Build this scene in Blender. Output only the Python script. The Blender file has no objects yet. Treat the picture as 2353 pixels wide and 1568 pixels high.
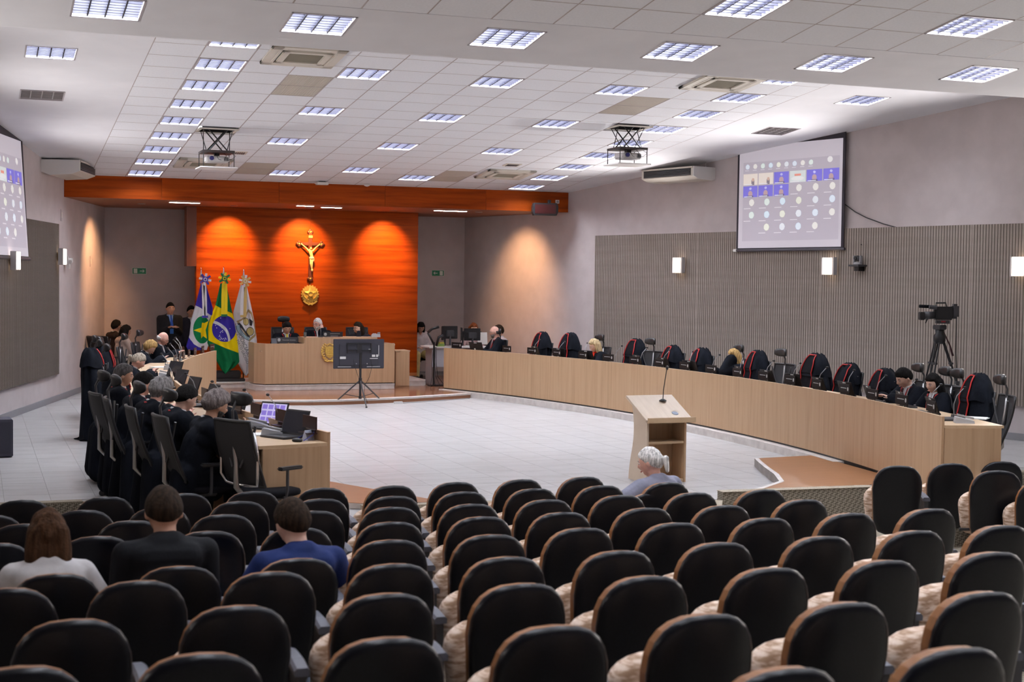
import bpy, bmesh, math, random
import numpy as np
from mathutils import Vector, Matrix
random.seed(7); rng = np.random.default_rng(7)
PI = math.pi; R = math.radians
scene = bpy.context.scene
COL = scene.collection

# ------------------------------------------------------------------ camera
F_PX, YAW, PITCH, ROLL, EYE = 3308.5, 0.3575, -0.0411, 0.0126, 2.29
_f = Vector((math.sin(YAW)*math.cos(PITCH), math.cos(YAW)*math.cos(PITCH), math.sin(PITCH)))
_r0 = Vector((math.cos(YAW), -math.sin(YAW), 0)); _u0 = _r0.cross(_f)
_r = math.cos(ROLL)*_r0 + math.sin(ROLL)*_u0; _u = -math.sin(ROLL)*_r0 + math.cos(ROLL)*_u0
cd = bpy.data.cameras.new('camera'); cam = bpy.data.objects.new('camera', cd); COL.objects.link(cam)
cd.sensor_width = 36; cd.lens = F_PX*36/2353; cd.clip_end = 200; cd.clip_start = .05
m = Matrix((( _r.x, _u.x, -_f.x, 0), (_r.y, _u.y, -_f.y, 0), (_r.z, _u.z, -_f.z, EYE), (0, 0, 0, 1)))
cam.matrix_world = m
cd.dof.use_dof = True; cd.dof.focus_distance = 21; cd.dof.aperture_fstop = 3.6
scene.camera = cam

# ------------------------------------------------------------------ world, exposure, lamp strengths
w = bpy.data.worlds.new('world'); scene.world = w; w.use_nodes = True
w.node_tree.nodes['Background'].inputs[0].default_value = (.8, .85, 1, 1)
w.node_tree.nodes['Background'].inputs[1].default_value = .25
vs = scene.view_settings; vs.view_transform = 'Standard'; vs.look = 'None'; vs.gamma = 1; vs.exposure = 0.22
try: vs.use_curve_mapping = False
except Exception: pass
scene.cycles.use_denoising = True
scene.cycles.max_bounces = 8; scene.cycles.diffuse_bounces = 5; scene.cycles.glossy_bounces = 3
scene.cycles.sample_clamp_indirect = 4.0
PANEL_L = 62.0       # radiance of the louvre lamps' tubes
SPOT_W = 560.0       # downlights in the soffit
CEIL_FILL_W = 560.0    # added fill beams at the sconces that brighten the ceiling
SCONCE_L = 5.0
DENOISE = 1

# ------------------------------------------------------------------ finding places: pixel of the photograph + a known plane -> point in the room
def ray(px, py): return _f + _r*((px-1176.5)/F_PX) - _u*((py-784)/F_PX)
E0 = Vector((0, 0, EYE))
def atz(px, py, z=0.0): d = ray(px, py); return E0 + d*((z-EYE)/d.z)
def aty(px, py, Y): d = ray(px, py); return E0 + d*(Y/d.y)
def atp(px, py, pt, n): d = ray(px, py); n = Vector(n); return E0 + d*((Vector(pt)-E0).dot(n)/d.dot(n))
def CZ(Y): return 5.20 - .0943*(Y-17.38)                 # underside of the sloping ceiling
def NZ(Y): return 4.735 - .1317*(Y-12.9)                 # underside of the nearer ceiling
def RX(Y): return 14.68 - .278*(Y-17.6)                  # right wall
def LX(Y): return .9 + .276*(Y-25.74)                    # left wall
def at_right(px, py, off=0): return atp(px, py, (RX(0)-off, 0, 0), (1, .278, 0))
def at_left(px, py, off=0): return atp(px, py, (LX(0)+off, 0, 0), (1, -.276, 0))
def at_ceil(px, py): return atp(px, py, (0, 17.38, CZ(17.38)), (0, .0943, 1))
RCX, RCY, RCR = -13.4906, 19.2384, 23.9428                # the right desk's arc
LCX, LCY, LCR = 28.2722, 17.6317, 25.8370                 # the left desk's arc
def at_arc(px, py, side, off, far=False):
    cx, cy, r = (RCX, RCY, RCR+off) if side == 'r' else (LCX, LCY, LCR+off)
    d = ray(px, py); a = d.x**2+d.y**2; b = -2*(d.x*cx+d.y*cy); c = cx*cx+cy*cy-r*r
    D = math.sqrt(max(b*b-4*a*c, 0)); t = (-b+D)/2/a if (side == 'r' or far) else (-b-D)/2/a
    return E0 + d*t

# ------------------------------------------------------------------ materials
MATS = {}
def mat(name, col, rough=.6, metal=0., spec=.5, emit=None, coat=0., fn=None):
    if name in MATS: return MATS[name]
    m = bpy.data.materials.new(name); m.use_nodes = True; nt = m.node_tree
    b = nt.nodes['Principled BSDF']
    b.inputs['Base Color'].default_value = (*col, 1); b.inputs['Roughness'].default_value = rough
    b.inputs['Metallic'].default_value = metal; b.inputs['Specular IOR Level'].default_value = spec
    b.inputs['Coat Weight'].default_value = coat
    if emit is not None:
        b.inputs['Emission Color'].default_value = (*emit[0], 1); b.inputs['Emission Strength'].default_value = emit[1]
    if fn: fn(nt, b)
    MATS[name] = m
    return m
def N(nt, t, **kw):
    n = nt.nodes.new(t)
    for k, v in kw.items():
        if k.startswith('i_'): n.inputs[k[2:].replace('_', ' ')].default_value = v
        else: setattr(n, k, v)
    return n
def coords(nt, scale, out='Object', rot=(0, 0, 0)):
    tc = N(nt, 'ShaderNodeTexCoord'); mp = N(nt, 'ShaderNodeMapping')
    mp.inputs['Scale'].default_value = scale; mp.inputs['Rotation'].default_value = rot
    nt.links.new(tc.outputs[out], mp.inputs[0]); return mp.outputs[0]
def ramp(nt, fac, stops):
    r = N(nt, 'ShaderNodeValToRGB'); e = r.color_ramp.elements
    while len(e) < len(stops): e.new(.5)
    for k, (p, c) in enumerate(stops): e[k].position = p; e[k].color = (*c, 1)
    nt.links.new(fac, r.inputs[0]); return r.outputs[0]
def noise_fn(scale, c1, c2, detail=4, bump=0., lo=.35, hi=.65, bscale=None, rough=.5, world=False):
    def fn(nt, b):
        v = coords(nt, scale)
        if world:
            g = N(nt, 'ShaderNodeNewGeometry'); mp = v.node; nt.links.new(g.outputs['Position'], mp.inputs[0])
        n = N(nt, 'ShaderNodeTexNoise', i_Scale=1., i_Detail=detail, i_Roughness=rough); nt.links.new(v, n.inputs['Vector'])
        nt.links.new(ramp(nt, n.outputs[0], [(lo, c1), (hi, c2)]), b.inputs['Base Color'])
        if bump:
            n2 = n
            if bscale:
                n2 = N(nt, 'ShaderNodeTexNoise', i_Scale=bscale, i_Detail=2.); nt.links.new(coords(nt, (1, 1, 1)), n2.inputs['Vector'])
            bp = N(nt, 'ShaderNodeBump', i_Strength=bump, i_Distance=.01); nt.links.new(n2.outputs[0], bp.inputs['Height'])
            nt.links.new(bp.outputs[0], b.inputs['Normal'])
    return fn
def vcol_fn(attr='print', emit=0.):
    def fn(nt, b):
        a = N(nt, 'ShaderNodeVertexColor'); a.layer_name = attr
        nt.links.new(a.outputs[0], b.inputs['Base Color'])
        if emit:
            nt.links.new(a.outputs[0], b.inputs['Emission Color']); b.inputs['Emission Strength'].default_value = emit
    return fn

WALL = mat('wall_plaster', (.5, .45, .44), .9, fn=noise_fn((3, 3, 3), (.50, .445, .445), (.55, .49, .49), bump=.25, bscale=260, world=True))
CEIL = mat('ceiling_white', (.86, .83, .84), .9, fn=noise_fn((1.5, 1.5, 1.5), (.82, .835, .885), (.87, .885, .935), world=True))
TILEM = mat('ceiling_tile', (.84, .82, .83), .95, fn=noise_fn((40, 40, 40), (.85, .875, .93), (.89, .915, .97), bump=.15, bscale=300))
TBAR = mat('ceiling_bar', (.42, .37, .37), .6)
VOID = mat('ceiling_void', (.05, .045, .045), .9)
def floor_fn(nt, b):
    g = N(nt, 'ShaderNodeNewGeometry'); mp = N(nt, 'ShaderNodeMapping'); mp.inputs['Scale'].default_value = (1.2, 9, 1)
    nt.links.new(g.outputs['Position'], mp.inputs[0])
    oi = N(nt, 'ShaderNodeObjectInfo'); ad = N(nt, 'ShaderNodeVectorMath', operation='ADD')
    ml = N(nt, 'ShaderNodeMath', operation='MULTIPLY'); ml.inputs[1].default_value = 50
    nt.links.new(oi.outputs['Random'], ml.inputs[0]); nt.links.new(mp.outputs[0], ad.inputs[0]); nt.links.new(ml.outputs[0], ad.inputs[1])
    n = N(nt, 'ShaderNodeTexNoise', i_Scale=1., i_Detail=5., i_Roughness=.6); nt.links.new(ad.outputs[0], n.inputs['Vector'])
    c = ramp(nt, n.outputs[0], [(.3, (.385, .375, .37)), (.5, (.46, .452, .455)), (.7, (.50, .495, .50))])
    nt.links.new(c, b.inputs['Base Color'])
FLOORM = mat('stage_floor_tile', (.7, .68, .67), .34, spec=.45, fn=floor_fn)
GROUT = mat('floor_joint', (.36, .35, .345), .8)
def carpet_fn(nt, b):
    g = N(nt, 'ShaderNodeNewGeometry'); mp = N(nt, 'ShaderNodeMapping'); mp.inputs['Scale'].default_value = (52, 52, 52); mp.inputs['Rotation'].default_value = (.3, .6, R(45))
    nt.links.new(g.outputs['Position'], mp.inputs[0])
    ck = N(nt, 'ShaderNodeTexChecker', i_Scale=1.); ck.inputs[1].default_value = (.36, .32, .26, 1); ck.inputs[2].default_value = (.15, .13, .10, 1)
    nt.links.new(mp.outputs[0], ck.inputs[0]); nt.links.new(ck.outputs[0], b.inputs['Base Color'])
CARPET = mat('patterned_carpet', (.3, .26, .2), .95, spec=.1, fn=carpet_fn)
CARPET2 = mat('carpet_trim', (.42, .37, .29), .95, spec=.1, fn=noise_fn((120, 120, 120), (.25, .21, .16), (.46, .41, .33), world=True))
def grain_fn(stretch, c1, c2, c3, world=True, bump=.05):
    def fn(nt, b):
        g = N(nt, 'ShaderNodeNewGeometry') if world else N(nt, 'ShaderNodeTexCoord')
        mp = N(nt, 'ShaderNodeMapping'); mp.inputs['Scale'].default_value = stretch
        oi = N(nt, 'ShaderNodeObjectInfo'); ad = N(nt, 'ShaderNodeVectorMath', operation='ADD')
        ml = N(nt, 'ShaderNodeMath', operation='MULTIPLY'); ml.inputs[1].default_value = 31
        nt.links.new(oi.outputs['Random'], ml.inputs[0])
        nt.links.new(g.outputs['Position' if world else 'Object'], mp.inputs[0])
        nt.links.new(mp.outputs[0], ad.inputs[0]); nt.links.new(ml.outputs[0], ad.inputs[1])
        n = N(nt, 'ShaderNodeTexNoise', i_Scale=1., i_Detail=6., i_Roughness=.62); nt.links.new(ad.outputs[0], n.inputs['Vector'])
        nt.links.new(ramp(nt, n.outputs[0], [(.3, c1), (.5, c2), (.7, c3)]), b.inputs['Base Color'])
    return fn
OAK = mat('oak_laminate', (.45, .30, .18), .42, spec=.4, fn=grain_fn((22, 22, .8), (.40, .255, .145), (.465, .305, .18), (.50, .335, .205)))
OAKH = mat('oak_top', (.5, .36, .22), .38, fn=grain_fn((3, 30, 3), (.47, .33, .20), (.54, .385, .24), (.58, .42, .27)))
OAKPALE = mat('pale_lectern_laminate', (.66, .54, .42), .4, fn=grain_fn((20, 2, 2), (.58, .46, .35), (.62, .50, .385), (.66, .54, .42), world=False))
OAKDARK = mat('oak_inside', (.22, .15, .08), .6)
CHERRY = mat('cherry_veneer', (.36, .08, .015), .5, spec=.12, fn=grain_fn((.55, .55, 9), (.16, .020, .001), (.28, .042, .0015), (.36, .060, .003)))
BROWNFL = mat('brown_platform', (.30, .13, .06), .14, spec=.6, fn=grain_fn((2, 40, 2), (.25, .105, .055), (.29, .125, .065), (.33, .15, .08)))
BROWNFL2 = mat('brown_laminate_platform', (.36, .17, .08), .35, spec=.4, fn=grain_fn((2, 40, 2), (.26, .115, .045), (.30, .135, .055), (.34, .155, .065)))
NOSING = mat('pale_stone', (.66, .62, .59), .5, fn=noise_fn((8, 8, 8), (.56, .52, .5), (.68, .64, .61), world=True))
TAUPE = mat('acoustic_taupe', (.25, .205, .175), .85, fn=noise_fn((.5, .5, 12), (.275, .232, .20), (.31, .262, .228), world=True))
GROOVE = mat('acoustic_groove', (.155, .13, .11), .9)
BASEB = mat('baseboard_grey', (.25, .245, .26), .5)
BLACKF = mat('black_cloth', (.006, .006, .008), .9, spec=.1, fn=noise_fn((6, 6, 6), (.005, .005, .007), (.010, .010, .013), bump=.15, bscale=90))
ROBE = mat('black_robe_cloth', (.006, .007, .010), .9, spec=.10, fn=noise_fn((9, 9, 3), (.004, .005, .008), (.009, .011, .017), bump=.3, bscale=28))
REDTRIM = mat('red_cord', (.42, .012, .012), .6)
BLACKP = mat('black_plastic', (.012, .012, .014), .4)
BLACKLEATHER = mat('chair_back_vinyl', (.003, .0035, .006), .28, spec=.3, fn=noise_fn((90, 90, 90), (.002, .0025, .0045), (.004, .0048, .008), bump=.06, bscale=260))
WOODRIM = mat('bent_plywood_edge', (.30, .14, .05), .45, fn=grain_fn((20, 20, 3), (.17, .065, .017), (.23, .09, .025), (.28, .12, .035), world=False))
def seat_fn(nt, b):
    v = coords(nt, (14, 14, 60)); n = N(nt, 'ShaderNodeTexNoise', i_Scale=1., i_Detail=3.); nt.links.new(v, n.inputs[0])
    nt.links.new(ramp(nt, n.outputs[0], [(.38, (.30, .19, .12)), (.5, (.50, .36, .27)), (.62, (.66, .54, .45))]), b.inputs['Base Color'])
BEIGESEAT = mat('beige_patterned_upholstery', (.6, .48, .38), .85, fn=seat_fn)
ARMP = mat('grey_armrest_plastic', (.085, .088, .11), .42)
GREYDARK = mat('charcoal_plastic', (.04, .04, .045), .5)
CHROME = mat('polished_metal', (.7, .7, .72), .18, metal=1)
ALU = mat('brushed_aluminium', (.45, .45, .46), .35, metal=1)
WHITEP = mat('white_plastic', (.78, .77, .75), .45)
CREAMP = mat('cream_plastic', (.66, .62, .55), .5)
GREYP = mat('grey_plastic', (.30, .30, .31), .5)
MESHF = mat('chair_mesh_fabric', (.018, .018, .021), .7)
PAPER = mat('white_paper', (.8, .8, .78), .8)
GOLD = mat('gilded_relief', (.72, .43, .075), .34, metal=.45, fn=noise_fn((60, 60, 60), (.66, .42, .07), (.90, .64, .18)))
IVORY = mat('ivory_figure', (.72, .52, .26), .5)
DARKWOOD = mat('dark_cross_wood', (.10, .022, .008), .4)
GLASSP = mat('clear_glass', (.9, .95, .95), .05)
GLASSP.node_tree.nodes['Principled BSDF'].inputs['Transmission Weight'].default_value = .9
TUBE = mat('louvre_lamp_glow', (1, 1, 1), .5, emit=((.91, .95, 1.05), PANEL_L))
TUBEOFF = mat('unlit_lamp', (.62, .60, .62), .3)
BLADE = mat('louvre_blade', (.016, .016, .028), .45, spec=.3)
LFRAME = mat('lamp_frame', (.50, .47, .50), .4)
WARM = mat('warm_bulb', (1, 1, 1), .5, emit=((1, .62, .30), 14))
STRIP = mat('soffit_strip_glow', (1, 1, 1), .5, emit=((1, .93, .88), 55))
SCGLOW = mat('sconce_glow', (1, 1, 1), .5, emit=((1, .80, .62), SCONCE_L))
LED = mat('red_led', (1, .05, .03), .5, emit=((1, .05, .03), 2))
SCREENDIM = mat('laptop_picture', (.35, .32, .55), .3, emit=((.55, .5, .75), .5))
GRILLE = mat('perforated_beige', (.62, .57, .51), .8)
def grille_fn(nt, b):
    v = coords(nt, (60, 60, 60)); wv = N(nt, 'ShaderNodeTexWave', i_Scale=1., bands_direction='X'); nt.links.new(v, wv.inputs[0])
    nt.links.new(ramp(nt, wv.outputs[0], [(.2, (.42, .37, .32)), (.7, (.60, .55, .49))]), b.inputs['Base Color'])
GRILLE2 = mat('vent_grille', (.42, .38, .34), .8, fn=grille_fn)
SKINS = {}
def skin(k):
    cols = {'light': (.66, .42, .33), 'tan': (.54, .31, .215), 'pink': (.68, .38, .30), 'brown': (.34, .17, .10), 'dim': (.46, .25, .17)}
    c = cols[k]; return mat('skin_'+k, c, .5, spec=.4, fn=noise_fn((18, 18, 18), tuple(x*.9 for x in c), tuple(min(1, x*1.08) for x in c)))
def hairm(k):
    cols = {'black': (.008, .007, .007), 'dark': (.022, .013, .008), 'brown': (.055, .026, .013), 'grey': (.22, .21, .21), 'darkgrey': (.08, .075, .075),
            'white': (.62, .60, .58), 'blond': (.42, .27, .11), 'paleblond': (.50, .38, .22), 'ash': (.36, .31, .25), 'auburn': (.16, .045, .015), 'bushy': (.17, .145, .14)}
    c = cols[k]; return mat('hair_'+k, c, .8, spec=.12, fn=noise_fn((60, 60, 8), tuple(x*.55 for x in c), tuple(min(1, x*1.4) for x in c), bump=.5, bscale=70))
def cloth(name, c, rough=.8): return mat('cloth_'+name, c, rough, spec=.2, fn=noise_fn((7, 7, 7), tuple(x*.85 for x in c), tuple(min(1, x*1.1) for x in c), bump=.2, bscale=40))

# ------------------------------------------------------------------ mesh helpers
class MB:
    def __init__(s): s.v = []; s.f = []; s.m = []; s.T = None
    def add(s, vs, fs, mi=0):
        o = len(s.v)
        if s.T is not None: vs = [s.T @ Vector(q) for q in vs]
        s.v += [tuple(q) for q in vs]; s.f += [tuple(i+o for i in f) for f in fs]; s.m += [mi]*len(fs); return s
    def box(s, c, d, rz=0, rx=0, ry=0, mi=0, b=0):
        M = Matrix.Translation(Vector(c)) @ Matrix.Rotation(rz, 4, 'Z') @ Matrix.Rotation(ry, 4, 'Y') @ Matrix.Rotation(rx, 4, 'X')
        x, y, z = d[0]/2, d[1]/2, d[2]/2
        if b <= 0:
            vs = [M @ Vector((i*x, j*y, k*z)) for k in (-1, 1) for j in (-1, 1) for i in (-1, 1)]
            return s.add(vs, [(0, 2, 3, 1), (4, 5, 7, 6), (0, 1, 5, 4), (2, 6, 7, 3), (0, 4, 6, 2), (1, 3, 7, 5)], mi)
        b = min(b, x*.9, y*.9, z*.9); bm = bmesh.new(); bmesh.ops.create_cube(bm, size=1)
        for q in bm.verts: q.co = Vector((q.co.x*2*x, q.co.y*2*y, q.co.z*2*z))
        bmesh.ops.bevel(bm, geom=bm.edges[:], offset=b, segments=2, affect='EDGES')
        bm.verts.index_update()
        s.add([M @ q.co for q in bm.verts], [[q.index for q in f.verts] for f in bm.faces], mi); bm.free(); return s
    def rings(s, rs, cap0=True, cap1=True, mi=0, closed=True):
        n = len(rs[0]); vs = [p for r in rs for p in r]; fs = []
        for k in range(len(rs)-1):
            for i in range(n if closed else n-1):
                j = (i+1) % n; fs.append((k*n+i, k*n+j, (k+1)*n+j, (k+1)*n+i))
        if cap0: fs.append(tuple(range(n-1, -1, -1)))
        if cap1: fs.append(tuple((len(rs)-1)*n+i for i in range(n)))
        return s.add(vs, fs, mi)
    def tube(s, pts, r, n=8, mi=0, cap=True, close=False):
        pts = [Vector(p) for p in pts]; rs = []; up = Vector((0, 0, 1)); L = len(pts)
        rr = r if isinstance(r, (list, tuple)) else [r]*L
        prev = None
        for k, p in enumerate(pts):
            a = pts[k-1] if (k > 0 or close) else p; b = pts[(k+1) % L] if (k < L-1 or close) else p
            t = (b-a); t = t.normalized() if t.length > 1e-9 else Vector((0, 0, 1))
            if prev is None: x = t.cross(up) if abs(t.dot(up)) < .95 else t.cross(Vector((1, 0, 0)))
            else: x = prev - t*prev.dot(t)
            x.normalize(); prev = x; y = t.cross(x)
            rs.append([p + (x*math.cos(2*PI*i/n) + y*math.sin(2*PI*i/n))*rr[k] for i in range(n)])
        if close: rs.append(rs[0])
        return s.rings(rs, cap and not close, cap and not close, mi)
    def cyl(s, p0, p1, r0, r1=None, n=12, mi=0):
        return s.tube([p0, p1], [r0, r0 if r1 is None else r1], n, mi)
    def cap(s, p0, p1, r0, r1, n=12, mi=0):      # round-ended tapered capsule
        p0, p1 = Vector(p0), Vector(p1); d = p1-p0; L = d.length; t = d/L if L > 1e-6 else Vector((0, 0, 1))
        ks = [-.95, -.7, -.35, 0]; pts = []; rr = []
        for k in ks: pts.append(p0+t*k*r0); rr.append(r0*math.sqrt(max(1-k*k, .02)))
        for k in reversed(ks): pts.append(p1-t*k*r1); rr.append(r1*math.sqrt(max(1-k*k, .02)))
        x = t.cross(Vector((0, 0, 1))) if abs(t.z) < .95 else t.cross(Vector((1, 0, 0))); x.normalize(); y = t.cross(x)
        return s.rings([[p+(x*math.cos(2*PI*i/n)+y*math.sin(2*PI*i/n))*q for i in range(n)] for p, q in zip(pts, rr)], True, True, mi)
    def ell(s, c, r, rot=None, n=16, k=10, mi=0):
        c = Vector(c); rs = []
        for j in range(1, k):
            a = PI*j/k; ring = []
            for i in range(n):
                b = 2*PI*i/n; q = Vector((r[0]*math.sin(a)*math.cos(b), r[1]*math.sin(a)*math.sin(b), -r[2]*math.cos(a)))
                if rot is not None: q = rot @ q
                ring.append(c+q)
            rs.append(ring)
        return s.rings(rs, True, True, mi)
    def lathe(s, prof, c=(0, 0, 0), n=20, mi=0):
        return s.rings([[(c[0]+r*math.cos(2*PI*i/n), c[1]+r*math.sin(2*PI*i/n), c[2]+z) for i in range(n)] for r, z in prof], True, True, mi)
    def prism(s, poly, z0, z1, mi=0):
        n = len(poly); vs = [(x, y, z0) for x, y in poly]+[(x, y, z1) for x, y in poly]
        return s.add(vs, [tuple(range(n-1, -1, -1)), tuple(range(n, 2*n))]+[(i, (i+1) % n, n+(i+1) % n, n+i) for i in range(n)], mi)
    def build(s, name, mats, parent=None, smooth=False, loc=None, bevel=0):
        me = bpy.data.meshes.new(name); me.from_pydata(s.v, [], s.f)
        for q in (mats if isinstance(mats, (list, tuple)) else [mats]): me.materials.append(q)
        if any(s.m): me.polygons.foreach_set('material_index', s.m)
        if smooth: me.polygons.foreach_set('use_smooth', [True]*len(s.f))
        me.update()
        o = bpy.data.objects.new(name, me); COL.objects.link(o)
        if parent is not None: o.parent = parent
        if loc is not None: o.location = loc
        if bevel:
            b = o.modifiers.new('b', 'BEVEL'); b.width = bevel; b.segments = 2; b.limit_method = 'ANGLE'
        return o
def tag(o, label=None, cat=None, group=None, kind=None):
    if label: o['label'] = label
    if cat: o['category'] = cat
    if group: o['group'] = group
    if kind: o['kind'] = kind
    return o
def thing(name, label, cat, loc=(0, 0, 0), rz=0, group=None):
    o = bpy.data.objects.new(name, None); COL.objects.link(o); o.empty_display_size = .1
    o.location = loc; o.rotation_euler = (0, 0, rz); return tag(o, label, cat, group)
def kids(o): return [c for c in KID.get(o.name, [])]
KID = {}
def index_kids():
    KID.clear()
    for o in bpy.data.objects:
        if o.parent: KID.setdefault(o.parent.name, []).append(o)
def dup(o, parent=None):
    c = o.copy(); COL.objects.link(c)
    if parent is not None: c.parent = parent
    ks = kids(o)
    for k in ks: dup(k, c)
    return c
def place(o, loc, rz, label, group=None):
    o.location = loc; o.rotation_euler = (0, 0, rz); o['label'] = label
    if group: o['group'] = group
    return o
def ordn(k): return ['first', 'second', 'third', 'fourth', 'fifth', 'sixth', 'seventh', 'eighth', 'ninth', 'tenth', 'eleventh', 'twelfth', 'thirteenth', 'fourteenth', 'fifteenth', 'sixteenth', 'seventeenth', 'eighteenth'][k]
TEXTS = []
def text(s, size, matl, parent, loc, rot=(PI/2, 0, 0), name='lettering', ext=.001, align='CENTER'):
    cu = bpy.data.curves.new(name, 'FONT'); cu.body = s; cu.size = size; cu.extrude = ext; cu.align_x = align; cu.align_y = 'CENTER'
    cu.materials.append(matl); o = bpy.data.objects.new(name, cu); COL.objects.link(o)
    o.parent = parent; o.location = loc; o.rotation_euler = rot; TEXTS.append(o); return o
def face_rot(n): return math.atan2(-n[0], n[1])       # rz that turns local +Y onto direction n
def arc_dir(x, y, side):                                # direction from a seat towards the court (inwards)
    cx, cy = (RCX, RCY) if side == 'r' else (LCX, LCY)
    d = Vector((cx-x, cy-y, 0)); return d.normalized()
# ================================================================== THE SETTING
YB = 31.9; YF = 28.15; YW = 30.3; SZ = 3.77                # back wall, fascia, wood wall, soffit height
YBACK = -4.0
def wall_slab(name, x0, y0, x1, y1, z0, z1, side, t=.2):
    d = Vector((x1-x0, y1-y0, 0)); n = Vector((d.y, -d.x, 0)).normalized()*side*t
    b = MB(); b.prism([(x0, y0), (x1, y1), (x1+n.x, y1+n.y), (x0+n.x, y0+n.y)], z0, z1)
    return tag(b.build(name, WALL), kind='structure')
wall_slab('wall_right', RX(YBACK), YBACK, RX(YB), YB, -1.2, 7.2, 1)
wall_slab('wall_left', LX(YBACK), YBACK, LX(YB), YB, -1.2, 7.2, -1)
wall_slab('wall_back', LX(YB)-.3, YB, RX(YB)+.3, YB, -.3, 4.5, -1)
wall_slab('wall_rear', LX(YBACK)-.3, YBACK, RX(YBACK)+.3, YBACK, -1.2, 7.2, 1)
for side in ('left', 'right'):
    X = LX if side == 'left' else RX; s = 1 if side == 'left' else -1
    b = MB(); b.prism([(X(8), 8), (X(YB), YB), (X(YB)+s*.02, YB), (X(8)+s*.02, 8)], .002, .11)
    tag(b.build('baseboard_'+side, BASEB), kind='structure')
b = MB(); b.box(((RX(YB)+9.1)/2, YB-.01, .14), (RX(YB)-9.1, .02, .1)); tag(b.build('baseboard_back', BASEB), kind='structure')

# ---- stage floor: joints + tiles
TS = .45
_e1, _e2, _e3 = atz(1655, 1180), atz(1660, 1131, .1), atz(2010, 1119, .1)
edge = [(-3.5, 15.12), (1.02, 15.12), (1.75, 12.1), (3.55, 12.0), (3.75, 13.75), (_e1.x, _e1.y), (_e2.x, _e2.y), (_e3.x, _e3.y), (9.15, 11.95), (10.75, 11.75), (10.95, 14.45), (15.5, 14.5)]
poly = edge + [(15.5, 15.5), (15.0, YB), (1.5, YB), (-3.5, 15.6)]
floor = MB().prism(poly, -.6, -.006).build('floor', GROUT); tag(floor, kind='structure')
def inpoly(x, y, pl):
    c = False; n = len(pl)
    for i in range(n):
        x0, y0 = pl[i]; x1, y1 = pl[(i+1) % n]
        if (y0 > y) != (y1 > y) and x < (x1-x0)*(y-y0)/(y1-y0)+x0: c = not c
    return c
tiles = []
X0T, Y0T = .277, 15.33-8*TS
for i in range(-8, 34):
    for j in range(0, 40):
        x, y = X0T+(i+.5)*TS, Y0T+(j+.5)*TS
        if y > 28: continue
        if not all(inpoly(x+a*TS*.5, y+c*TS*.5, poly) for a in (-1, 1) for c in (-1, 1)): continue
        if x < LX(y)-.2 or x > RX(y)+.2: continue
        d = Vector((x, y, -EYE)); dz = d.dot(_f); px = 1176.5+F_PX*d.dot(_r)/dz; py = 784-F_PX*d.dot(_u)/dz
        if px < -60 or px > 2420 or py > 1250: continue
        tiles.append((dz, x, y))
tiles.sort()
tb = MB().box((0, 0, -.004), (TS-.004, TS-.004, .008)).build('floor_tile', FLOORM, floor); tme = tb.data
first = True
rest = MB()
for k, (dz, x, y) in enumerate(tiles):
    if k < 300:
        o = tb if k == 0 else bpy.data.objects.new('floor_tile', tme)
        if k: COL.objects.link(o); o.parent = floor
        o.location = (x, y, 0)
    else: rest.box((x, y, -.004), (TS-.004, TS-.004, .008))
# remaining strips by the edge and the far floor
rest.prism([(-3.3, 15.35), (-3.3, 15.14), (1.0, 15.14), (.95, 15.32)], -.008, -.0005)
rest.prism([(1.05, 15.1), (1.78, 12.15), (1.62, 12.15), (.98, 15.0)], -.008, -.0005)
rest.prism([(1.6, 28.05), (12, 28.05), (11, YB), (2.4, YB)], -.008, -.0003)
tag(rest.build('far_floor_tiles', FLOORM, floor), kind='stuff')
# carpet-clad edge of the stage and of the stair wells beside it
b = MB()
for k in range(len(edge)-1):
    (xa, ya), (xb, yb) = edge[k], edge[k+1]
    b.add([(xa, ya-.012, -.7), (xb, yb-.012, -.7), (xb, yb-.012, 0), (xa, ya-.012, 0)], [(0, 1, 2, 3)])
tag(b.build('trim_1', CARPET), kind='structure')
b = MB()
for (xa, ya), (xb, yb) in ((edge[0], edge[1]), (edge[1], edge[2]), (edge[4], edge[5]), (edge[5], edge[6]), (edge[6], edge[7]), (edge[10], edge[11])):
    d = Vector((xb-xa, yb-ya, 0)).normalized(); n = Vector((-d.y, d.x, 0))*.13
    b.prism([(xa, ya-.01), (xb, yb-.01), (xb+n.x, yb+n.y), (xa+n.x, ya+n.y)], -.01, .012)
tag(b.build('trim_2', CARPET2), kind='structure')
b = MB(); _d = (_e3-_e2).normalized(); _n = Vector((-_d.y, _d.x, 0))*.12
b.prism([(_e2.x, _e2.y-.02), (_e3.x, _e3.y-.02), (_e3.x+_n.x, _e3.y+_n.y), (_e2.x+_n.x, _e2.y+_n.y)], -.55, .098); tag(b.build('trim_4', CARPET), kind='structure')
b = MB(); b.prism([(_e2.x-.01, _e2.y-.03), (_e3.x, _e3.y-.03), (_e3.x+_n.x, _e3.y+_n.y), (_e2.x-.01+_n.x, _e2.y+_n.y)], .098, .104); tag(b.build('trim_5', CARPET2), kind='structure')
# ---- audience floor: one low step for every row
ROWY = [11.27-.925*k for k in range(12)]
def top_z(Y): return .63+.0618*(11.27-Y)
b = MB(); b.box((4.5, 13.6, top_z(11.6)-.93-.1), (30, 4.0, .2))
for k in range(17):
    y = 11.27-.925*k
    b.box((5, y, top_z(y)-.93-.3), (40, .925, .6))
tag(b.build('floor', CARPET), kind='structure')

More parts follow.
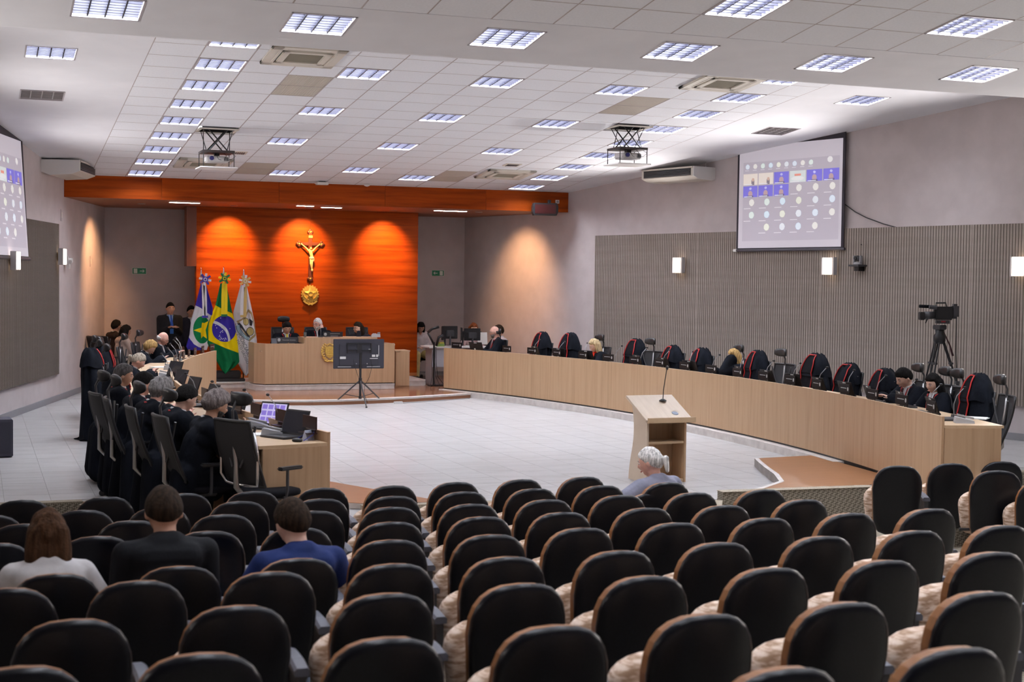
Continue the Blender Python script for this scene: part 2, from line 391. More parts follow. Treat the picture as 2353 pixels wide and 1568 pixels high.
# ---- ceiling: plaster margins, lay-in grid of tiles, slab above
GX0, GY0, PX_, PY_, SL = 2.0386, 17.3824, .6343, .6222, -.0943
NI, NJ = 15, 17
def gxy(i, j): return GX0+i*PX_, GY0+j*PY_
ZU = .14
def slope_slab(mb, x0l, x1l, y0, y1, dz, t, zf=CZ, mi=0):
    """x0l,x1l functions of y"""
    vs = []
    for y in (y0, y1):
        for x in (x0l(y), x1l(y)):
            vs += [(x, y, zf(y)+dz), (x, y, zf(y)+dz+t)]
    # 0:lf 1:lf^ 2:rf 3:rf^ 4:lb 5:lb^ 6:rb 7:rb^
    return mb.add(vs, [(0, 4, 6, 2), (1, 3, 7, 5), (0, 2, 3, 1), (4, 5, 7, 6), (0, 1, 5, 4), (2, 6, 7, 3)], mi)
XR = GX0+NI*PX_-.12; XL = GX0
c = MB()
slope_slab(c, lambda y: LX(y)-.3, lambda y: RX(y)+.3, 13.9, YF+.2, ZU, .15, mi=1)
LP = [(.6, 1.19, 18.55, 19.2), (.6, 1.19, 21.05, 21.7)]; RP = [(12.22, 12.83, 18.3, 18.9), (12.2, 12.81, 20.75, 21.35)]
def margin(xa, xb, holes):
    ys = [13.9]+sum([[h[2], h[3]] for h in holes], [])+[YF+.02]
    for k in range(len(ys)-1):
        if k % 2 == 0: slope_slab(c, xa, xb, ys[k], ys[k+1], 0, .03)
        else:
            h = holes[k//2]; slope_slab(c, xa, lambda y: h[0], ys[k], ys[k+1], 0, .03); slope_slab(c, lambda y: h[1], xb, ys[k], ys[k+1], 0, .03)
margin(lambda y: LX(y)-.2, lambda y: XL-.004, LP)
margin(lambda y: XR+.004, lambda y: RX(y)+.2, RP)
ceil = c.build('ceiling', [CEIL, VOID]); tag(ceil, kind='structure')
# T bars
b = MB()
for i in range(NI+1):
    x = min(gxy(i, 0)[0], XR); slope_slab(b, lambda y: x-.007, lambda y: x+.007, GY0-4*PY_, YF, .001, .006)
for j in range(-4, NJ+2):
    y = gxy(0, j)[1]
    if y < YF: slope_slab(b, lambda q: XL, lambda q: XR, y-.006, y+.006, .0015, .006)
tag(b.build('grid_frame', TBAR, ceil), kind='stuff')
LIGHTC = [(i, j) for i in (1, 13) for j in range(0, 17, 2)] + [(4, 2), (4, 6), (4, 10), (5, 15), (7, 2), (7, 6), (7, 10), (7, 14), (9, 15), (10, 2), (10, 6), (10, 10)]
VENTC = [(3, 3), (3, 4), (4, 14), (4, 15), (11, 3), (11, 4), (10, 14), (10, 15)]
LIFTC = [(2, 9), (12, 6)]
CASS = [((3.92, 18.17), (2, 0)), ((9.87, 18.05), (11, 0))]
ANG = math.atan(.0943)
def tilemesh(w, d, m, name, par):
    return MB().box((0, 0, .012), (w, d, .02)).build(name, m, par)
proto_t = None; skip = set(LIGHTC+VENTC+LIFTC)
cass_rect = [(3.44, 4.40, 17.69, 18.65), (9.39, 10.35, 17.57, 18.53)]
cf1 = atp(405, 378, (0, 17.38, CZ(17.38)), (0, .0943, 1)); CF = []
for (pa, pb) in (((405, 380), (530, 368)), ((1098, 405), (1225, 394))):
    a, q = at_ceil(*pa), at_ceil(*pb); CF.append(((a.x+q.x)/2, (a.y+q.y)/2))
cass_rect += [(x-.48, x+.48, y-.48, y+.48) for x, y in CF]
n = 0
for j in range(-1, NJ+1):
    for i in range(NI):
        if (i, j) in skip: continue
        x, y = gxy(i+.5, j+.5); wx, wy = PX_-.016, PY_-.014; y0, y1 = gxy(0, j)[1], min(gxy(0, j+1)[1], YF)
        if y1-y0 < .1: continue
        x0, x1 = gxy(i, 0)[0], min(gxy(i+1, 0)[0], XR)
        if False and any(a+.02 < x1 and q-.02 > x0 and s+.02 < y1 and t-.02 > y0 and (min(x1, q)-max(x0, a))*(min(y1, t)-max(y0, s)) > .33*.39 for a, q, s, t in cass_rect): continue
        full = (x1-x0 > PX_-.01 and y1-y0 > PY_-.01)
        if full:
            if proto_t is None: o = proto_t = tilemesh(wx, wy, TILEM, 'ceiling_tile', ceil)
            else: o = bpy.data.objects.new('ceiling_tile', proto_t.data); COL.objects.link(o); o.parent = ceil
            o.location = (x, y, CZ(y)); 
        else:
            o = tilemesh(x1-x0-.012, y1-y0-.012, TILEM, 'ceiling_tile', ceil); y = (y0+y1)/2; o.location = ((x0+x1)/2, y, CZ(y))
        o.rotation_euler = (-ANG, 0, 0); n += 1
# nearer ceiling: lower, darker, plaster band with lamps, tiles behind it
c = MB()
BL = [(.81, 1.42), (2.71, 3.32), (4.59, 5.20), (6.49, 7.09), (8.33, 8.93), (10.2, 10.82), (12.08, 12.7)]
BY0, BY1 = 13.06, 13.66
slope_slab(c, lambda y: LX(y)-.3, lambda y: RX(y)+.3, YBACK, 14.1, .14, .12, NZ, mi=1)
slope_slab(c, lambda y: LX(y)-.2, lambda y: RX(y)+.2, BY1, 14.1, 0, .03, NZ)
slope_slab(c, lambda y: LX(y)-.2, lambda y: RX(y)+.2, 12.82, BY0, 0, .03, NZ)
xs = [-6]+sum([[a, q] for a, q in BL], [])+[17]
for k in range(0, len(xs), 2): slope_slab(c, lambda y: xs[k], lambda y: xs[k+1], BY0, BY1, 0, .03, NZ)
c.box((5, 14.13, (NZ(14.1)+5.65)/2), (32, .06, 5.65-NZ(14.1)))
near = c.build('ceiling', [CEIL, VOID]); tag(near, kind='structure')
NG0 = 3.29-.625*12; NANG = math.atan(.1317)
NL = [(6.46, 11.58), (8.93, 11.55)]
pt2 = None
b = MB()
for j in range(0, 27):
    y1 = 12.82-.62*j; y0 = y1-.62
    slope_slab(b, lambda q: -6.4, lambda q: 19.5, y0-.006, y0+.006, .0015, .006, NZ)
    for i in range(0, 44):
        x = NG0+.625*i; 
        if j == 0 : slope_slab(b, lambda q: x-.007, lambda q: x+.007, -4, 12.82, .001, .006, NZ)
        if x < LX(y0)-.3 or x > RX(y0): continue
        if j == 1 and i in (17, 21): continue
        if j < 4 and 1 < x < 12.5:
            if pt2 is None: o = pt2 = tilemesh(.611, .608, TILEM, 'ceiling_tile', near)
            else: o = bpy.data.objects.new('ceiling_tile', pt2.data); COL.objects.link(o); o.parent = near
            o.location = (x+.3125, (y0+y1)/2, NZ((y0+y1)/2)); o.rotation_euler = (-NANG, 0, 0)
tag(b.build('grid_frame', TBAR, near), kind='stuff')
b = MB()
for j in range(0, 27):
    y1 = 12.82-.62*j; y0 = y1-.62
    for i in range(0, 44):
        x = NG0+.625*i
        if x < LX(y0)-.3 or x > RX(y0) or (j == 1 and i in (17, 21)) or (j in (4, 7, 10, 13, 16, 19) and i in (9, 13, 17, 21, 25)) or (j < 4 and 1 < x < 12.5): continue
        yc = (y0+y1)/2; b.box((x+.3125, yc, NZ(yc)+.012), (.611, .608, .02), rx=-NANG)
tag(b.build('rear_ceiling_tiles', TILEM, near), kind='stuff')

# ---- louvre lamps
def make_lamp(w, d, on=True):
    t = thing('ceiling_lamp', 'x', 'ceiling light')
    fr = MB()
    for sx in (-1, 1): fr.box((sx*(w/2-.009), 0, .02), (.018, d, .05))
    for sy in (-1, 1): fr.box((0, sy*(d/2-.009), .02), (w, .018, .05))
    fr.build('frame', LFRAME, t)
    MB().box((0, 0, .095), (w-.02, d-.02, .01)).build('tube_panel', TUBE if on else TUBEOFF, t)
    lv = MB()
    for k in range(1, 4): lv.box((-w/2+w*k/4, 0, .03), (.014, d-.03, .045))
    for k in range(1, 8): lv.box((0, -d/2+d*k/8, .025), (w-.03, .013, .034))
    lv.build('louvre', BLADE if on else mat('louvre_unlit', (.32, .30, .30), .4), t)
    return t
lamp = make_lamp(PX_-.02, PY_-.016); lamp_off = make_lamp(.6, .6, False)
index_kids()
used = [0, 0]
def put_lamp(x, y, zf, ang, label, group, off=False):
    k = 1 if off else 0; src = (lamp, lamp_off)[k]; o = src if used[k] == 0 else dup(src); used[k] += 1
    place(o, (x, y, zf(y)), 0, label, group); o.rotation_euler = (-ang, 0, 0); return o
cn = {1: 'left-hand column of lamps', 13: 'right-hand column of lamps', 4: 'second lamp column from the left', 7: 'middle lamp column', 10: 'second lamp column from the right', 5: 'fascia row', 9: 'fascia row'}
for (i, j) in LIGHTC:
    x, y = gxy(i+.5, j+.5)
    if i in (1, 13): lab = f'louvre lamp, {cn[i]}, {ordn(j//2)} from the front beam'
    elif j >= 14: lab = 'square louvre lamp near the wooden fascia, ' + {5: 'left', 7: 'middle', 9: 'right'}[i]+' one of three'
    else: lab = f'louvre lamp, {cn[i]}, {ordn((j-2)//4)} from the front beam'
    put_lamp(x, y, CZ, ANG, lab, 'louvre lamps in the tiled ceiling')
put_lamp(.895, 18.875, CZ, ANG, 'louvre lamp in the left plaster margin, lit and nearer one', 'lamps in the plaster margins')
put_lamp(.895, 21.375, CZ, ANG, 'unlit louvre lamp in the left plaster margin above the screen', 'lamps in the plaster margins', True)
put_lamp(12.525, 18.6, CZ, ANG, 'lit louvre lamp in the right plaster margin', 'lamps in the plaster margins')
put_lamp(12.505, 21.05, CZ, ANG, 'dim brownish louvre lamp in the plaster above the right screen', 'lamps in the plaster margins', True)
for k, (a, q) in enumerate(BL):
    put_lamp((a+q)/2, 13.36, NZ, NANG, f'large louvre lamp in the plaster beam, {ordn(k)} from the left', 'louvre lamps in the front beam')
put_lamp(NG0+.625*17.5, 12.82-.62*1.5, NZ, NANG, 'louvre lamp cut by the top edge, left one among grey tiles', 'lamps in the nearer ceiling')
put_lamp(NG0+.625*21.5, 12.82-.62*1.5, NZ, NANG, 'louvre lamp at the top right corner among grey tiles', 'lamps in the nearer ceiling')

for j_ in (4, 7, 10, 13, 16, 19):  # unseen lamp rows added to brighten the seats, desk end and nearer ceiling
    for i_ in (9, 13, 17, 21, 25):
        yy = 12.82-.62*(j_+.5); put_lamp(NG0+.625*(i_+.5), yy, NZ, NANG, f'added unseen louvre lamp over the seats, {ordn((j_-4)//3)} row, {ordn((i_-9)//4)} from the left', 'added fill lamps over the audience')
# ---- perforated return-air grilles, cassettes, small vents
for k in range(0, 8, 2):
    (i, j) = VENTC[k]; x, y = gxy(i+.5, j+1)
    t = thing('air_grille', ['beige return-air grille beside the left cassette air conditioner', 'beige return-air grille near the wooden fascia, left one', 'beige return-air grille by the right cassette air conditioner', 'beige return-air grille near the wooden fascia, right one'][k//2], 'vent', (x, y, CZ(y)), 0, 'return-air grilles')
    t.rotation_euler = (-ANG, 0, 0)
    for s in (-1, 1):
        g = MB(); g.box((0, s*PY_/2, .012), (PX_-.02, PY_-.02, .012)); g.build('grille_panel', GRILLE2, t)
        l = MB()
        for q in range(28): l.box((-PX_/2+.03+q*.0212, s*PY_/2, .003), (.009, PY_-.04, .006))
        tag(l.build('slats', GRILLE, t), kind='stuff')
def cassette(x, y, label):
    t = thing('cassette_air_conditioner', label, 'air conditioner', (x, y, CZ(y)), 0, 'cassette air conditioners'); t.rotation_euler = (-ANG, 0, 0)
    f = MB(); 
    for sx in (-1, 1): f.box((sx*.40, 0, -.015), (.15, .95, .04), b=.01)
    for sy in (-1, 1): f.box((0, sy*.40, -.015), (.95, .15, .04), b=.01)
    f.build('frame', CREAMP, t)
    for sx in (-1, 1): MB().box((sx*.325, 0, -.004), (.03, .56, .02)).build('air_slot', GREYDARK, t); MB().box((sx*.345, 0, -.03), (.05, .56, .006), ry=sx*.35).build('flap', CREAMP, t)
    for sy in (-1, 1): MB().box((0, sy*.325, -.004), (.56, .03, .02)).build('air_slot', GREYDARK, t); MB().box((0, sy*.345, -.03), (.56, .05, .006), rx=-sy*.35).build('flap', CREAMP, t)
    p = MB(); 
    for s in (-1, 1): p.box((s*.265, 0, -.03), (.09, .62, .03), b=.008); p.box((0, s*.265, -.03), (.62, .09, .03), b=.008)
    p.build('centre_panel', CREAMP, t)
    MB().box((0, 0, -.018), (.46, .46, .008)).build('filter_back', mat('filter_brown', (.10, .085, .06), .8), t)
    g = MB()
    for q in range(22): g.box((0, -.22+q*.021, -.026), (.46, .008, .01))
    tag(g.build('filter_grille', mat('filter_slat', (.30, .27, .21), .7), t), kind='stuff')
for (x, y), l in zip([(3.92, 18.17), (9.87, 18.05)]+CF, ['cream cassette air conditioner beside the plaster beam, left', 'cream cassette air conditioner beside the plaster beam, right', 'cassette air conditioner behind the left hanging projector', 'cassette air conditioner in front of the fascia, right of centre']): cassette(x, y, l)
for px, py, l in ((547, 351, 'small square vent beside the left projector lift'), (1177, 379, 'small square vent in the ceiling right of centre')):
    q = at_ceil(px, py); t = thing('small_vent', l, 'vent', q); t.rotation_euler = (-ANG, 0, 0)
    f = MB(); f.box((0, 0, -.003), (.30, .26, .012)); f.build('frame', CREAMP, t); f = MB()
    for k in range(7): f.box((-.10+k*.033, 0, -.011), (.02, .18, .006))
    tag(f.build('slots', GREYDARK, t), kind='stuff')

# ---- fascia, soffit, wood wall, pillar
fx0, fx1 = LX(YF)+.0, RX(YF)-.0
fas = MB().box(((fx0+fx1)/2, YF+.07, (SZ+CZ(YF))/2+.03), (fx1-fx0, .10, CZ(YF)-SZ-.02)).build('wall_fascia', CHERRY); tag(fas, kind='structure')
cuts = [fx0, 3.35, 5.6, 7.75, 9.9, fx1]
for k in range(5): MB().box(((cuts[k]+cuts[k+1])/2, YF+.012, (SZ+CZ(YF))/2), (cuts[k+1]-cuts[k]-.006, .024, CZ(YF)-SZ), ).build('veneer_board', CHERRY, fas)
sof = MB().prism([(LX(YF)-.1, YF+.02), (RX(YF)+.1, YF+.02), (RX(YB), YB), (LX(YB), YB)], SZ, SZ+.05).build('ceiling_soffit', mat('soffit_veneer', (.25, .09, .035), .5, fn=grain_fn((1, 12, 1), (.20, .06, .02), (.25, .08, .03), (.30, .10, .04)))); tag(sof, kind='structure')
wx0, wx1 = aty(451, 600, YW).x, aty(959.5, 690, YW).x; wm = aty(713, 600, YW).x
ww = MB().box(((wx0+wx1)/2, YW+.12, (SZ+.2)/2), (wx1-wx0, .20, SZ-.2)).build('wall_wood', CHERRY); tag(ww, kind='structure')
zz = .27
while zz < SZ-.02:
    z1 = min(zz+.535, SZ-.002)
    for a, q in ((wx0, wm), (wm, wx1)): MB().box(((a+q)/2, YW+.012, (zz+z1)/2), (q-a-.003, .024, z1-zz-.003)).build('veneer_panel', CHERRY, ww)
    zz += .535
MB().box(((wx0+wx1)/2, YW+.01, .235), (wx1-wx0, .03, .066)).build('plinth_board', mat('plinth_wood', (.45, .16, .05), .4), ww)
pil = MB().box((wx0-.10, YW+.15, (2.53+SZ)/2), (.2, .35, SZ-2.53)).build('wall_pillar', mat('dark_cherry', (.12, .03, .012), .5)); tag(pil, kind='structure')
# soffit downlights and strips
DL = [(325, 468, 0), (533, 474, 1), (722, 476, 1), (915, 482, 1), (1100, 487, 0)]
for k, (px, py, wall) in enumerate(DL):
    q = atz(px, py, SZ-.002); 
    if wall: q.y = YW-.80
    t = thing('downlight', ['round warm downlight in the wooden soffit, far left', 'round downlight washing the wood wall, left', 'round downlight above the crucifix', 'round downlight washing the wood wall, right', 'round warm downlight in the wooden soffit, far right'][k], 'ceiling light', q, 0, 'soffit downlights')
    MB().lathe([(.05, 0), (.075, 0), (.08, -.006), (.075, -.012), (.055, -.012)], n=20).build('ring', ALU, t)
    MB().lathe([(.001, -.006), (.05, -.006), (.05, -.003), (.001, -.003)], n=16).build('bulb', WARM, t)
    ld = bpy.data.lights.new('spot', 'SPOT'); ld.energy = SPOT_W*(1.0 if wall else .62); ld.color = (1, .50, .13) if wall else (1, .52, .24); ld.spot_size = R(74 if wall else 80); ld.spot_blend = .9; ld.shadow_soft_size = .04
    lo = bpy.data.objects.new('spot_beam', ld); COL.objects.link(lo); lo.location = (0, 0, -.02); lo.parent = t
    tgt = Vector((q.x, YW, 2.95)) if wall else (Vector((LX(30.3)+.1, 30.6, 2.4)) if px < 500 else Vector((RX(29.2)-.05, 29.6, 2.2)))
    lo.rotation_euler = (tgt-q).to_track_quat('-Z', 'Y').to_euler()
for k, (pa, pb) in enumerate((((388, 464.5), (460, 466.5)), ((683, 472), (720, 474)), ((735, 476.5), (788, 477)), ((1000, 483), (1070, 486)))):
    a, q = atz(*pa, SZ), atz(*pb, SZ); c = (a+q)/2
    t = thing('strip_light', ['long white strip light in the soffit, left', 'short strip light near the crucifix downlight', 'strip light in the soffit, above the wood wall', 'thin strip light in the soffit, right'][k], 'ceiling light', (c.x, c.y, SZ), 0, 'soffit strip lights')
    L = abs(q.x-a.x); MB().box((0, 0, -.004), (L, .14, .008)).build('frame', WHITEP, t); MB().box((0, 0, -.009), (L-.03, .10, .004)).build('diffuser', STRIP, t)

# ---- raised platforms before the bench
pts = [(4.05, 27.2), (4.41, 26.09), (5.0, 25.83), (5.76, 25.70), (6.3, 25.72), (6.9, 25.83), (7.8, 26.1), (8.7, 26.5), (9.5, 26.93)]
P1Z = .09
pl = MB().prism(pts+[(9.5, 28.5), (10.5, YB-.02), (3.2, YB-.02), (4.05, 28)], .001, P1Z-.012).build('low_platform', mat('riser_brown', (.26, .11, .055), .3))
tag(pl, 'low brown curved platform under the judges\' bench', 'platform')
MB().prism(pts+[(9.5, 28.5), (10.5, YB-.02), (3.2, YB-.02), (4.05, 28)], P1Z-.012, P1Z).build('glossy_top', BROWNFL, pl)
b = MB()
for k in range(len(pts)-1):
    (xa, ya), (xb, yb) = pts[k], pts[k+1]; d = Vector((xb-xa, yb-ya, 0)).normalized(); nn = Vector((-d.y, d.x, 0))*.13
    b.prism([(xa, ya-.012), (xb, yb-.012), (xb+nn.x, yb+nn.y), (xa+nn.x, ya+nn.y)], P1Z-.03, P1Z+.003)
b.build('pale_nosing', NOSING, pl)
a = atz(608, 885, .2); q = atz(908, 882, .2)
BX0, BX1, BY = a.x, q.x, (a.y+q.y)/2
p2 = [(2.9, 29.0), (BX0-.25, 29.0), (BX0-.17, BY+.12), (BX0, BY-.01), (BX1, BY-.01), (BX1, 28.9), (8.85, 28.9), (8.95, 29.15), (8.95, YW), (8.95, YB-.05), (2.9, YB-.05)]
tp = MB().prism(p2, P1Z, .2-.02).build('bench_platform', NOSING); tag(tp, 'pale stone step carrying the judges\' bench', 'platform')
b = MB(); b.prism([(x, y-.012) for x, y in p2], .2-.02, .2); b.build('step_top', NOSING, tp)
for k in range(10):
    x0_ = BX0+k*(BX1-BX0)/9
    MB().box((x0_+.145, BY-.013, .135), (.29, .006, .078)).build('riser_tile', NOSING, tp) if k < 9 else None
# ---- side platforms of the court: brown tops with pale kerbs
def side_platform(poly, top, label, kerb, h=.1):
    o = MB().prism(poly, .0008, h-.004).build('side_platform', NOSING); tag(o, label, 'platform', 'brown side platforms')
    MB().prism([(p_[0], p_[1]) for p_ in top], h-.004, h).build('brown_top', BROWNFL2, o)
    b = MB()
    for k in range(len(kerb)-1):
        (xa, ya), (xb, yb) = kerb[k], kerb[k+1]; d = Vector((xb-xa, yb-ya, 0)).normalized(); nn = Vector((d.y, -d.x, 0))*.055
        b.prism([(xa, ya), (xb, yb), (xb+nn.x, yb+nn.y), (xa+nn.x, ya+nn.y)], 0, h+.002)
    b.build('kerb', NOSING, o)
_q1 = _e2+_n+_d*.45; _q2 = _e3+_n
cur = [(_q1.x, _q1.y), (8.42, 13.95), (8.68, 14.5), (8.9, 15.1), (9.1, 15.6), (9.22, 15.88)]
side_platform(cur+[(10.15, 15.98), (9.9, 14.0), (_q2.x, _q2.y)], cur+[(10.15, 15.98), (9.9, 14.0), (_q2.x, _q2.y)], 'brown platform with a pale curved kerb at the right desk', [(x, y) for x, y in cur]+[])
lf = [(4.75, 13.82), (4.39, 13.94), (3.65, 15.59), (3.2, 16.9), (2.75, 16.9), (2.95, 14.4), (3.72, 13.85)]
side_platform(lf, lf, 'reddish brown platform beside the left desk', [], .06)
MB().prism([(3.6, 13.78), (4.95, 13.68), (4.95, 13.8), (3.6, 13.9)], 0, .05).build('trim_3', CARPET2)
bpy.data.objects['trim_3']['kind'] = 'structure'

# ---- acoustic panels with vertical ribs
RW = Vector((-.278, 1, 0)).normalized(); RN = Vector((-1, -.278, 0)).normalized()
LW = Vector((.276, 1, 0)).normalized(); LN = Vector((1, -.276, 0)).normalized()
def on_wall(p, n, off=0): return Vector((p.x, p.y, p.z)) + n*off
def acoustic(X, n, y0, y1, z0, z1, label, segs):
    root = thing('acoustic_panel', label, 'panel', (X(y0), y0, 0), face_rot(n))
    L = math.hypot(y1-y0, X(y1)-X(y0)); s = -1 if n.x < 0 else 1   # local +X direction along the wall
    # local frame: +Y into room; local X = rotate
    c, sn = math.cos(root.rotation_euler.z), math.sin(root.rotation_euler.z)
    dirx = 1 if (X(y1)-X(y0))*c+(y1-y0)*sn > 0 else -1
    for k in range(segs):
        a, q = L*k/segs, L*(k+1)/segs
        MB().box((dirx*(a+q)/2, .022, (z0+z1)/2), (q-a-.004, .044, z1-z0)).build('panel_board', TAUPE, root)
        r = MB(); nb = int((q-a)/.052)
        for i in range(nb): 
            xx = dirx*(a+.02+(i+.5)*(q-a-.04)/nb)
            r.box((xx, .048, (z0+z1)/2), (.012, .006, z1-z0-.004))
        tag(r.build('ribs', GROOVE, root), kind='stuff')
yl = at_right(1365, 600, .05).y
acoustic(RX, RN, yl, 12.5, .52, 3.26, 'taupe ribbed acoustic panel covering the right wall', 5)
yl2 = at_left(137, 700, .05).y
acoustic(LX, LN, yl2, 9.0, .50, 3.24, 'taupe ribbed acoustic panel covering the left wall', 4)
# ================================================================== DESKS, BENCH, LECTERN
def arc_pt(side, r, a):
    return (RCX+r*math.cos(a), RCY+r*math.sin(a)) if side == 'r' else (LCX-r*math.cos(a), LCY+r*math.sin(a))
def arc_band(mb, side, r0, r1, a0, a1, z0, z1, n, mi=0):
    ps = [a0+(a1-a0)*k/n for k in range(n+1)]
    return mb.rings([[(*arc_pt(side, r, a), z) for (r, z) in ((r0, z0), (r1, z0), (r1, z1), (r0, z1))] for a in ps], True, True, mi)
def ang_of(p, side): return math.atan2(p.y-RCY, p.x-RCX) if side == 'r' else math.atan2(p.y-LCY, LCX-p.x)
RA0, RA1 = R(-16.35), ang_of(at_arc(1020, 800, 'r', 0), 'r')
LA0, LA1 = R(-11.5), R(21.5)
def desk(side, a0, a1, r, label, zb, nseg):
    t = thing('curved_desk', label, 'desk')
    for k in range(nseg):
        q0, q1 = a0+(a1-a0)*k/nseg, a0+(a1-a0)*(k+1)/nseg
        b = MB(); arc_band(b, side, r, r+.028, q0+.00006, q1-.00006, zb, .935, 8); b.build('front_panel', OAK, t)
        b = MB(); arc_band(b, side, r+.028, r+.67, q0, q1, .817, .845, 8); b.build('desk_top', OAKH, t)
        b = MB(); arc_band(b, side, r+.03, r+.64, q0-.0004, q0+.0007, zb, .817, 1); b.build('end_panel' if k == 0 else 'divider', OAK, t)
    b = MB(); arc_band(b, side, r+.03, r+.64, a1-.0011, a1, zb, .817, 1); b.build('end_panel', OAK, t)
    b = MB(); arc_band(b, side, r-.002, r+.030, a0, a1, .935, .9375, 48); b.build('edge_band', OAKH, t)
    return t
desk('r', RA0, RA1, RCR, 'long curved light oak desk sweeping along the right of the court', .13, 9)
dl = desk('l', LA0, LA1, LCR, 'long curved light oak desk on the left of the court', .012, 8)
b = MB(); arc_band(b, 'r', RCR-.12, RCR+.85, R(-9.5), RA1, 0, .105, 40); kb = b.build('stone_kerb', NOSING); tag(kb, 'pale stone kerb under the right curved desk', 'kerb')
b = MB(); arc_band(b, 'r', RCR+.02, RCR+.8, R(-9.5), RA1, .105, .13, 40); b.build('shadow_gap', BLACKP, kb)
b = MB(); arc_band(b, 'r', RCR+.02, RCR+.8, R(-16.3), R(-9.52), .001, .13, 10); tag(b.build('plinth', BLACKP), 'black plinth under the near end of the right desk', 'plinth')

# judges' bench
bt = thing('judges_bench', 'oak judges\' bench with raised middle, in front of the wood wall', 'desk', (BX0, BY, .2))
def zof(px, py, Y): return aty(px, py, Y).z-.2
W_ = BX1-BX0; zl = zof(640, 790, BY); zc = zof(730, 776, BY); xs1 = aty(701, 780, BY).x-BX0; xs2 = aty(866, 780, BY).x-BX0
MB().box((xs1/2, .015, zl/2+.01), (xs1, .03, zl-.02)).build('front_panel', OAK, bt)
MB().box(((xs1+xs2)/2, .015, zc/2+.01), (xs2-xs1-.003, .032, zc-.02)).build('front_panel', OAK, bt)
MB().box(((xs2+W_)/2, .015, zl/2+.01), (W_-xs2, .03, zl-.02)).build('front_panel', OAK, bt)
b = MB(); b.prism([(-.17, .30), (0, .0), (.03, .03), (-.13, .32)], .02, zl); b.prism([(-.17, .30), (-.13, .32), (-.13, .9), (-.17, .9)], .02, zl); b.build('side_panel', OAK, bt)
b = MB(); b.box((W_-.015, .4, zl/2), (.03, .75, zl-.02)); b.build('side_panel', OAK, bt)
for x in (xs1, xs2): MB().box((x, .3, (zl+zc)/2), (.03, .55, zc-zl)).build('step_panel', OAK, bt)
MB().box((xs1/2-.03, .38, zl-.16), (xs1+.10, .60, .03)).build('desk_top', OAKH, bt)
MB().box(((xs1+xs2)/2, .36, zc-.02), (xs2-xs1, .68, .03)).build('desk_top', OAKH, bt)
MB().box(((xs2+W_)/2, .36, zl-.06), (W_-xs2, .66, .03)).build('desk_top', OAKH, bt)
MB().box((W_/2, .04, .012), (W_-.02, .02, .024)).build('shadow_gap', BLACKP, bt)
q0 = aty(909, 850, BY+.35); q1 = aty(941, 850, BY+.35)
ct = thing('low_cabinet', 'low oak cabinet beside the judges\' bench', 'cabinet', ((q0.x+q1.x)/2, BY+.55, P1Z))
wz = q1.x-q0.x; MB().box((0, 0, .37), (wz, .40, .74)).build('body', OAK, ct); MB().box((0, -.21, .38), (wz-.01, .02, .70)).build('door', OAK, ct); MB().box((0, 0, .75), (wz+.02, .43, .025)).build('top', OAKH, ct); MB().box((0, 0, .01), (wz-.04, .36, .02)).build('plinth', BLACKP, ct)
bpy.data.objects[ct.name].location.y = BY+.56; 
# gilded emblems
def emblem_round(name, label, loc, r):
    t = thing(name, label, 'emblem', loc)
    n = 20; p = []
    for k in range(2*n):
        a = 2*PI*k/(2*n)+PI/2; rr = r*(1 if k % 2 == 0 else .86); p.append((rr*math.cos(a), rr*math.sin(a)))
    b = MB(); b.T = Matrix.Rotation(PI/2, 4, 'X'); b.prism(p, 0, .03); b.build('sunburst', GOLD, t)
    b = MB(); b.T = Matrix.Rotation(PI/2, 4, 'X')
    st = [((r*.80 if k % 2 == 0 else r*.36)*math.cos(PI/2+PI*k/5), (r*.80 if k % 2 == 0 else r*.36)*math.sin(PI/2+PI*k/5)) for k in range(10)]
    vs = [(x, y, .035) for x, y in st]+[(0, 0, .085)]; b.add(vs+[(x, y, .02) for x, y in st], [(k, (k+1) % 10, 10) for k in range(10)]+[(k, 11+k, 11+(k+1) % 10, (k+1) % 10) for k in range(10)]); b.build('star', GOLD, t)
    b = MB(); b.T = Matrix.Rotation(PI/2, 4, 'X'); b.lathe([(.001, .08), (r*.20, .085), (r*.24, .10), (r*.28, .085), (r*.30, .06)], n=24); b.build('disc', GOLD, t)
    for s in (-1, 1):
        for k in range(9):
            a = R(-90+s*(18+k*13)); c = (r*.60*math.cos(a)*(1+.04*k), -.05, r*.62*math.sin(a)*1.02)
            MB().ell(c, (r*.10, .018, r*.055), Matrix.Rotation(-a-s*.9, 3, 'Y'), 8, 6).build('leaf', GOLD, t, smooth=True)
    b = MB()
    pts = [Vector((r*1.02*math.sin(x)*.95, -.05, -r*1.12*math.cos(x)*.98+.03*r)) for x in np.linspace(-.85, .85, 11)]
    for k in range(10): b.box((pts[k]+pts[k+1])/2, ((pts[k+1]-pts[k]).length, .02, r*.16), ry=-math.atan2(pts[k+1].z-pts[k].z, pts[k+1].x-pts[k].x))
    b.build('ribbon', GOLD, t)
    b = MB(); b.cyl((-r*.22, -.06, -r*.95), (r*.22, -.06, -r*1.18), .012); b.cyl((r*.22, -.06, -r*.95), (-r*.22, -.06, -r*1.18), .012); b.build('knot', GOLD, t)
    return t
e = aty(712, 676, YW-.01); emblem_round('gilded_emblem', 'round gilded relief emblem on the wood wall below the crucifix', (e.x, YW-.005, e.z), .20)
e = aty(757.5, 809, BY-.01); t = thing('gilded_shield', 'gilded shield relief on the bench front, half hidden by the screen', 'emblem', (e.x, BY-.003, e.z))
b = MB(); b.T = Matrix.Rotation(PI/2, 4, 'X'); sh = [(-.09, .10), (0, .115), (.09, .10), (.095, 0), (.07, -.08), (0, -.13), (-.07, -.08), (-.095, 0)]; b.prism(sh, 0, .03); b.build('shield', GOLD, t)
b = MB()
